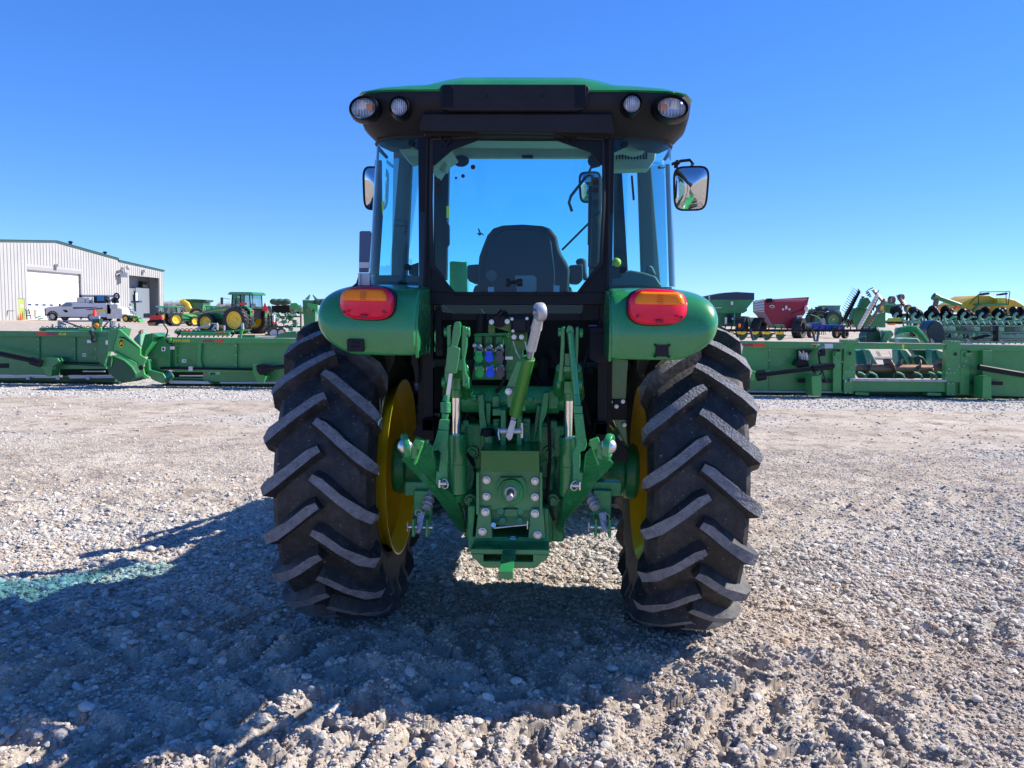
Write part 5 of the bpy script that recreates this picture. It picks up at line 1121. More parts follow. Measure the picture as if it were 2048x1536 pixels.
for x in (20, 160, 500, 720, 900, 1010):
    mb = MB(); mb.path([W(a, b, HY+.5) for a, b in Z7([(x-45, 655), (x, 665), (x+40, 690), (x+60, 740)])], .022, 8); t.p('gathering_finger', mb, GREENP)
mb = MB()
for x in (200, 218, 236, 1860-1500): mb.wc(*Z7([(x, 390), (x+30, 450)]), HY+2.0, .008, 6)
t.p('tine', mb, ALU)
# reel and dividers standing above header C
def reel(x0, x1, rowsY, Yr, label, name='pickup_reel', lo=True):
    r0 = W((x0+x1)/2, 780, Yr); t = Thing(name, (r0.x, Yr, 0), label, 'reel', 'reels of the harvesting headers')
    for j, (ya, yb_) in enumerate(rowsY):
        mb = MB(); mb.cyl(W(x0, ya, Yr), W(x1, yb_, Yr), .025, n=8); bar = t.p('bat_tube', mb, BLKF)
        mb = MB(); n = int((x1-x0)/12.4); mb.cyl(W(x0, ya, Yr-.02), W(x1, yb_, Yr-.02), .014, n=5)
        for i in range(n+1):
            x = x0+(x1-x0)*i/n; y = ya+(yb_-ya)*i/n
            if j == 0 and not lo: mb.path([W(x, y, Yr), W(x-4, y-3, Yr), W(x-8, y-10, Yr)], .012, 5)
            else: mb.path([W(x, y, Yr), W(x-3, y+4, Yr), W(x-5, y+9, Yr)] if not lo else [W(x+2, y-8, Yr), W(x, y, Yr), W(x-4, y+3, Yr)], .014, 5)
        t.p('tine_row', mb, BLKF if lo else GREENP)
    return t
t = reel(1424, 1750, [(660.5, 661)], HY+1.0, 'low reel bar with short black tines, behind the left part of the right header')
for xa in (1507, 1630):
    mb = MB(); mb.path([W(xa-6, 661, HY+.9), W(xa-2, 675, HY+.6), W(xa, 684, HY+.2)], .022, 6); t.p('reel_arm', mb, BLKF)
mb = MB(); mb.path([W(1634, 684, HY+.5), W(1637, 664, HY+.9)], .025, 6); t.p('reel_arm', mb, BLKF)
t = reel(1886, 2110, [(650.5, 653), (663.5, 666), (678, 680)], HY+1.6, 'tall three bar reel with pale curved tines at the right edge', lo=False)
mb = MB(); mb.wr(1991, 652, 1997, 683, HY+1.5, .1); mb.wp([(1940, 676), (1975, 668), (1984, 672), (1950, 680)], HY+1.4, .05); t.p('reel_arm', mb, BLKF)
t = Thing('header_divider', (W(1820, 700, HY+1.2).x, HY+1.2, 0), 'green curved divider hood and black round reel end rising behind the right header', 'divider')
mb = MB(); mb.wp(Z5([(1130, 740), (1130, 620), (1090, 520), (1040, 475), (985, 478), (940, 520), (905, 590), (920, 660), (960, 740)]), HY+1.2, .4); t.p('reel_end', mb, M('dark_teal', (.012, .03, .035), .35), bevel=.03)
mb = MB(); mb.path([W(a, b, HY+.9) for a, b in Z5([(530, 640), (590, 590), (680, 572), (760, 575), (830, 640), (900, 730)])], [.02, .06, .075, .075, .06, .05], 10); mb.wp(Z5([(370, 740), (430, 740), (460, 660), (420, 600)]), HY+1, .1); t.p('hood_arm', mb, GREEN)
mb = MB(); mb.wp(Z5([(550, 740), (560, 690), (640, 680), (800, 685), (850, 740)]), HY+1.0, .4); mb.wp(Z5([(375, 590), (500, 588), (530, 640), (450, 720), (420, 740), (390, 740)]), HY+1.1, .4); t.p('divider_cover', mb, GREENP, bevel=.03)
mb = MB(); mb.wp(Z5([(190, 740), (200, 640), (250, 570), (310, 550), (350, 610), (375, 740)]), HY+1.2, .4); mb.wp(Z5([(-40, 740), (190, 655), (200, 740)]), HY+1.1, .1); t.p('end_plate', mb, GREEND, bevel=.02)
mb = MB(); mb.path([W(a, b, HY+1.15) for a, b in Z5([(325, 555), (355, 610), (372, 680), (385, 745)])], .014, 6); t.p('edge_strip', mb, ALU)
mb = MB(); mb.wp(Z5([(440, 510), (470, 450), (605, 448), (622, 500), (600, 520)]), HY+1.0, .08); lp = t.p('warning_lamp', mb, BLKF)
mb = MB(); mb.wp(Z5([(470, 448), (603, 446), (612, 488), (452, 490)]), HY+.98, .08); t.p('yellow_lens', mb, M('lens_yellow_green', (.5, .52, .02), .4), lp)
mb = MB(); mb.wp(Z5([(450, 510), (540, 508), (530, 530), (460, 528)]), HY+.98, .06); t.p('amber_lens', mb, AMB, lp)
mb = MB(); mb.wc(*Z5([(615, 500), (650, 580)]), HY+1.0, .014); t.p('lamp_pole', mb, BLKF, lp)
for i, (x, y) in enumerate([Z5([q])[0] for q in ((110, 720), (560, 700), (985, 720), (1410, 720), (1810, 730))]):
    mb = MB(); mb.wp([(x-4, y-5), (x+1, y), (x+4, y+8), (x-1, y+8)], HY+.3, .05); t.p('guard_tip', mb, M('tan_steel', (.5, .42, .38), .5) if i == 0 else bpy.data.materials['tan_steel'])

# --- far machines: wheels and tractors
def far_wheel(t, name, c, r, w_, yaw, rim_m=YEL, lugs=22, tyre_m=RUB):
    ax = Vector((math.sin(yaw), -math.cos(yaw), 0)); c = Vector(c)
    mb = MB(); mb.lathe([(r*.60, -w_*.42), (r*.92, -w_*.5), (r*.96, -w_*.3), (r*.96, w_*.3), (r*.92, w_*.5), (r*.60, w_*.42)], c, ax, 32)
    u, v, d = basis(ax)
    for i in range(lugs):
        a = 2*math.pi*i/lugs
        for s in (-1, 1):
            aa = a+(.5*2*math.pi/lugs if s > 0 else 0); e0 = u*math.cos(aa)+v*math.sin(aa); e1 = u*math.cos(aa+.13)+v*math.sin(aa+.13)
            tt = (e0.cross(d)).normalized()*r*.035
            p0, p1 = c+e0*r*.95, c+e1*r*.95+d*s*w_*.5
            mb.add([p0-tt, p0+tt, p1+tt, p1-tt, p0-tt+e0*r*.06, p0+tt+e0*r*.06, p1+tt+e1*r*.05, p1-tt+e1*r*.05], [(0, 1, 2, 3), (4, 7, 6, 5), (0, 4, 5, 1), (1, 5, 6, 2), (2, 6, 7, 3), (3, 7, 4, 0)])
    o = t.p(name, mb, tyre_m)
    mb = MB(); mb.lathe([(r*.62, -w_*.44), (r*.62, w_*.44), (r*.56, w_*.40), (r*.50, w_*.2), (r*.22, w_*.12), (r*.2, w_*.2), (.001, w_*.22)], c, ax, 28); mb.lathe([(r*.62, -w_*.44), (r*.5, -w_*.1), (.001, -w_*.1)], c, ax, 28)
    t.p('rim', mb, rim_m, o); return o
def far_tractor(name, org, yaw, S, label, duals=False, loader=False, hoodm=GREEN, group=None, rops=False, cat='tractor'):
    """side to +x forward; yaw turns it"""
    t = Thing(name, org, label, cat, group); o = Vector(org); Mz = Matrix.Rotation(yaw, 3, 'Z')
    g = lambda x, y, z: o+Mz @ (Vector((x, y, z))*S)
    def pr(pts, y0, y1): m_ = MB(); m_.ext([g(x, y0, z) for x, z in pts], Mz @ Vector((0, (y1-y0)*S, 0))); return m_
    t.p('hood', pr([(.9, 1.15), (3.6, 1.05), (3.75, 1.3), (3.6, 1.75), (2.6, 1.98), (.9, 2.1)], -.42, .42), hoodm, bevel=.06*S)
    t.p('hood_stripe', pr([(1.2, 1.78), (2.5, 1.72), (3.5, 1.55), (3.5, 1.58), (2.5, 1.79), (1.2, 1.9)], -.435, .435), DECY)
    t.p('chassis', pr([(-.4, .7), (3.9, .6), (4.1, .95), (3.9, 1.15), (-.5, 1.3)], -.3, .3), GREEND, bevel=.03*S)
    if not rops:
        t.p('cab_frame', (lambda m_: (m_.box(g(-.62, 0, 1.5), (.2*S, 1.5*S, .7*S), rz=yaw), [m_.cyl(g(x, y, 1.3), g(x2, y, 2.95), .045*S, n=6) for x, x2 in ((1.0, .85), (.15, .15), (-.75, -.65)) for y in (-.75, .75)], m_)[-1])(MB()), BLKF)
        t.p('cab_glass', pr([(1.0, 1.3), (.86, 2.92), (-.64, 2.92), (-.74, 1.9), (-.3, 1.8), (.1, 1.3)], -.74, .74), GLSF, flat=True)
        t.p('cab_roof', pr([(-.95, 2.92), (1.15, 2.92), (1.2, 3.02), (1.0, 3.14), (-.8, 3.14), (-1.0, 3.02)], -.85, .85), GREEN, bevel=.04*S)
        t.p('driver_seat', pr([(-.4, 1.5), (.15, 1.5), (.15, 1.65), (-.25, 1.7), (-.35, 2.3), (-.5, 2.3)], -.25, .25), BLK, bevel=.03)
        m_ = MB(); m_.cyl(g(1.0, .8, 2.6), g(1.15, 1.55, 2.65), .02*S, n=6); m_.box(g(1.15, 1.6, 2.45), (.08*S, .22*S, .5*S), rz=yaw); t.p('mirror', m_, BLK)
    else:
        m_ = MB(); m_.path([g(-.7, -.5, 1.1), g(-.75, -.5, 2.3), g(-.75, .5, 2.3), g(-.7, .5, 1.1)], .05*S, 6); t.p('roll_bar', m_, BLKF)
        t.p('driver_seat', pr([(-.5, 1.2), (.0, 1.2), (.0, 1.35), (-.35, 1.4), (-.45, 1.9), (-.6, 1.9)], -.3, .3), BLK, bevel=.03)
    for s in (-1, 1):
        t.p('fender', pr([(-.95, 1.3), (-1.0, 1.75), (-.6, 2.08), (.2, 2.1), (.75, 1.8), (.95, 1.35), (.85, 1.35), (.6, 1.75), (.1, 1.98), (-.55, 1.96), (-.88, 1.68)], s*.72, s*1.15), GREEND if not duals else GREEN, bevel=.01)
        far_wheel(t, 'rear_wheel', g(0, s*.95, 1.04), 1.04*S, .5*S, yaw-math.pi if s > 0 else yaw)
        if duals: far_wheel(t, 'rear_wheel', g(0, s*1.55, 1.04), 1.04*S, .5*S, yaw-math.pi if s > 0 else yaw)
        far_wheel(t, 'front_wheel', g(3.0, s*.95, .78), .78*S, .42*S, yaw-math.pi if s > 0 else yaw, lugs=18)
        m_ = MB(); m_.box(g(-1.02, s*.9, 1.7), (.06*S, .2*S, .12*S), rz=yaw); t.p('tail_light', m_, RED)
    if loader:
        for s in (-1, 1):
            t.p('loader_arm', pr([(1.3, 2.1), (3.2, 1.5), (4.5, .6), (4.35, .45), (3.1, 1.3), (1.3, 1.9)], s*.55, s*.45), GREENB, bevel=.01)
        t.p('bucket', pr([(4.3, .15), (5.1, .1), (4.5, .45), (4.35, .95), (4.2, .95)], -1, 1), GREENB, bevel=.01)
    return t
GLSF = glassmat('far_glass', (.55, .72, .74), dirt=.15)
def at_ground(px, Y): p = W(px, 640, Y); return (p.x, Y, 0)
# big tractor with dual rear wheels, facing left and slightly away
t = far_tractor('tractor', (W(497, 640, 53).x, 53, 0), R(163), .87, 'large green tractor with dual yellow-hubbed rear wheels, facing left beyond the headers', duals=True)
mb = MB(); c_ = Vector((W(524, 612, 52).x, 52.6, W(527, 613, 52).z)); mb.ext([c_+Vector((-.2, 0, -.28)), c_+Vector((.2, 0, -.28)), c_+Vector((.0, 0, .3))], (0, .04, 0)); t.p('slow_sign', mb, REDF)
mb = MB(); mb.box(W(486, 607.5, 51.5), (.55, .1, .14)); t.p('marker_light', mb, REDF)
far_tractor('tractor', (W(347, 640, 76).x, 76, 0), R(45), .60, 'green loader tractor with cab at the corner of the metal building', loader=True, group='tractors parked far off on the left')
far_tractor('tractor', (W(326, 640, 88).x, 88, 0), R(40), .62, 'green cab tractor half hidden behind the loader tractor, nearest the building', group='tractors parked far off on the left')
far_tractor('tractor', (W(424, 640, 92).x, 92, 0), R(200), .66, 'green cab tractor showing just over the hood of the large one', group='tractors parked far off on the left')
t = far_tractor('tractor', (W(256, 640, 96).x, 96, 0), R(-12), .40, 'small green compact tractor with a roll bar and a front loader, outside the building', rops=True, loader=True, hoodm=GREENB)
# rider
t = Thing('person', (W(266, 640, 96).x, 95.9, 0), 'person in a green cap and grey shirt riding the small compact tractor', 'person')
def figure(t, base, S, yaw, mat_):
    g = lambda x, y, z: Vector(base)+Matrix.Rotation(yaw, 3, 'Z') @ (Vector((x, y, z))*S)-t.org
    V = [(0, 0, .0, .15), (0, 0, .22, .14), (0, 0, .45, .17), (0, 0, .55, .07), (0, 0, .66, .10), (0, 0, .78, .09), (.22, .1, 0, .10), (.48, .12, .0, .08), (.5, .13, -.4, .06), (.6, .13, -.45, .05), (.22, -.1, 0, .10), (.48, -.12, .0, .08), (.5, -.13, -.4, .06), (.6, -.13, -.45, .05),
         (.02, .2, .46, .07), (.15, .25, .22, .05), (.38, .18, .25, .035), (.02, -.2, .46, .07), (.15, -.25, .22, .05), (.38, -.18, .25, .035)]
    E_ = [(0, 1), (1, 2), (2, 3), (3, 4), (4, 5), (0, 6), (6, 7), (7, 8), (8, 9), (0, 10), (10, 11), (11, 12), (12, 13), (2, 14), (14, 15), (15, 16), (2, 17), (17, 18), (18, 19)]
    me = bpy.data.meshes.new('body'); me.from_pydata([g(*v[:3]) for v in V], E_, []); me.materials.append(mat_); o = bpy.data.objects.new('body', me); C.objects.link(o); o.parent = t.e
    o.modifiers.new('skin', 'SKIN'); sv = me.skin_vertices[0].data if me.skin_vertices else None
    if sv is None:
        me.attributes
        import bmesh
        bm = bmesh.new(); bm.from_mesh(me); ly = bm.verts.layers.skin.verify()
        for i, v in enumerate(bm.verts): v[ly].radius = (V[i][3]*S,)*2; v[ly].use_root = (i == 0)
        bm.to_mesh(me); bm.free()
    else:
        for i, q in enumerate(sv): q.radius = (V[i][3]*S,)*2; q.use_root = (i == 0)
    d = o.modifiers.new('sub', 'SUBSURF'); d.levels = d.render_levels = 1
    mb = MB(); mb.ball(g(.0, 0, .78)+t.org, .115*S, 12, (1, 1, .8)); mb.box(g(.12, 0, .76)+t.org, (.14*S, .16*S, .02*S), rz=yaw); t.p('cap', mb, GREENB)
figure(t, (W(262, 640, 96).x, 95.9, W(263, 623.5, 96).z), 1.15, R(-12), M('grey_shirt', (.3, .33, .38), .8))

# --- combine and other green machines far off
t = Thing('combine_harvester', at_ground(388, 98), 'green combine with a wide open grain tank between the far tractors', 'combine')
mb = MB(); mb.wp(Z2([(262, 232), (420, 230), (558, 240), (550, 262), (460, 272), (300, 262)]), 98, 2.5); t.p('grain_tank', mb, GREEND, bevel=.05)
mb = MB(); mb.wp(Z2([(330, 265), (520, 270), (515, 380), (360, 400)]), 98.3, 2.5); t.p('body', mb, GREENH, bevel=.05)
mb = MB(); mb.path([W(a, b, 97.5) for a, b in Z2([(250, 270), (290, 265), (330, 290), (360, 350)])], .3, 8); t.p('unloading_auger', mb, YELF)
mb = MB(); mb.wp(Z2([(300, 345), (385, 345), (385, 385), (310, 385)]), 97.8, .1); t.p('side_decal', mb, DECY)
far_wheel(t, 'wheel', (W(395, 630, 97).x, 97, .9), .95, .6, 0)

def machine(name, Y, base, label, cat, parts, group=None):
    t = Thing(name, at_ground(base, Y), label, cat, group)
    for nm, pts, dy, th, mat in parts:
        mb = MB(); mb.wp(pts, Y+dy, th); t.p(nm, mb, mat, bevel=.015)
    return t
# folded row implement hung behind the big tractor
t = Thing('row_cultivator', at_ground(570, 50), 'folded green row implement full of hoses and tanks behind the large tractor', 'cultivator')
mb = MB()
for x in (535, 541, 600): mb.wr(x, 626, x+2, 674, 50, .2)
mb.wr(535, 632, 600, 634.5, 50, .25); mb.wr(535, 652, 603, 655, 50.1, .25); mb.wr(530, 668, 640, 674, 49.5, .4); t.p('toolbar', mb, GREEND)
rr = random.Random(9)
for k in range(26):
    x = 545+rr.random()*50; y = 628+rr.random()*40
    mb = MB(); mb.wp([(x-3, y-2-rr.random()*2), (x+3, y-3), (x+5, y+2), (x+1, y+4), (x-4, y+2)], 50+rr.random()*.8, .3); mb.path([W(x, y, 50), W(x+rr.uniform(-8, 8), y+rr.uniform(-5, 8), 49.9), W(x+rr.uniform(-8, 8), y+rr.uniform(0, 10), 49.8)], .035, 5)
    t.p('row_unit', mb, [GREENP, GREENH, M('olive_part', (.12, .17, .12), .6) if k == 0 else bpy.data.materials['olive_part']][k % 3])
mb = MB(); mb.wr(545.5, 630, 549, 648, 49.6, .15); t.p('lamp_bar', mb, LABEL)
mb = MB(); mb.wr(545.5, 644, 549, 648, 49.55, .15); t.p('lamp_end', mb, REDF)
for x, y, r in ((548, 666, .35), (563, 665, .28)): far_wheel(t, 'gauge_wheel', W(x, y, 49.3), r, .2, .3, rim_m=ALU, lugs=8)
t = Thing('folding_header', at_ground(590, 56), 'tall folded green header with round hoods and pointed ends, standing left of the fender', 'combine header')
mb = MB()
for a, b in ((1355, 1560), (1880, 2048)):
    for i in range(5): mb.ball(W(*Z2([(a+20+i*(b-a)/5.5, 262+8*(i % 2))])[0], 56), .32, 10, (1, .8, .7))
t.p('reel_hood', mb, M('mesh_green', (.05, .10, .06), .7, vary=.8, vscale=6))
mb = MB(); mb.wp(Z2([(1340, 310), (1560, 300), (1570, 400), (1350, 390)]), 56.2, .6); t.p('feeder_house', mb, BLKR, bevel=.04)
mb = MB(); mb.wp(Z2([(1715, 240), (1870, 245), (1870, 575), (1735, 575)]), 56, .5); t.p('end_frame', mb, GREENH, bevel=.02)
for l in ([(1740, 235), (1805, 170), (1808, 185), (1785, 240)], [(1840, 172), (1905, 235), (1865, 240), (1838, 185)]):
    mb = MB(); mb.wp(Z2(l), 55.8, .2); t.p('divider_point', mb, GREENP)
for l in ([(1560, 280), (1640, 275), (1700, 330), (1690, 400), (1640, 350), (1610, 390)], [(1770, 280), (1900, 300), (1900, 400), (1840, 340), (1800, 400)]):
    mb = MB(); mb.wp(Z2(l), 55.5, .2); t.p('shield', mb, GREENB, bevel=.02)
for l in ([(1555, 355), (1590, 350), (1615, 385), (1580, 395)], [(1755, 352), (1790, 350), (1812, 385), (1780, 395)]):
    mb = MB(); mb.wp(Z2(l), 55.4, .1); t.p('skid', mb, RUST)

# --- low implements just behind the left headers
def low_implement(label, x0, x1, Y, seed, accent, zb):
    t = Thing('tillage_implement', at_ground((x0+x1)/2, Y), label, 'implement', 'low tillage implements'); rr = random.Random(seed)
    mb = MB(); mb.wc((x0, zb), (x1, zb), Y, .05, 8); mb.wc((x0+12, zb+4), (x1-8, zb+4), Y-.6, .05, 8); t.p('toolbar', mb, GREENH)
    for l in accent:
        mb = MB(); mb.wr(*l[:4], Y-.7, .06); t.p('reflector' if l[4] == 'r' else 'clamp', mb, REDF if l[4] == 'r' else GREENB)
    n = int((x1-x0)/9)
    for i in range(n):
        x = x0+6+i*9; mb = MB(); mb.torus(W(x, zb-1, Y), (.3, 1, 0), .065+.02*rr.random(), .012, 14, 5); mb.path([W(x, zb, Y), W(x+3, zb+5, Y-.2), W(x-1, zb+9, Y-.4)], .022, 5)
        mb.box(W(x+2, zb+3, Y-.3), (.1, .1, .06)); t.p('shank', mb, BLKF)
    return t
t = low_implement('low dark implement with hoops and a steel frame, behind the left header', 80, 258, 24, 3, [(157, 657, 185, 661, 'g'), (193, 656, 202, 662, 'g'), (222, 657, 250, 660.5, 'g')], 659)
mb = MB()
for a, b in (((118, 640), (118, 657)), ((126, 642), (168, 657)), ((126, 642), (216, 642)), ((222, 641), (224, 656)), ((206, 655), (217, 643)), ((105, 648), (105, 658)), ((162, 650), (162, 658)), ((238, 647), (238, 658)), ((132, 650), (118, 644))): mb.wc(a, b, 24, .025, 6)
mb.wr(115, 642, 122, 656, 24.1, .15); mb.wr(219, 642, 226, 655, 24.1, .15); t.p('hitch_frame', mb, STEEL)
t = low_implement('low dark implement with red bars, in front of the large tractor', 350, 468, 23, 5, [(365, 661, 381, 663.5, 'r'), (431, 663, 448, 665, 'r'), (452, 661, 466, 664, 'g')], 664)
mb = MB(); mb.wc((392, 658), (419, 649), 22.7, .03, 8); mb.wr(419, 646, 434, 648, 22.8, .08); mb.wr(432, 648, 435, 660, 22.8, .08); mb.wc((424, 661), (431, 650), 22.8, .03, 6); mb.wr(446, 651, 449, 661, 22.8, .06); t.p('hitch_frame', mb, ALU)
t = Thing('jack_stand', at_ground(484, 17.2), 'bright green jack with a silver tube standing up behind the header', 'jack')
mb = MB(); mb.path([W(484, 645.5, 17.2), W(485, 658, 17.2), W(482, 668, 17.2), W(480, 680, 17.2)], .03, 8); mb.wc((470, 661), (498, 660.5), 17.25, .02, 6); t.p('jack_frame', mb, GREENB)
mb = MB(); mb.wc((485, 648), (485.5, 658), 17.15, .032, 8); t.p('jack_tube', mb, ALU)
t = Thing('rail_frame', at_ground(540, 22), 'pale rails and a green tool frame on the ground behind the lettered header', 'frame')
mb = MB(); mb.wp([(500, 673), (620, 672), (620, 675), (500, 676)], 21, .3); t.p('pale_rail', mb, M('pale_rail', (.6, .5, .46), .6))
mb = MB(); mb.wr(475, 670, 510, 676, 20.5, .2); mb.wp([(548, 676), (560, 667), (590, 662), (600, 676)], 20.8, .3); t.p('tool_frame', mb, GREENH)

# --- grain carts
mm = machine('grain_cart', 66, 1465, 'green grain cart with a dark curved tarp, just right of the tractor fender', 'grain cart', [
    ('tank', Z4([(60, 235), (655, 235), (565, 345), (570, 372), (520, 400), (60, 400)]), 0, 2.6, GREENH), ('lower_body', Z4([(60, 400), (500, 400), (465, 560), (60, 560)]), .3, 2.0, M('green_cart', (.03, .17, .06), .45, vary=.1)),
    ('tarp', Z4([(60, 200), (300, 152), (440, 143), (655, 155), (655, 236), (60, 236)]), -.05, 2.7, M('tarp_navy', (.015, .035, .06), .5)), ('front_trim', Z4([(100, 190), (122, 190), (122, 400), (108, 400)]), -.1, .1, M('tan_trim', (.4, .36, .3), .6)),
    ('ladder', Z4([(410, 410), (425, 400), (425, 555), (410, 555)]), -.2, .1, GREENP), ('hitch_body', Z4([(540, 480), (600, 500), (650, 560), (540, 570)]), .2, .5, GREENP)])
for l in ([(300, 450), (325, 450), (325, 530), (300, 530)], [(385, 455), (402, 455), (402, 480), (385, 480)], [(372, 258), (398, 258), (398, 300), (372, 300)]):
    mb = MB(); mb.wp(Z4(l), 65.8, .05); mm.p('label', mb, LABEL)
mb = MB(); mb.wp(Z4([(330, 415), (385, 415), (385, 520), (330, 520)]), 65.85, .1); mm.p('side_door', mb, BLKR)
mb = MB(); mb.wp(Z4([(145, 328), (265, 328), (262, 338), (142, 338)]), 65.9, .05); mm.p('side_stripe', mb, ALU)
far_wheel(mm, 'wheel', (W(1484, 640, 65.5).x, 65.5, .85), .88, .7, 1.1, rim_m=BLK)
mb = MB(); mb.ball(W(*Z4([(475, 545)])[0], 62), .5, 10, (1, 1, 1.3)); mb.v = [tuple(p) for p in mb.v]; mm.p('amber_lamp', MB().ball(W(*Z4([(475, 548)])[0], 64), .10, 10, (1, 1, 1.6)), AMB)
rc = machine('grain_cart', 66, 1565, 'dark red grain cart with a white slatted front, between two green machines', 'grain cart', [
    ('tank', Z4([(775, 235), (1315, 205), (1295, 300), (1268, 402), (1110, 590), (900, 580), (820, 470), (770, 380)]), 0, 2.6, MAROON), ('front_panel', Z4([(655, 255), (775, 228), (775, 382), (655, 386)]), -.1, .4, M('slat_grey', (.5, .52, .54), .5)),
    ('chute', Z4([(655, 386), (775, 380), (900, 580), (860, 570), (700, 430)]), -.05, .4, M('chute_tan', (.3, .16, .15), .5)), ('top_rail', Z4([(870, 228), (1285, 225), (1285, 240), (870, 242)]), -.08, .1, M('rail_pink', (.6, .2, .28), .4)),
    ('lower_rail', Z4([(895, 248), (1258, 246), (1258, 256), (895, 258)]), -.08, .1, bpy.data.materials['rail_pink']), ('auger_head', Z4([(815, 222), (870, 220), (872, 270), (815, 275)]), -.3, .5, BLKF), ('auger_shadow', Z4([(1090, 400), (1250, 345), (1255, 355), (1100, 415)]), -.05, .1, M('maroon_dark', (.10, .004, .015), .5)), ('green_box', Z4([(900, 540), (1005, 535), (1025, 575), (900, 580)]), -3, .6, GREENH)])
for i in range(4):
    mb = MB(); mb.wp(Z4([(657, 282+i*34-i*2), (775, 260+i*33), (775, 264+i*33), (657, 286+i*34-i*2)]), 65.85, .05); rc.p('slat_gap', mb, BLKF)
mb = MB(); c_ = W(*Z4([(868, 320)])[0], 65.9); mb.cyl(c_, c_+Vector((0, .06, 0)), .2, n=24); mb.v = [((x-c_.x)*1.05+c_.x, y, (z-c_.z)*.65+c_.z) for x, y, z in mb.v]; bd = rc.p('badge', mb, LABEL)
text('lettering', 'J&M', .17, BLKR, W(*Z4([(848, 330)])[0], 65.85), rc.e, rc.org)
for l in ([(1027, 310), (1052, 310), (1052, 352), (1027, 352)], [(990, 342), (1012, 342), (1012, 364), (990, 364)], [(1067, 342), (1090, 342), (1090, 364), (1067, 364)], [(1168, 428), (1235, 425), (1235, 445), (1168, 448)], [(1170, 452), (1190, 452), (1190, 480), (1170, 480)]):
    mb = MB(); mb.wp(Z4(l), 65.9, .05); rc.p('label', mb, LABEL)
mb = MB(); mb.ball(W(*Z4([(1283, 345)])[0], 65.8), .2, 10, (1, 1, 1.3)); rc.p('work_lamp', mb, LABEL)
for x, y0_ in ((1526, 65), (1599, 65.5)): far_wheel(rc, 'wheel', (W(x, 640, y0_).x, y0_+(1 if x == 1526 else 0), .8), .82, .75, .9, rim_m=BLKF)

# --- planter with yellow hoppers
t = Thing('seed_planter', at_ground(1530, 31), 'row planter with yellow seed hoppers under a black bar, below the grain carts', 'planter')
mb = MB(); mb.wr(1430, 666, 1568, 669, 31, .15); t.p('toolbar', mb, GREEND)
for i, x in enumerate((1461, 1485, 1510, 1535, 1561)):
    mb = MB(); mb.wp([(x-9, 662), (x+9, 662), (x+6, 668), (x, 670.5), (x-5, 668)], 30.6, .35); t.p('seed_hopper', mb, YEL, bevel=.02)
    mb = MB(); mb.wp([(x-6, 669), (x+6, 668), (x+9, 672), (x+4, 679), (x-2, 681), (x-6, 675)], 30.7, .2); mb.wc((x-8, 672), (x+10, 670), 30.6, .03, 6); t.p('row_unit', mb, GREEND)
    mb = MB(); mb.wr(x-8, 659.5, x+9, 662, 30.55, .4); t.p('hopper_lid', mb, INTG)

# --- blue implement
t = machine('tillage_implement', 68, 1655, 'blue wheeled implement beyond the right header', 'implement', [
    ('frame', Z4([(1340, 520), (1480, 515), (1490, 540), (1740, 540), (1735, 600), (1340, 600)]), 0, 1.5, BLUEF), ('hitch', Z4([(1465, 480), (1485, 460), (1505, 470), (1515, 540), (1468, 540)]), -.1, .3, M('grey_blue', (.3, .36, .42), .5)),
    ('blade', Z4([(1650, 620), (1680, 620), (1720, 655), (1700, 660)]), -.3, .1, M('blade_blue', (.1, .25, .5), .4)), ('side_tank', Z4([(1270, 545), (1340, 540), (1345, 600), (1275, 600)]), -.2, .8, GREENP)])
for x, y, r, m_ in ((1622, 669, .45, YEL), (1673, 669, .5, RUST), (1690, 666, .35, BLKF)): far_wheel(t, 'wheel', (W(x, y, 67.5).x, 67.5, r), r, .35, .7, rim_m=m_, lugs=12)
for i in range(8):
    mb = MB(); x = 1350+i*22; mb.wc(*Z4([(x, 600), (x+6, 660)]), 67.8, .03, 5); t.p('shank', mb, BLKF)
# --- sprayer / tractor behind
t = machine('field_sprayer', 75, 1650, 'green self-propelled sprayer with a square cab and folded booms, behind the blue implement', 'sprayer', [
    ('cab_roof', Z4([(1515, 305), (1700, 305), (1695, 318), (1520, 318)]), -.1, 2.0, GREENP), ('cab_glass', Z4([(1535, 318), (1690, 318), (1685, 375), (1545, 375)]), 0, 1.8, M('glass_grey', (.12, .2, .26), .2)),
    ('body', Z4([(1370, 350), (1470, 350), (1540, 385), (1700, 380), (1720, 470), (1640, 520), (1400, 520), (1360, 430)]), .2, 1.5, GREEND), ('hood_panel', Z4([(1625, 368), (1680, 366), (1710, 400), (1640, 402)]), -.2, 1.0, GREENP),
    ('boom', Z4([(1370, 395), (1560, 380), (1700, 400), (1700, 415), (1560, 400), (1380, 420)]), -.5, .3, GREENH), ('seat_box', Z4([(1410, 322), (1470, 320), (1470, 350), (1415, 350)]), .1, .6, GREEND)])
for x in (1382, 1440, 1600): far_wheel(t, 'wheel', (W(*Z4([(x, 480)])[0], 74.5).x, 74.6, 1.5), .9, .4, .2, rim_m=GREENH)
mb = MB(); mb.path([W(a, b, 74.2) for a, b in Z4([(1345, 335), (1360, 380), (1300, 440), (1260, 500)])], .06, 6); mb.path([W(a, b, 74.2) for a, b in Z4([(1280, 400), (1400, 440), (1480, 500)])], .06, 6); t.p('boom_arm', mb, GREEND)
mb = MB(); mb.ball(W(*Z4([(1605, 475)])[0], 74), .09, 8); t.p('amber_lamp', mb, AMB)

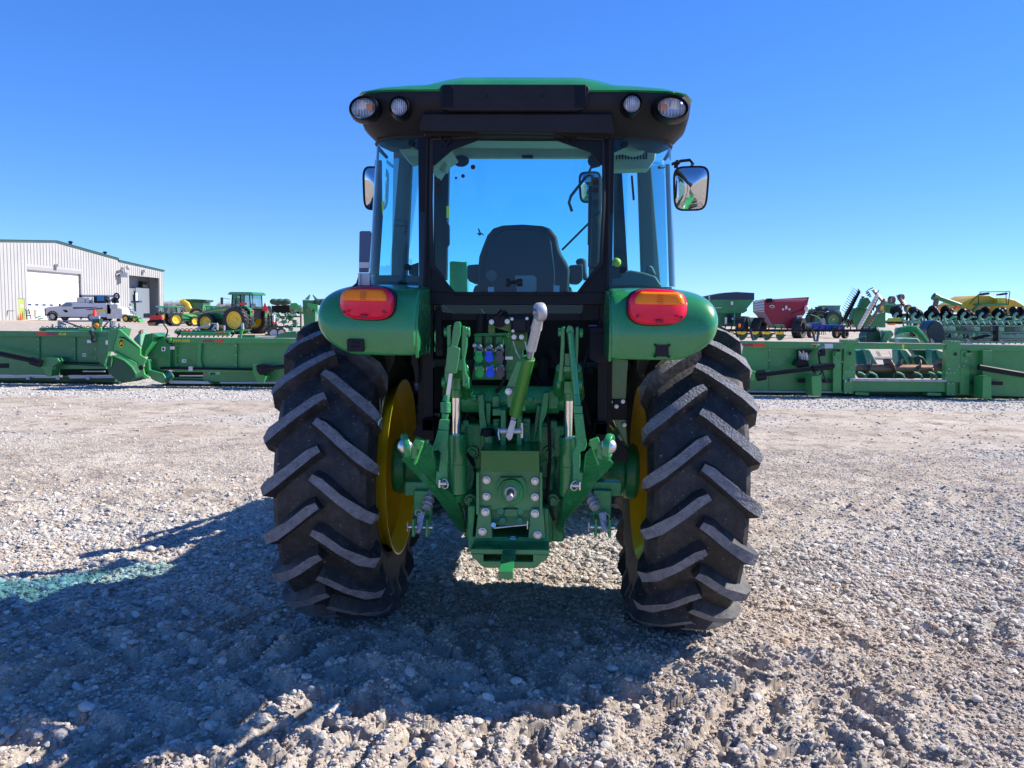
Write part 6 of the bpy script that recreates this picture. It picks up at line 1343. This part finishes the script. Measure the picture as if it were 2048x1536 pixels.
# --- folded disc harrow
t = Thing('disc_harrow', at_ground(1745, 50), 'folded disc harrow with upright gangs of pale round blades against the sky', 'disc harrow')
def gang(a, b, n, r, mat, Y, sq=.35, tilt=(1, 0, 0)):
    A, B = W(a[0], a[1], Y), W(b[0], b[1], Y)
    mb = MB(); mb.cyl(A, B, .05, n=6); t.p('gang_axle', mb, BLKF)
    for i in range(n):
        c_ = A.lerp(B, i/(n-1)); mb = MB(); d = Vector(tilt).normalized(); mb.lathe([(.001, .06), (r*.6, .03), (r, -.03), (r*.6, .01), (.001, .03)], c_, d, 16); t.p('disc_blade', mb, mat)
gang(*Z5([(320, 195), (110, 560)]), 13, .19, M('blade_pale', (.62, .58, .54), .35, metal=.3), 49.5, tilt=(.35, -.85, -.3))
gang(*Z5([(110, 130), (-60, 470)]), 15, .19, BLKF, 50.5, tilt=(.9, -.2, .4))
gang(*Z5([(160, 190), (0, 520)]), 14, .17, RUST, 50.8, tilt=(.9, -.3, .4))
gang(*Z5([(60, 200), (-90, 480)]), 13, .18, BLKF, 51.5, tilt=(.9, -.3, .3)); gang(*Z5([(330, 210), (140, 560)]), 14, .16, BLKF, 51, tilt=(.5, -.7, -.2)); gang(*Z5([(300, 300), (90, 560)]), 9, .2, BLKF, 51.3, tilt=(.8, -.4, .3))
gang(*Z5([(290, 130), (400, 260)]), 7, .2, RUST, 50.2, tilt=(.2, -.4, .8))
gang(*Z5([(590, 200), (650, 300)]), 5, .25, RUST, 50, tilt=(.2, -.5, .7))
gang(*Z5([(400, 240), (200, 560)]), 12, .14, RUST, 50.0, tilt=(.3, -.8, -.3))
mb = MB()
for i in range(11):
    k = i/10; mb.wc(*Z5([(85-130*k, 130+260*k), (30-130*k, 90+250*k)]), 50.6, .018, 5)
for q in ([(190, 130), (235, 205)], [(205, 120), (250, 200)], [(185, 160), (215, 145)], [(200, 185), (240, 165)], [(215, 115), (270, 90)], [(300, 190), (340, 120)]): mb.wc(*Z5(q), 50.1, .03, 5)
t.p('spring_tine', mb, BLKF)
mb = MB(); mb.wp(Z5([(150, 215), (215, 205), (250, 260), (200, 330), (110, 330)]), 50.3, .4); mb.wp(Z5([(60, 330), (200, 330), (260, 420), (420, 380), (420, 560), (60, 560), (20, 440)]), 50.6, .5); mb.wp(Z5([(400, 290), (520, 260), (600, 330), (500, 400), (420, 380)]), 50.4, .3); t.p('frame', mb, GREENH, bevel=.03)
mb = MB(); mb.wp(Z5([(400, 245), (530, 270), (520, 300), (410, 290)]), 50, .2); mb.wp(Z5([(540, 290), (600, 280), (620, 330), (560, 340)]), 50, .2); t.p('frame_brace', mb, GREENP)
for x, y, r in ((360, 335, .28), (490, 235, .24), (680, 335, .24), (600, 205, .2)): far_wheel(t, 'gauge_wheel', W(*Z5([(x, y)])[0], 49.2), r, .25, .5, rim_m=YEL if y > 300 else RUST, lugs=10, tyre_m=INTG)
# --- seeding drill: long toolbar with curved shanks
t = Thing('seed_drill', at_ground(1900, 32), 'long pale green drill with curved shanks and black press wheels along the right edge', 'seed drill')
mb = MB(); mb.wp(Z5([(620, 515), (950, 512), (2400, 500), (2400, 470), (700, 480), (600, 500)]), 32, .3); mb.wp(Z5([(560, 560), (2400, 560), (2400, 575), (560, 575)]), 32.5, .2); t.p('toolbar', mb, M('drill_green', (.12, .26, .18), .5, vary=.2))
mb = MB(); mb.wp(Z5([(560, 575), (2400, 575), (2400, 745), (560, 745)]), 33.2, .3); t.p('deck_panel', mb, M('drill_grey', (.16, .27, .22), .6, vary=.3, vscale=1.5), bevel=.02)
rr = random.Random(21)
for x in (560, 770, 970, 1140, 1350, 1560, 1760, 1960, 2160):
    mb = MB(); mb.path([W(a, b, 31.6) for a, b in Z5([(x-35, 505), (x-25, 470), (x-35, 430), (x-15, 400), (x+5, 390)])], .055, 6); mb.path([W(a, b, 31.6) for a, b in Z5([(x-20, 465), (x+30, 470), (x+80, 430)])], .05, 6); s_ = t.p('curved_shank', mb, GREENP)
    mb = MB()
    for k in range(5):
        c_ = W(*Z5([(x-38+k*19, 385+rr.uniform(-34, 34))])[0], 31.8+.3*rr.random()); q_ = rr.uniform(.6, 1); mb.lathe([(.04*q_, -.05), (.19*q_, -.06), (.215*q_, 0), (.19*q_, .06), (.04*q_, .05)], c_, (.9, .3+rr.random()*.5, rr.uniform(-.2, .2)), 14)
    t.p('press_wheel', mb, BLKF, s_)
    mb = MB(); mb.wp(Z5([(x-20, 480), (x+60, 480), (x+70, 510), (x-20, 510)]), 31.5, .3); t.p('mount', mb, GREENP, s_)
for i in range(10):
    mb = MB(); x = 1180+i*95; mb.wp(Z5([(x, 545+rr.random()*10), (x+60, 545), (x+70, 600), (x+20, 620+rr.random()*30)]), 31.2, .3); t.p('row_box', mb, [GREENP, GREEND, INTG][i % 3], bevel=.02)
for i in range(14):
    mb = MB(); x = 600+i*70; y = 600+rr.random()*60; mb.wp(Z5([(x, y), (x+30, y-5), (x+36, y+50), (x+5, y+60)]), 31.0, .3); t.p('row_box', mb, [GREENP, GREENH, BLKF][i % 3], bevel=.02)
# --- rows of parked implements filling the yard beyond the right header
def clutter(name, label, cat, x0, x1, Y, ytop, ybot, n, seed, mats):
    rr = random.Random(seed); t = Thing(name, at_ground((x0+x1)/2, Y), label, cat, 'implements parked in rows on the right'); hz = 632+(x0-1024)*.0157
    mb = MB(); mb.wc((x0, ytop+5), (x1, ytop+5), Y, .1, 6); mb.wc((x0, ytop+10), (x1, ytop+10), Y+1, .1, 6); mb.wc((x0+4, ybot-3), (x1-4, ybot-4), Y-.5, .08, 6); t.p('toolbar', mb, mats[0])
    for i in range(n):
        x = x0+(x1-x0)*(i+.5)/n+rr.uniform(-1, 1); h = ytop+rr.uniform(-2, 5); mb = MB()
        mb.path([W(x, h, Y), W(x+rr.uniform(-2, 2), (h+ybot)/2, Y), W(x+rr.uniform(-4, 4), ybot, Y-.3)], [.08, .1, .06], 5)
        mb.wp([(x-3, h+4), (x+2, h+3), (x+3.5, h+9), (x-2, h+10)], Y-.2, .4); mb.wp([(x-2, ybot-6), (x+3, ybot-7), (x+2, ybot-2), (x-2, ybot-3)], Y-.4, .3)
        t.p('shank', mb, mats[1+i % (len(mats)-1)])
    for k in range(2): far_wheel(t, 'wheel', W(x0+(x1-x0)*(.25+.5*k), ybot-5, Y-.6), .42*Y/60, .3, .6, lugs=10)
clutter('field_cultivator', 'green field cultivator low beyond the red cart, left of the folded harrow', 'cultivator', 1612, 1700, 90, 634, 656, 14, 31, [GREEND, GREENH, BLKF, GREENP])
clutter('field_cultivator', 'dark field cultivator just right of the folded harrow, behind the drill', 'cultivator', 1812, 1900, 62, 624, 660, 13, 32, [GREENH, BLKF, GREEND, GREENP])
clutter('field_cultivator', 'green cultivator with black tines under the yellow cart', 'cultivator', 1900, 2100, 47, 630, 672, 26, 33, [GREENH, BLKF, GREENH, BLKF])
clutter('field_cultivator', 'small implement between the green cart and the red cart', 'cultivator', 1490, 1530, 80, 642, 658, 7, 34, [GREENP, INTG, BLUEF, GREENP])
# --- air seeder cart
t = Thing('air_seeder_cart', at_ground(1990, 55), 'yellow seed cart with rounded tanks, a railing and a loading auger at the right edge', 'seed cart')
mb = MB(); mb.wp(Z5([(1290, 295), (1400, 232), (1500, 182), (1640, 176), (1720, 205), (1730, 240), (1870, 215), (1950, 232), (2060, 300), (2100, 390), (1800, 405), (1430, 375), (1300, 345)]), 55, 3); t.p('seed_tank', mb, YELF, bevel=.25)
mb = MB(); mb.wp(Z5([(1735, 212), (1840, 210), (1840, 280), (1735, 285)]), 54.6, .6); t.p('control_box', mb, YEL, bevel=.02)
mb = MB(); mb.wp(Z5([(1530, 280), (1860, 276), (1862, 296), (1530, 298)]), 54.2, .8); mb.wp(Z5([(1455, 360), (1530, 285), (1545, 295), (1475, 372)]), 54.2, .4); t.p('platform', mb, GREENH)
mb = MB()
for q in ([(1530, 140), (1880, 136)], [(1530, 140), (1528, 180)], [(1505, 175), (1400, 285)], [(1512, 178), (1512, 290)], [(1835, 137), (1840, 275)], [(1882, 136), (1862, 290)], [(1530, 160), (1640, 150)]): mb.wc(*Z5(q), 54.1, .025, 6)
t.p('railing', mb, BLKF)
for x in (1600, 1815):
    mb = MB(); mb.wp(Z5([(x-45, 165), (x+40, 150), (x+42, 170), (x-40, 182)]), 54.5, .5); t.p('tank_lid', mb, BLKF)
mb = MB(); mb.wc(*Z5([(1000, 195), (1300, 300)]), 54, .16, 12); mb.wc(*Z5([(980, 190), (1030, 215)]), 53.9, .25, 10); t.p('loading_auger', mb, GREENH)
mb = MB(); mb.wc(*Z5([(1020, 225), (998, 325)]), 53.8, .17, 10); mb.path([W(a, b, 53.8) for a, b in Z5([(970, 200), (990, 175), (1025, 172), (1045, 200)])], .04, 6); t.p('auger_spout', mb, M('spout_brown', (.14, .08, .07), .6))
mb = MB(); mb.wp(Z5([(1300, 400), (2100, 405), (2100, 435), (1300, 430)]), 54.5, 1); mb.wp(Z5([(1760, 400), (1830, 360), (1870, 440), (1800, 455)]), 54, .5); t.p('chassis', mb, BLKF)
t = Thing('seed_auger', at_ground(1883, 45), 'thin red auger frame standing between the drill and the yellow cart', 'auger')
mb = MB()
for q in ([(1040, 350), (1095, 345)], [(1095, 345), (1115, 310)], [(1085, 350), (1080, 440)], [(1060, 350), (1080, 420)], [(1210, 350), (1250, 315)], [(1250, 315), (1290, 310)]): mb.wc(*Z5(q), 45, .05, 6)
t.p('frame', mb, REDF)

# --- metal building
P0 = Vector((-61.24, 95.7, 0)); P1 = Vector((-58.8, 135, 0)); BD = (P1-P0).normalized(); BN = Vector((BD.y, -BD.x, 0))
def BP(px, py, off=0):
    r = ray(px, py); o = Vector((0, 0, H)); q = P0+BN*off; k = (q-o).dot(BN)/r.dot(BN); return o+r*k
bt = Thing('metal_building', P0+BD*10, 'tall white metal shop building with ribbed walls and a big white door', 'building')
def bpoly(l, off, th): m_ = MB(); m_.ext([BP(a, b, off) for a, b in l], -BN*th); return m_
def bs(px): return (BP(px, 600)-P0).dot(BD)
def bz(px, py): return BP(px, py).z
S0 = -14; sR = bs(327); zr0 = bz(0, 481); sr = bs(114.5); zr = bz(114.5, 482.5); ss = bs(238); zs = bz(238, 517.5); ze = bz(327, 541)
def roofz(s):
    if s < sr: return zr+(s-sr)*(zr-zr0)/sr if sr else zr
    if s < ss: return zr+(zs-zr)*(s-sr)/(ss-sr)
    return zs-.25+(ze-zs+.25)*(s-ss)/(sR-ss)
d0, d1, dz = bs(56), bs(163), bz(110, 537.5); b0_, b1_, bzz = bs(259), bs(319), bz(290, 553.5); m0, m1, mz = bs(36), bs(49), bz(42, 597)
def wallq(s0, s1, z0, z0b, mb, off=0):
    n = max(1, int((s1-s0)/3)); g = lambda s, z: P0+BD*s+BN*off+Vector((0, 0, z))
    pts = [g(s0, z0), g(s1, z0b)]+[g(s1+(s0-s1)*i/n, roofz(s1+(s0-s1)*i/n+(-.001 if i == 0 else .001))) for i in range(n+1)]
    mb.ext(pts, -BN*.25)
mb = MB()
for a, b, z0 in ((S0, m0, -.3), (m0, m1, mz), (m1, d0, -.3), (d0, sr, dz), (sr, d1, dz), (d1, ss, -.3), (ss, b0_, -.3), (b0_, b1_, bzz), (b1_, sR, -.3)): wallq(a, b, z0, z0, mb)
s = S0+.2
while s < sR-.1:
    z0 = dz+.3 if d0-.15 < s < d1+.35 else (bzz if b0_ < s < b1_ else (mz if m0 < s < m1 else 0))
    zt = roofz(s)-.35; mb.box(P0+BD*s+BN*.025+Vector((0, 0, (z0+zt)/2)), (.06, .10, zt-z0), rz=math.atan2(BN.y, BN.x)); s += .62
mb.ext([P0+BD*sR+Vector((0, 0, -.3)), P0+BD*sR+Vector((0, 0, ze)), P0+BD*sR-BN*30+Vector((0, 0, ze)), P0+BD*sR-BN*30+Vector((0, 0, -.3))], BD*-.2)
wall = bt.p('wall', mb, M('metal_siding', (.37, .37, .365), .5, vary=.06, vscale=.3))
mb = MB()
for a, b in ((S0, sr), (sr, ss), (ss, sR+.3)):
    za, zb_ = roofz(a+.001), roofz(b-.001); g = lambda s, z, o: P0+BD*s+BN*o+Vector((0, 0, z))
    mb.ext([g(a, za-.16, .15), g(b, zb_-.16, .15), g(b, zb_+.04, .15), g(a, za+.04, .15)], -BN*.25); mb.ext([g(a, za+.04, .22), g(b, zb_+.04, .22), g(b, zb_+.1, .22), g(a, za+.1, .22)], -BN*34)
bt.p('roof', mb, M('roof_green', (.03, .09, .075), .5))
mb = MB(); g = lambda s, z, o: P0+BD*s+BN*o+Vector((0, 0, z))
for k in range(5): mb.ext([g(d0, .02+k*(dz-.35)/5, -.3), g(d1, .02+k*(dz-.35)/5, -.3), g(d1, (k+1)*(dz-.35)/5, -.3), g(d0, (k+1)*(dz-.35)/5, -.3)], -BN*.08)
dr = bt.p('overhead_door', mb, M('door_white', (.60, .60, .60), .45), bevel=.02)
for k in range(4):
    mb = MB(); sw = bs(60+k*14.3); se = bs(67+k*14.3); mb.ext([g(sw, bz(60, 611), -.29), g(se, bz(60, 611), -.29), g(se, bz(60, 607.5), -.29), g(sw, bz(60, 607.5), -.29)], -BN*.05); bt.p('door_window', mb, M('win_dark', (.02, .03, .12), .2) if k == 0 else bpy.data.materials['win_dark'], dr)
mb = MB(); mb.ext([g(d0, dz-.42, .02), g(d1+.25, dz-.42, .02), g(d1+.25, dz, .02), g(d0, dz, .02)], -BN*.35); mb.ext([g(d1, 0, .02), g(d1+.3, 0, .02), g(d1+.3, dz-.42, .02), g(d1, dz-.42, .02)], -BN*.35); bt.p('door_trim', mb, M('trim_grey', (.30, .29, .30), .5))
mb = MB(); mb.ext([g(m0, 0, -.05), g(m1, 0, -.05), g(m1, mz, -.05), g(m0, mz, -.05)], -BN*.08); md = bt.p('entry_door', mb, M('door_olive', (.32, .38, .10), .5))
mb = MB(); mb.ext([g(m0+.5, mz*.58, -.04), g(m0+.95, mz*.58, -.04), g(m0+.95, mz*.72, -.04), g(m0+.5, mz*.72, -.04)], -BN*.03); bt.p('door_notice', mb, LABEL, md)
mb = MB(); mb.ext([g(b0_-.5, -.2, -2.2), g(b1_+1, -.2, -2.2), g(b1_+1, bzz+.5, -2.2), g(b0_-.5, bzz+.5, -2.2)], -BN*.1); mb.ext([g(b0_, 0, -.02), g(b1_, 0, -.02), g(b1_, .02, -.02), g(b0_, .02, -.02)], -BN*6)
bay = bt.p('bay_wall', mb, M('bay_grey', (.22, .24, .26), .6, vary=.1))
mb = MB(); sm = (b0_+b1_)/2
mb.ext([g(b0_+.2, 0, -1.8), g(sm, 0, -1.8), g(sm, bzz*.72, -1.8), g(b0_+.2, bzz*.72, -1.8)], -BN*.12); mb.ext([g(sm, 0, -1.5), g(b1_-.2, 0, -1.5), g(b1_-.2, bzz*.74, -1.5), g(sm, bzz*.74, -1.5)], -BN*.12); bt.p('sliding_door', mb, M('slide_grey', (.17, .2, .23), .5), bay)
mb = MB(); mb.ext([g(sm+2, bzz*.76, -1.4), g(sm+3.4, bzz*.76, -1.4), g(sm+3.4, bzz*.9, -1.4), g(sm+2, bzz*.9, -1.4)], -BN*.6); bt.p('heater', mb, BLKR, bay)
mb = MB(); mb.ext([g(sm-.3, bzz*.42, -1.35), g(sm+.2, bzz*.42, -1.35), g(sm+.2, bzz*.62, -1.35), g(sm-.3, bzz*.62, -1.35)], -BN*.1); bt.p('light_panel', mb, LABEL, bay)
for px, py, sz in ((116, 531, .35), (289, 542.5, .4)):
    mb = MB(); c_ = BP(px, py, .35); mb.box(c_, (.5, .6, sz), rz=math.atan2(BN.y, BN.x)); mb.cyl(c_-BN*.1, c_-BN*.4, .08, n=8); bt.p('wall_lamp', mb, ALU)
mb = MB(); mb.path([BP(244, 540, .2), BP(244, 536, .8), BP(249, 537, 1.2), BP(250, 545, 1.2)], .18, 8); mb.box(BP(249, 550, .8), (1.0, 1.1, .7), rz=.3); mb.ball(BP(256, 535.5, .8), .35, 10); bt.p('vent_hood', mb, ALU)
for px, py in ((141, 486.5), (210, 507)):
    mb = MB(); c_ = BP(px, py, -1.5); mb.cyl(c_-Vector((0, 0, .3)), c_+Vector((0, 0, .2)), .2, n=8); mb.cyl(c_+Vector((0, 0, .1)), c_+Vector((0, 0, .3)), .4, .2, n=8); bt.p('roof_vent', mb, BLKF)
# things in front of the building
for i, (px, lb, base) in enumerate(((27.5, 'orange and white traffic cone, left one of the pair by the olive door', 1), (31.5, 'orange and white traffic cone, right one of the pair by the olive door', 1), (42, 'plain red-orange traffic cone in front of the olive door', 0))):
    p = W(px, 639.5, 99); t = Thing('traffic_cone', (p.x, 99, 0), lb, 'traffic cone', 'traffic cones by the building')
    mb = MB(); mb.box((p.x, 99, .03), (.42, .42, .06)); mb.cyl((p.x, 99, .06), (p.x, 99, .92), .18, .03, 14); o = t.p('cone_body', mb, M('cone_orange', (.85, .12, .03), .5) if i == 0 else bpy.data.materials['cone_orange'])
    if base:
        for z in (.35, .62): mb = MB(); mb.cyl((p.x, 99, z), (p.x, 99, z+.14), .128-.17*(z-.3)*.9+.012, .105-.17*(z-.3)*.9+.012, 14); t.p('reflective_band', mb, LABEL, o)
t = Thing('storage_cabinet', at_ground(8, 98), 'pale grey cabinet cut by the left edge of the photo, beside the building', 'cabinet')
mb = MB(); mb.wr(-20, 614, 21.5, 638, 98, 1.5); t.p('body', mb, M('cab_pale', (.5, .55, .56), .4)); mb = MB(); mb.wr(-20, 613, 22, 615, 97.9, 1.6); mb.wr(20.5, 615, 21.5, 638, 97.9, .2); mb.wr(-5, 621, 27, 622.3, 97, .2); t.p('trim', mb, M('trim_blue', (.1, .16, .3), .4))
t = Thing('ladder', at_ground(56, 100), 'dark step ladder leaning by the big white door', 'ladder')
mb = MB()
for q in ([(310, 950), (325, 1075)], [(345, 950), (375, 1075)], [(318, 1000), (355, 1000)], [(320, 1030), (362, 1030)], [(316, 975), (350, 975)]): mb.wc(*Z1(q), 100, .06, 5)
t.p('rails', mb, BLKF)
t = Thing('timber_post', at_ground(70, 99), 'short brown timber post and a green hose coil against the white door', 'post')
mb = MB(); mb.wp(Z1(rect(413, 958, 425, 1050)), 99, .15); t.p('post', mb, M('timber', (.42, .25, .14), .7))
mb = MB(); mb.path([W(a, b, 98.8) for a, b in Z1([(420, 1065), (450, 1050), (490, 1040), (520, 1062), (460, 1072)])], .08, 6); t.p('hose_coil', mb, GREENP)
# service truck
t = Thing('service_truck', at_ground(165, 97), 'white service truck with a utility body, a crane boom and dark and yellow stripes', 'truck')
TW = M('truck_white', (.54, .55, .60), .35, coat=.3)
mb = MB(); mb.wp(Z1([(548, 940), (575, 925), (700, 915), (725, 912), (790, 868), (878, 866), (880, 1048), (700, 1048), (690, 1020), (660, 992), (620, 985), (590, 995), (570, 1025), (548, 1015)]), 97, 2.0); cb = t.p('cab', mb, TW, bevel=.06)
mb = MB(); mb.wp(Z1([(742, 915), (800, 876), (860, 874), (862, 914), (835, 922), (742, 922)]), 96.96, 2.08); t.p('cab_window', mb, M('truck_glass', (.05, .12, .2), .08, coat=1), cb)
mb = MB(); mb.wp(Z1([(875, 880), (1282, 882), (1282, 1050), (1140, 1050), (1120, 1015), (1070, 1015), (1050, 1048), (875, 1048)]), 96.9, 2.2); bd = t.p('utility_body', mb, TW, bevel=.04)
mb = MB(); mb.wp(Z1([(880, 930), (1180, 930), (1100, 943), (880, 951)]), 96.87, .03); mb.wp(Z1([(1025, 958), (1240, 935), (1235, 950), (1060, 966)]), 96.87, .03); t.p('dark_stripe', mb, M('stripe_navy', (.03, .035, .09), .4), bd)
mb = MB(); mb.wp(Z1([(1060, 975), (1270, 958), (1270, 990), (1110, 988)]), 96.87, .03); t.p('yellow_stripe', mb, YEL, bd)
mb = MB(); mb.wp(Z1([(752, 962), (835, 962), (800, 995), (780, 990)]), 96.97, .03); t.p('door_emblem', mb, BLKF, cb)
mb = MB(); mb.wp(Z1([(795, 950), (820, 948), (845, 985), (820, 975)]), 96.95, .03); t.p('door_stripe', mb, LABEL, cb)
mb = MB(); mb.wp(Z1([(1282, 890), (1470, 950), (1470, 1010), (1450, 1012), (1540, 1020), (1540, 1065), (1300, 1068), (1282, 1050)]), 97.0, 2.0); mb.wr(214, 606, 222, 628, 97, 2); t.p('rear_deck', mb, M('deck_white', (.66, .64, .62), .5, vary=.15, vscale=1.5), bevel=.03)
mb = MB(); mb.wp(Z1([(1322, 893), (1415, 893), (1412, 948), (1325, 948)]), 96.8, .5); t.p('deck_box', mb, ALU)
mb = MB(); mb.wc(*Z1([(965, 792), (1430, 797)]), 98, .16, 10); mb.wc(*Z1([(1310, 870), (1400, 800)]), 98, .14, 8); mb.wc(*Z1([(1245, 815), (1350, 850)]), 97.8, .08, 8); cr = t.p('crane_boom', mb, M('boom_grey', (.42, .44, .5), .4))
mb = MB(); mb.torus(W(*Z1([(1405, 797)])[0], 97.9), (0, 1, 0), .32, .1, 16, 6); mb.wp(Z1([(1345, 830), (1395, 820), (1410, 880), (1350, 880)]), 97.7, .5); mb.ball(W(*Z1([(970, 795)])[0], 97.8), .22, 8); t.p('boom_head', mb, BLKF, cr)
mb = MB(); mb.wp(Z1(rect(925, 812, 1022, 880)), 97.2, 1.2); mb.wp(Z1(rect(1030, 815, 1075, 880)), 97.2, 1); t.p('tool_chest', mb, ALU, bevel=.02)
mb = MB(); mb.wp(Z1(rect(1128, 797, 1262, 880)), 97.2, 1.2); gn = t.p('generator', mb, BLKF, bevel=.02)
mb = MB(); mb.wp(Z1(rect(1168, 797, 1252, 856)), 97.15, .3); t.p('generator_panel', mb, M('gen_blue', (.02, .17, .42), .4), gn)
mb = MB(); mb.wp(Z1([(534, 945), (550, 940), (552, 1035), (540, 1030)]), 97.1, 1.8); mb.wp(Z1([(705, 890), (722, 890), (722, 915), (708, 915)]), 96.7, .2); mb.wp(Z1([(690, 1048), (1290, 1050), (1290, 1062), (690, 1060)]), 97.2, 1.6); mb.wp(Z1([(1250, 1068), (1330, 1068), (1310, 1100), (1270, 1095)]), 97.3, .5); mb.wp(Z1([(1405, 1068), (1430, 1068), (1430, 1100), (1405, 1100)]), 97.3, .5); t.p('bumper', mb, BLKF)
mb = MB(); mb.torus(W(*Z1([(632, 1040)])[0], 96.97), (0, 1, 0), .62, .05, 24, 6); t.p('wheel_arch', mb, BLKR, cb)
for x, y_ in ((105.5, 97.2), (184, 97.2), (130, 99), (206, 99)): far_wheel(t, 'wheel', (W(x, 634, y_).x, y_, .5), .5, .3, 0, rim_m=ALU, lugs=14)
# flat trailer in front of the bay
t = Thing('flat_trailer', at_ground(300, 112), 'low dark trailer bed standing at the open bay of the building', 'trailer')
mb = MB(); mb.wp(Z1([(1725, 1005), (1900, 1000), (1990, 1020), (1990, 1055), (1725, 1058)]), 110, 2); t.p('bed', mb, M('trailer_dark', (.05, .05, .06), .6), bevel=.05)
mb = MB(); mb.wp(Z1([(1575, 855), (1670, 850), (1675, 872), (1580, 875)]), 118, 1); t.p('canopy', mb, M('canopy_blue', (.02, .04, .14), .5))

# --- birds, houses, far trees
t = Thing('bird', W(960, 465, 30), 'dark bird in flight seen through the rear window glass', 'bird')
b0 = W(960, 465, 30); k = 30/F
def bp_(x, y, d=0): return b0+Vector((x*k, d, -y*k))
mb = MB(); mb.path([bp_(6, 2), bp_(2, 2), bp_(-3, 3), bp_(-6, 1.5)], [.01, .03, .035, .008], 8)
mb.ext([bp_(-1, 2), bp_(2, 1), bp_(-1, -6), bp_(-3, -9), bp_(-4, -5)], (0, .015, 0)); mb.ext([bp_(1, 3), bp_(-3, 3), bp_(-2, 6), bp_(3, 5)], (0, .06, 0)); mb.ext([bp_(3, 2), bp_(8, 4), bp_(8, 6), bp_(4, 4)], (0, .02, 0)); t.p('body', mb, BLKR)
for px, w_, h_, lb in ((1492, 8, 6, 'tan low house roof on the horizon between the grain carts'), (1508, 10, 4, 'grey low shed on the horizon beside the tan house')):
    t = Thing('far_house', at_ground(px, 420), lb, 'house'); mb = MB(); mb.wr(px-w_, 641-h_+1, px+w_, 642, 420, 10); wl = t.p('wall', mb, M('wall_tan', (.4, .33, .28), .8) if px < 1500 else bpy.data.materials['wall_tan'])
    mb = MB(); mb.wp([(px-w_-1, 641-h_+1), (px+w_+1, 641-h_+1), (px+w_-2, 641-h_-2), (px-w_+2, 641-h_-2)], 419, 12); t.p('roof', mb, M('roof_tan', (.28, .22, .19), .8) if px < 1500 else bpy.data.materials['roof_tan'])
TRM = M('bare_wood', (.16, .13, .11), .9); rr = random.Random(5)
TWM = M('bare_twigs', (.38, .34, .32), .9)
def bare_tree(px, Y, h, lb):
    p = W(px, 640, Y); t = Thing('bare_tree', (p.x, Y, 0), lb, 'tree', 'bare trees on the horizon')
    mb = MB(); mb.path([(p.x, Y, 0), (p.x+.2, Y, h*.3), (p.x-.1, Y, h*.55)], [.4, .28, .15], 6); t.p('trunk', mb, TRM)
    mb = MB()
    for i in range(80):
        a = rr.random()*6.28; r0 = h*.42*math.sqrt(rr.random()); z1 = h*(.35+.65*rr.random()*(1-.5*(r0/(h*.45))**2)); s_ = Vector((p.x, Y, h*(.25+.3*rr.random()))); e = Vector((p.x+math.cos(a)*r0, Y+math.sin(a)*r0, z1))
        mb.path([s_, s_.lerp(e, .5)+Vector((rr.uniform(-.4, .4), 0, .4)), e], [.10, .07, .03], 3)
        for _ in range(5):
            q = s_.lerp(e, .4+.6*rr.random()); mb.path([q, q+Vector((rr.uniform(-1, 1), rr.uniform(-1, 1), rr.uniform(.2, 1.3)))], [.05, .02], 3)
    t.p('crown', mb, TWM)
for i, px in enumerate((330, 338, 347, 356, 366, 440, 448, 457)):
    bare_tree(px, 300+rr.random()*60, 4.6+rr.random()*1.5, 'bare brownish tree on the skyline, %s' % ('in the clump right of the metal building' if px < 400 else 'just left of the large tractor cab'))
mb = MB(); rr = random.Random(8)
for i in range(420):
    x = rr.uniform(-900, 900); Yt = 900+rr.random()*60; h = rr.uniform(2.5, 7)*(1.3 if x < -100 else .7)
    for _ in range(3): mb.ball((x+rr.uniform(-4, 4), Yt, h*.3), 1, 6, (rr.uniform(3, 6), 2, h*rr.uniform(.5, 1)))
fin('far_woods', mb, M('woods', (.16, .15, .14), .95), label='thin grey line of far trees along the horizon', cat='woods', kind='stuff')
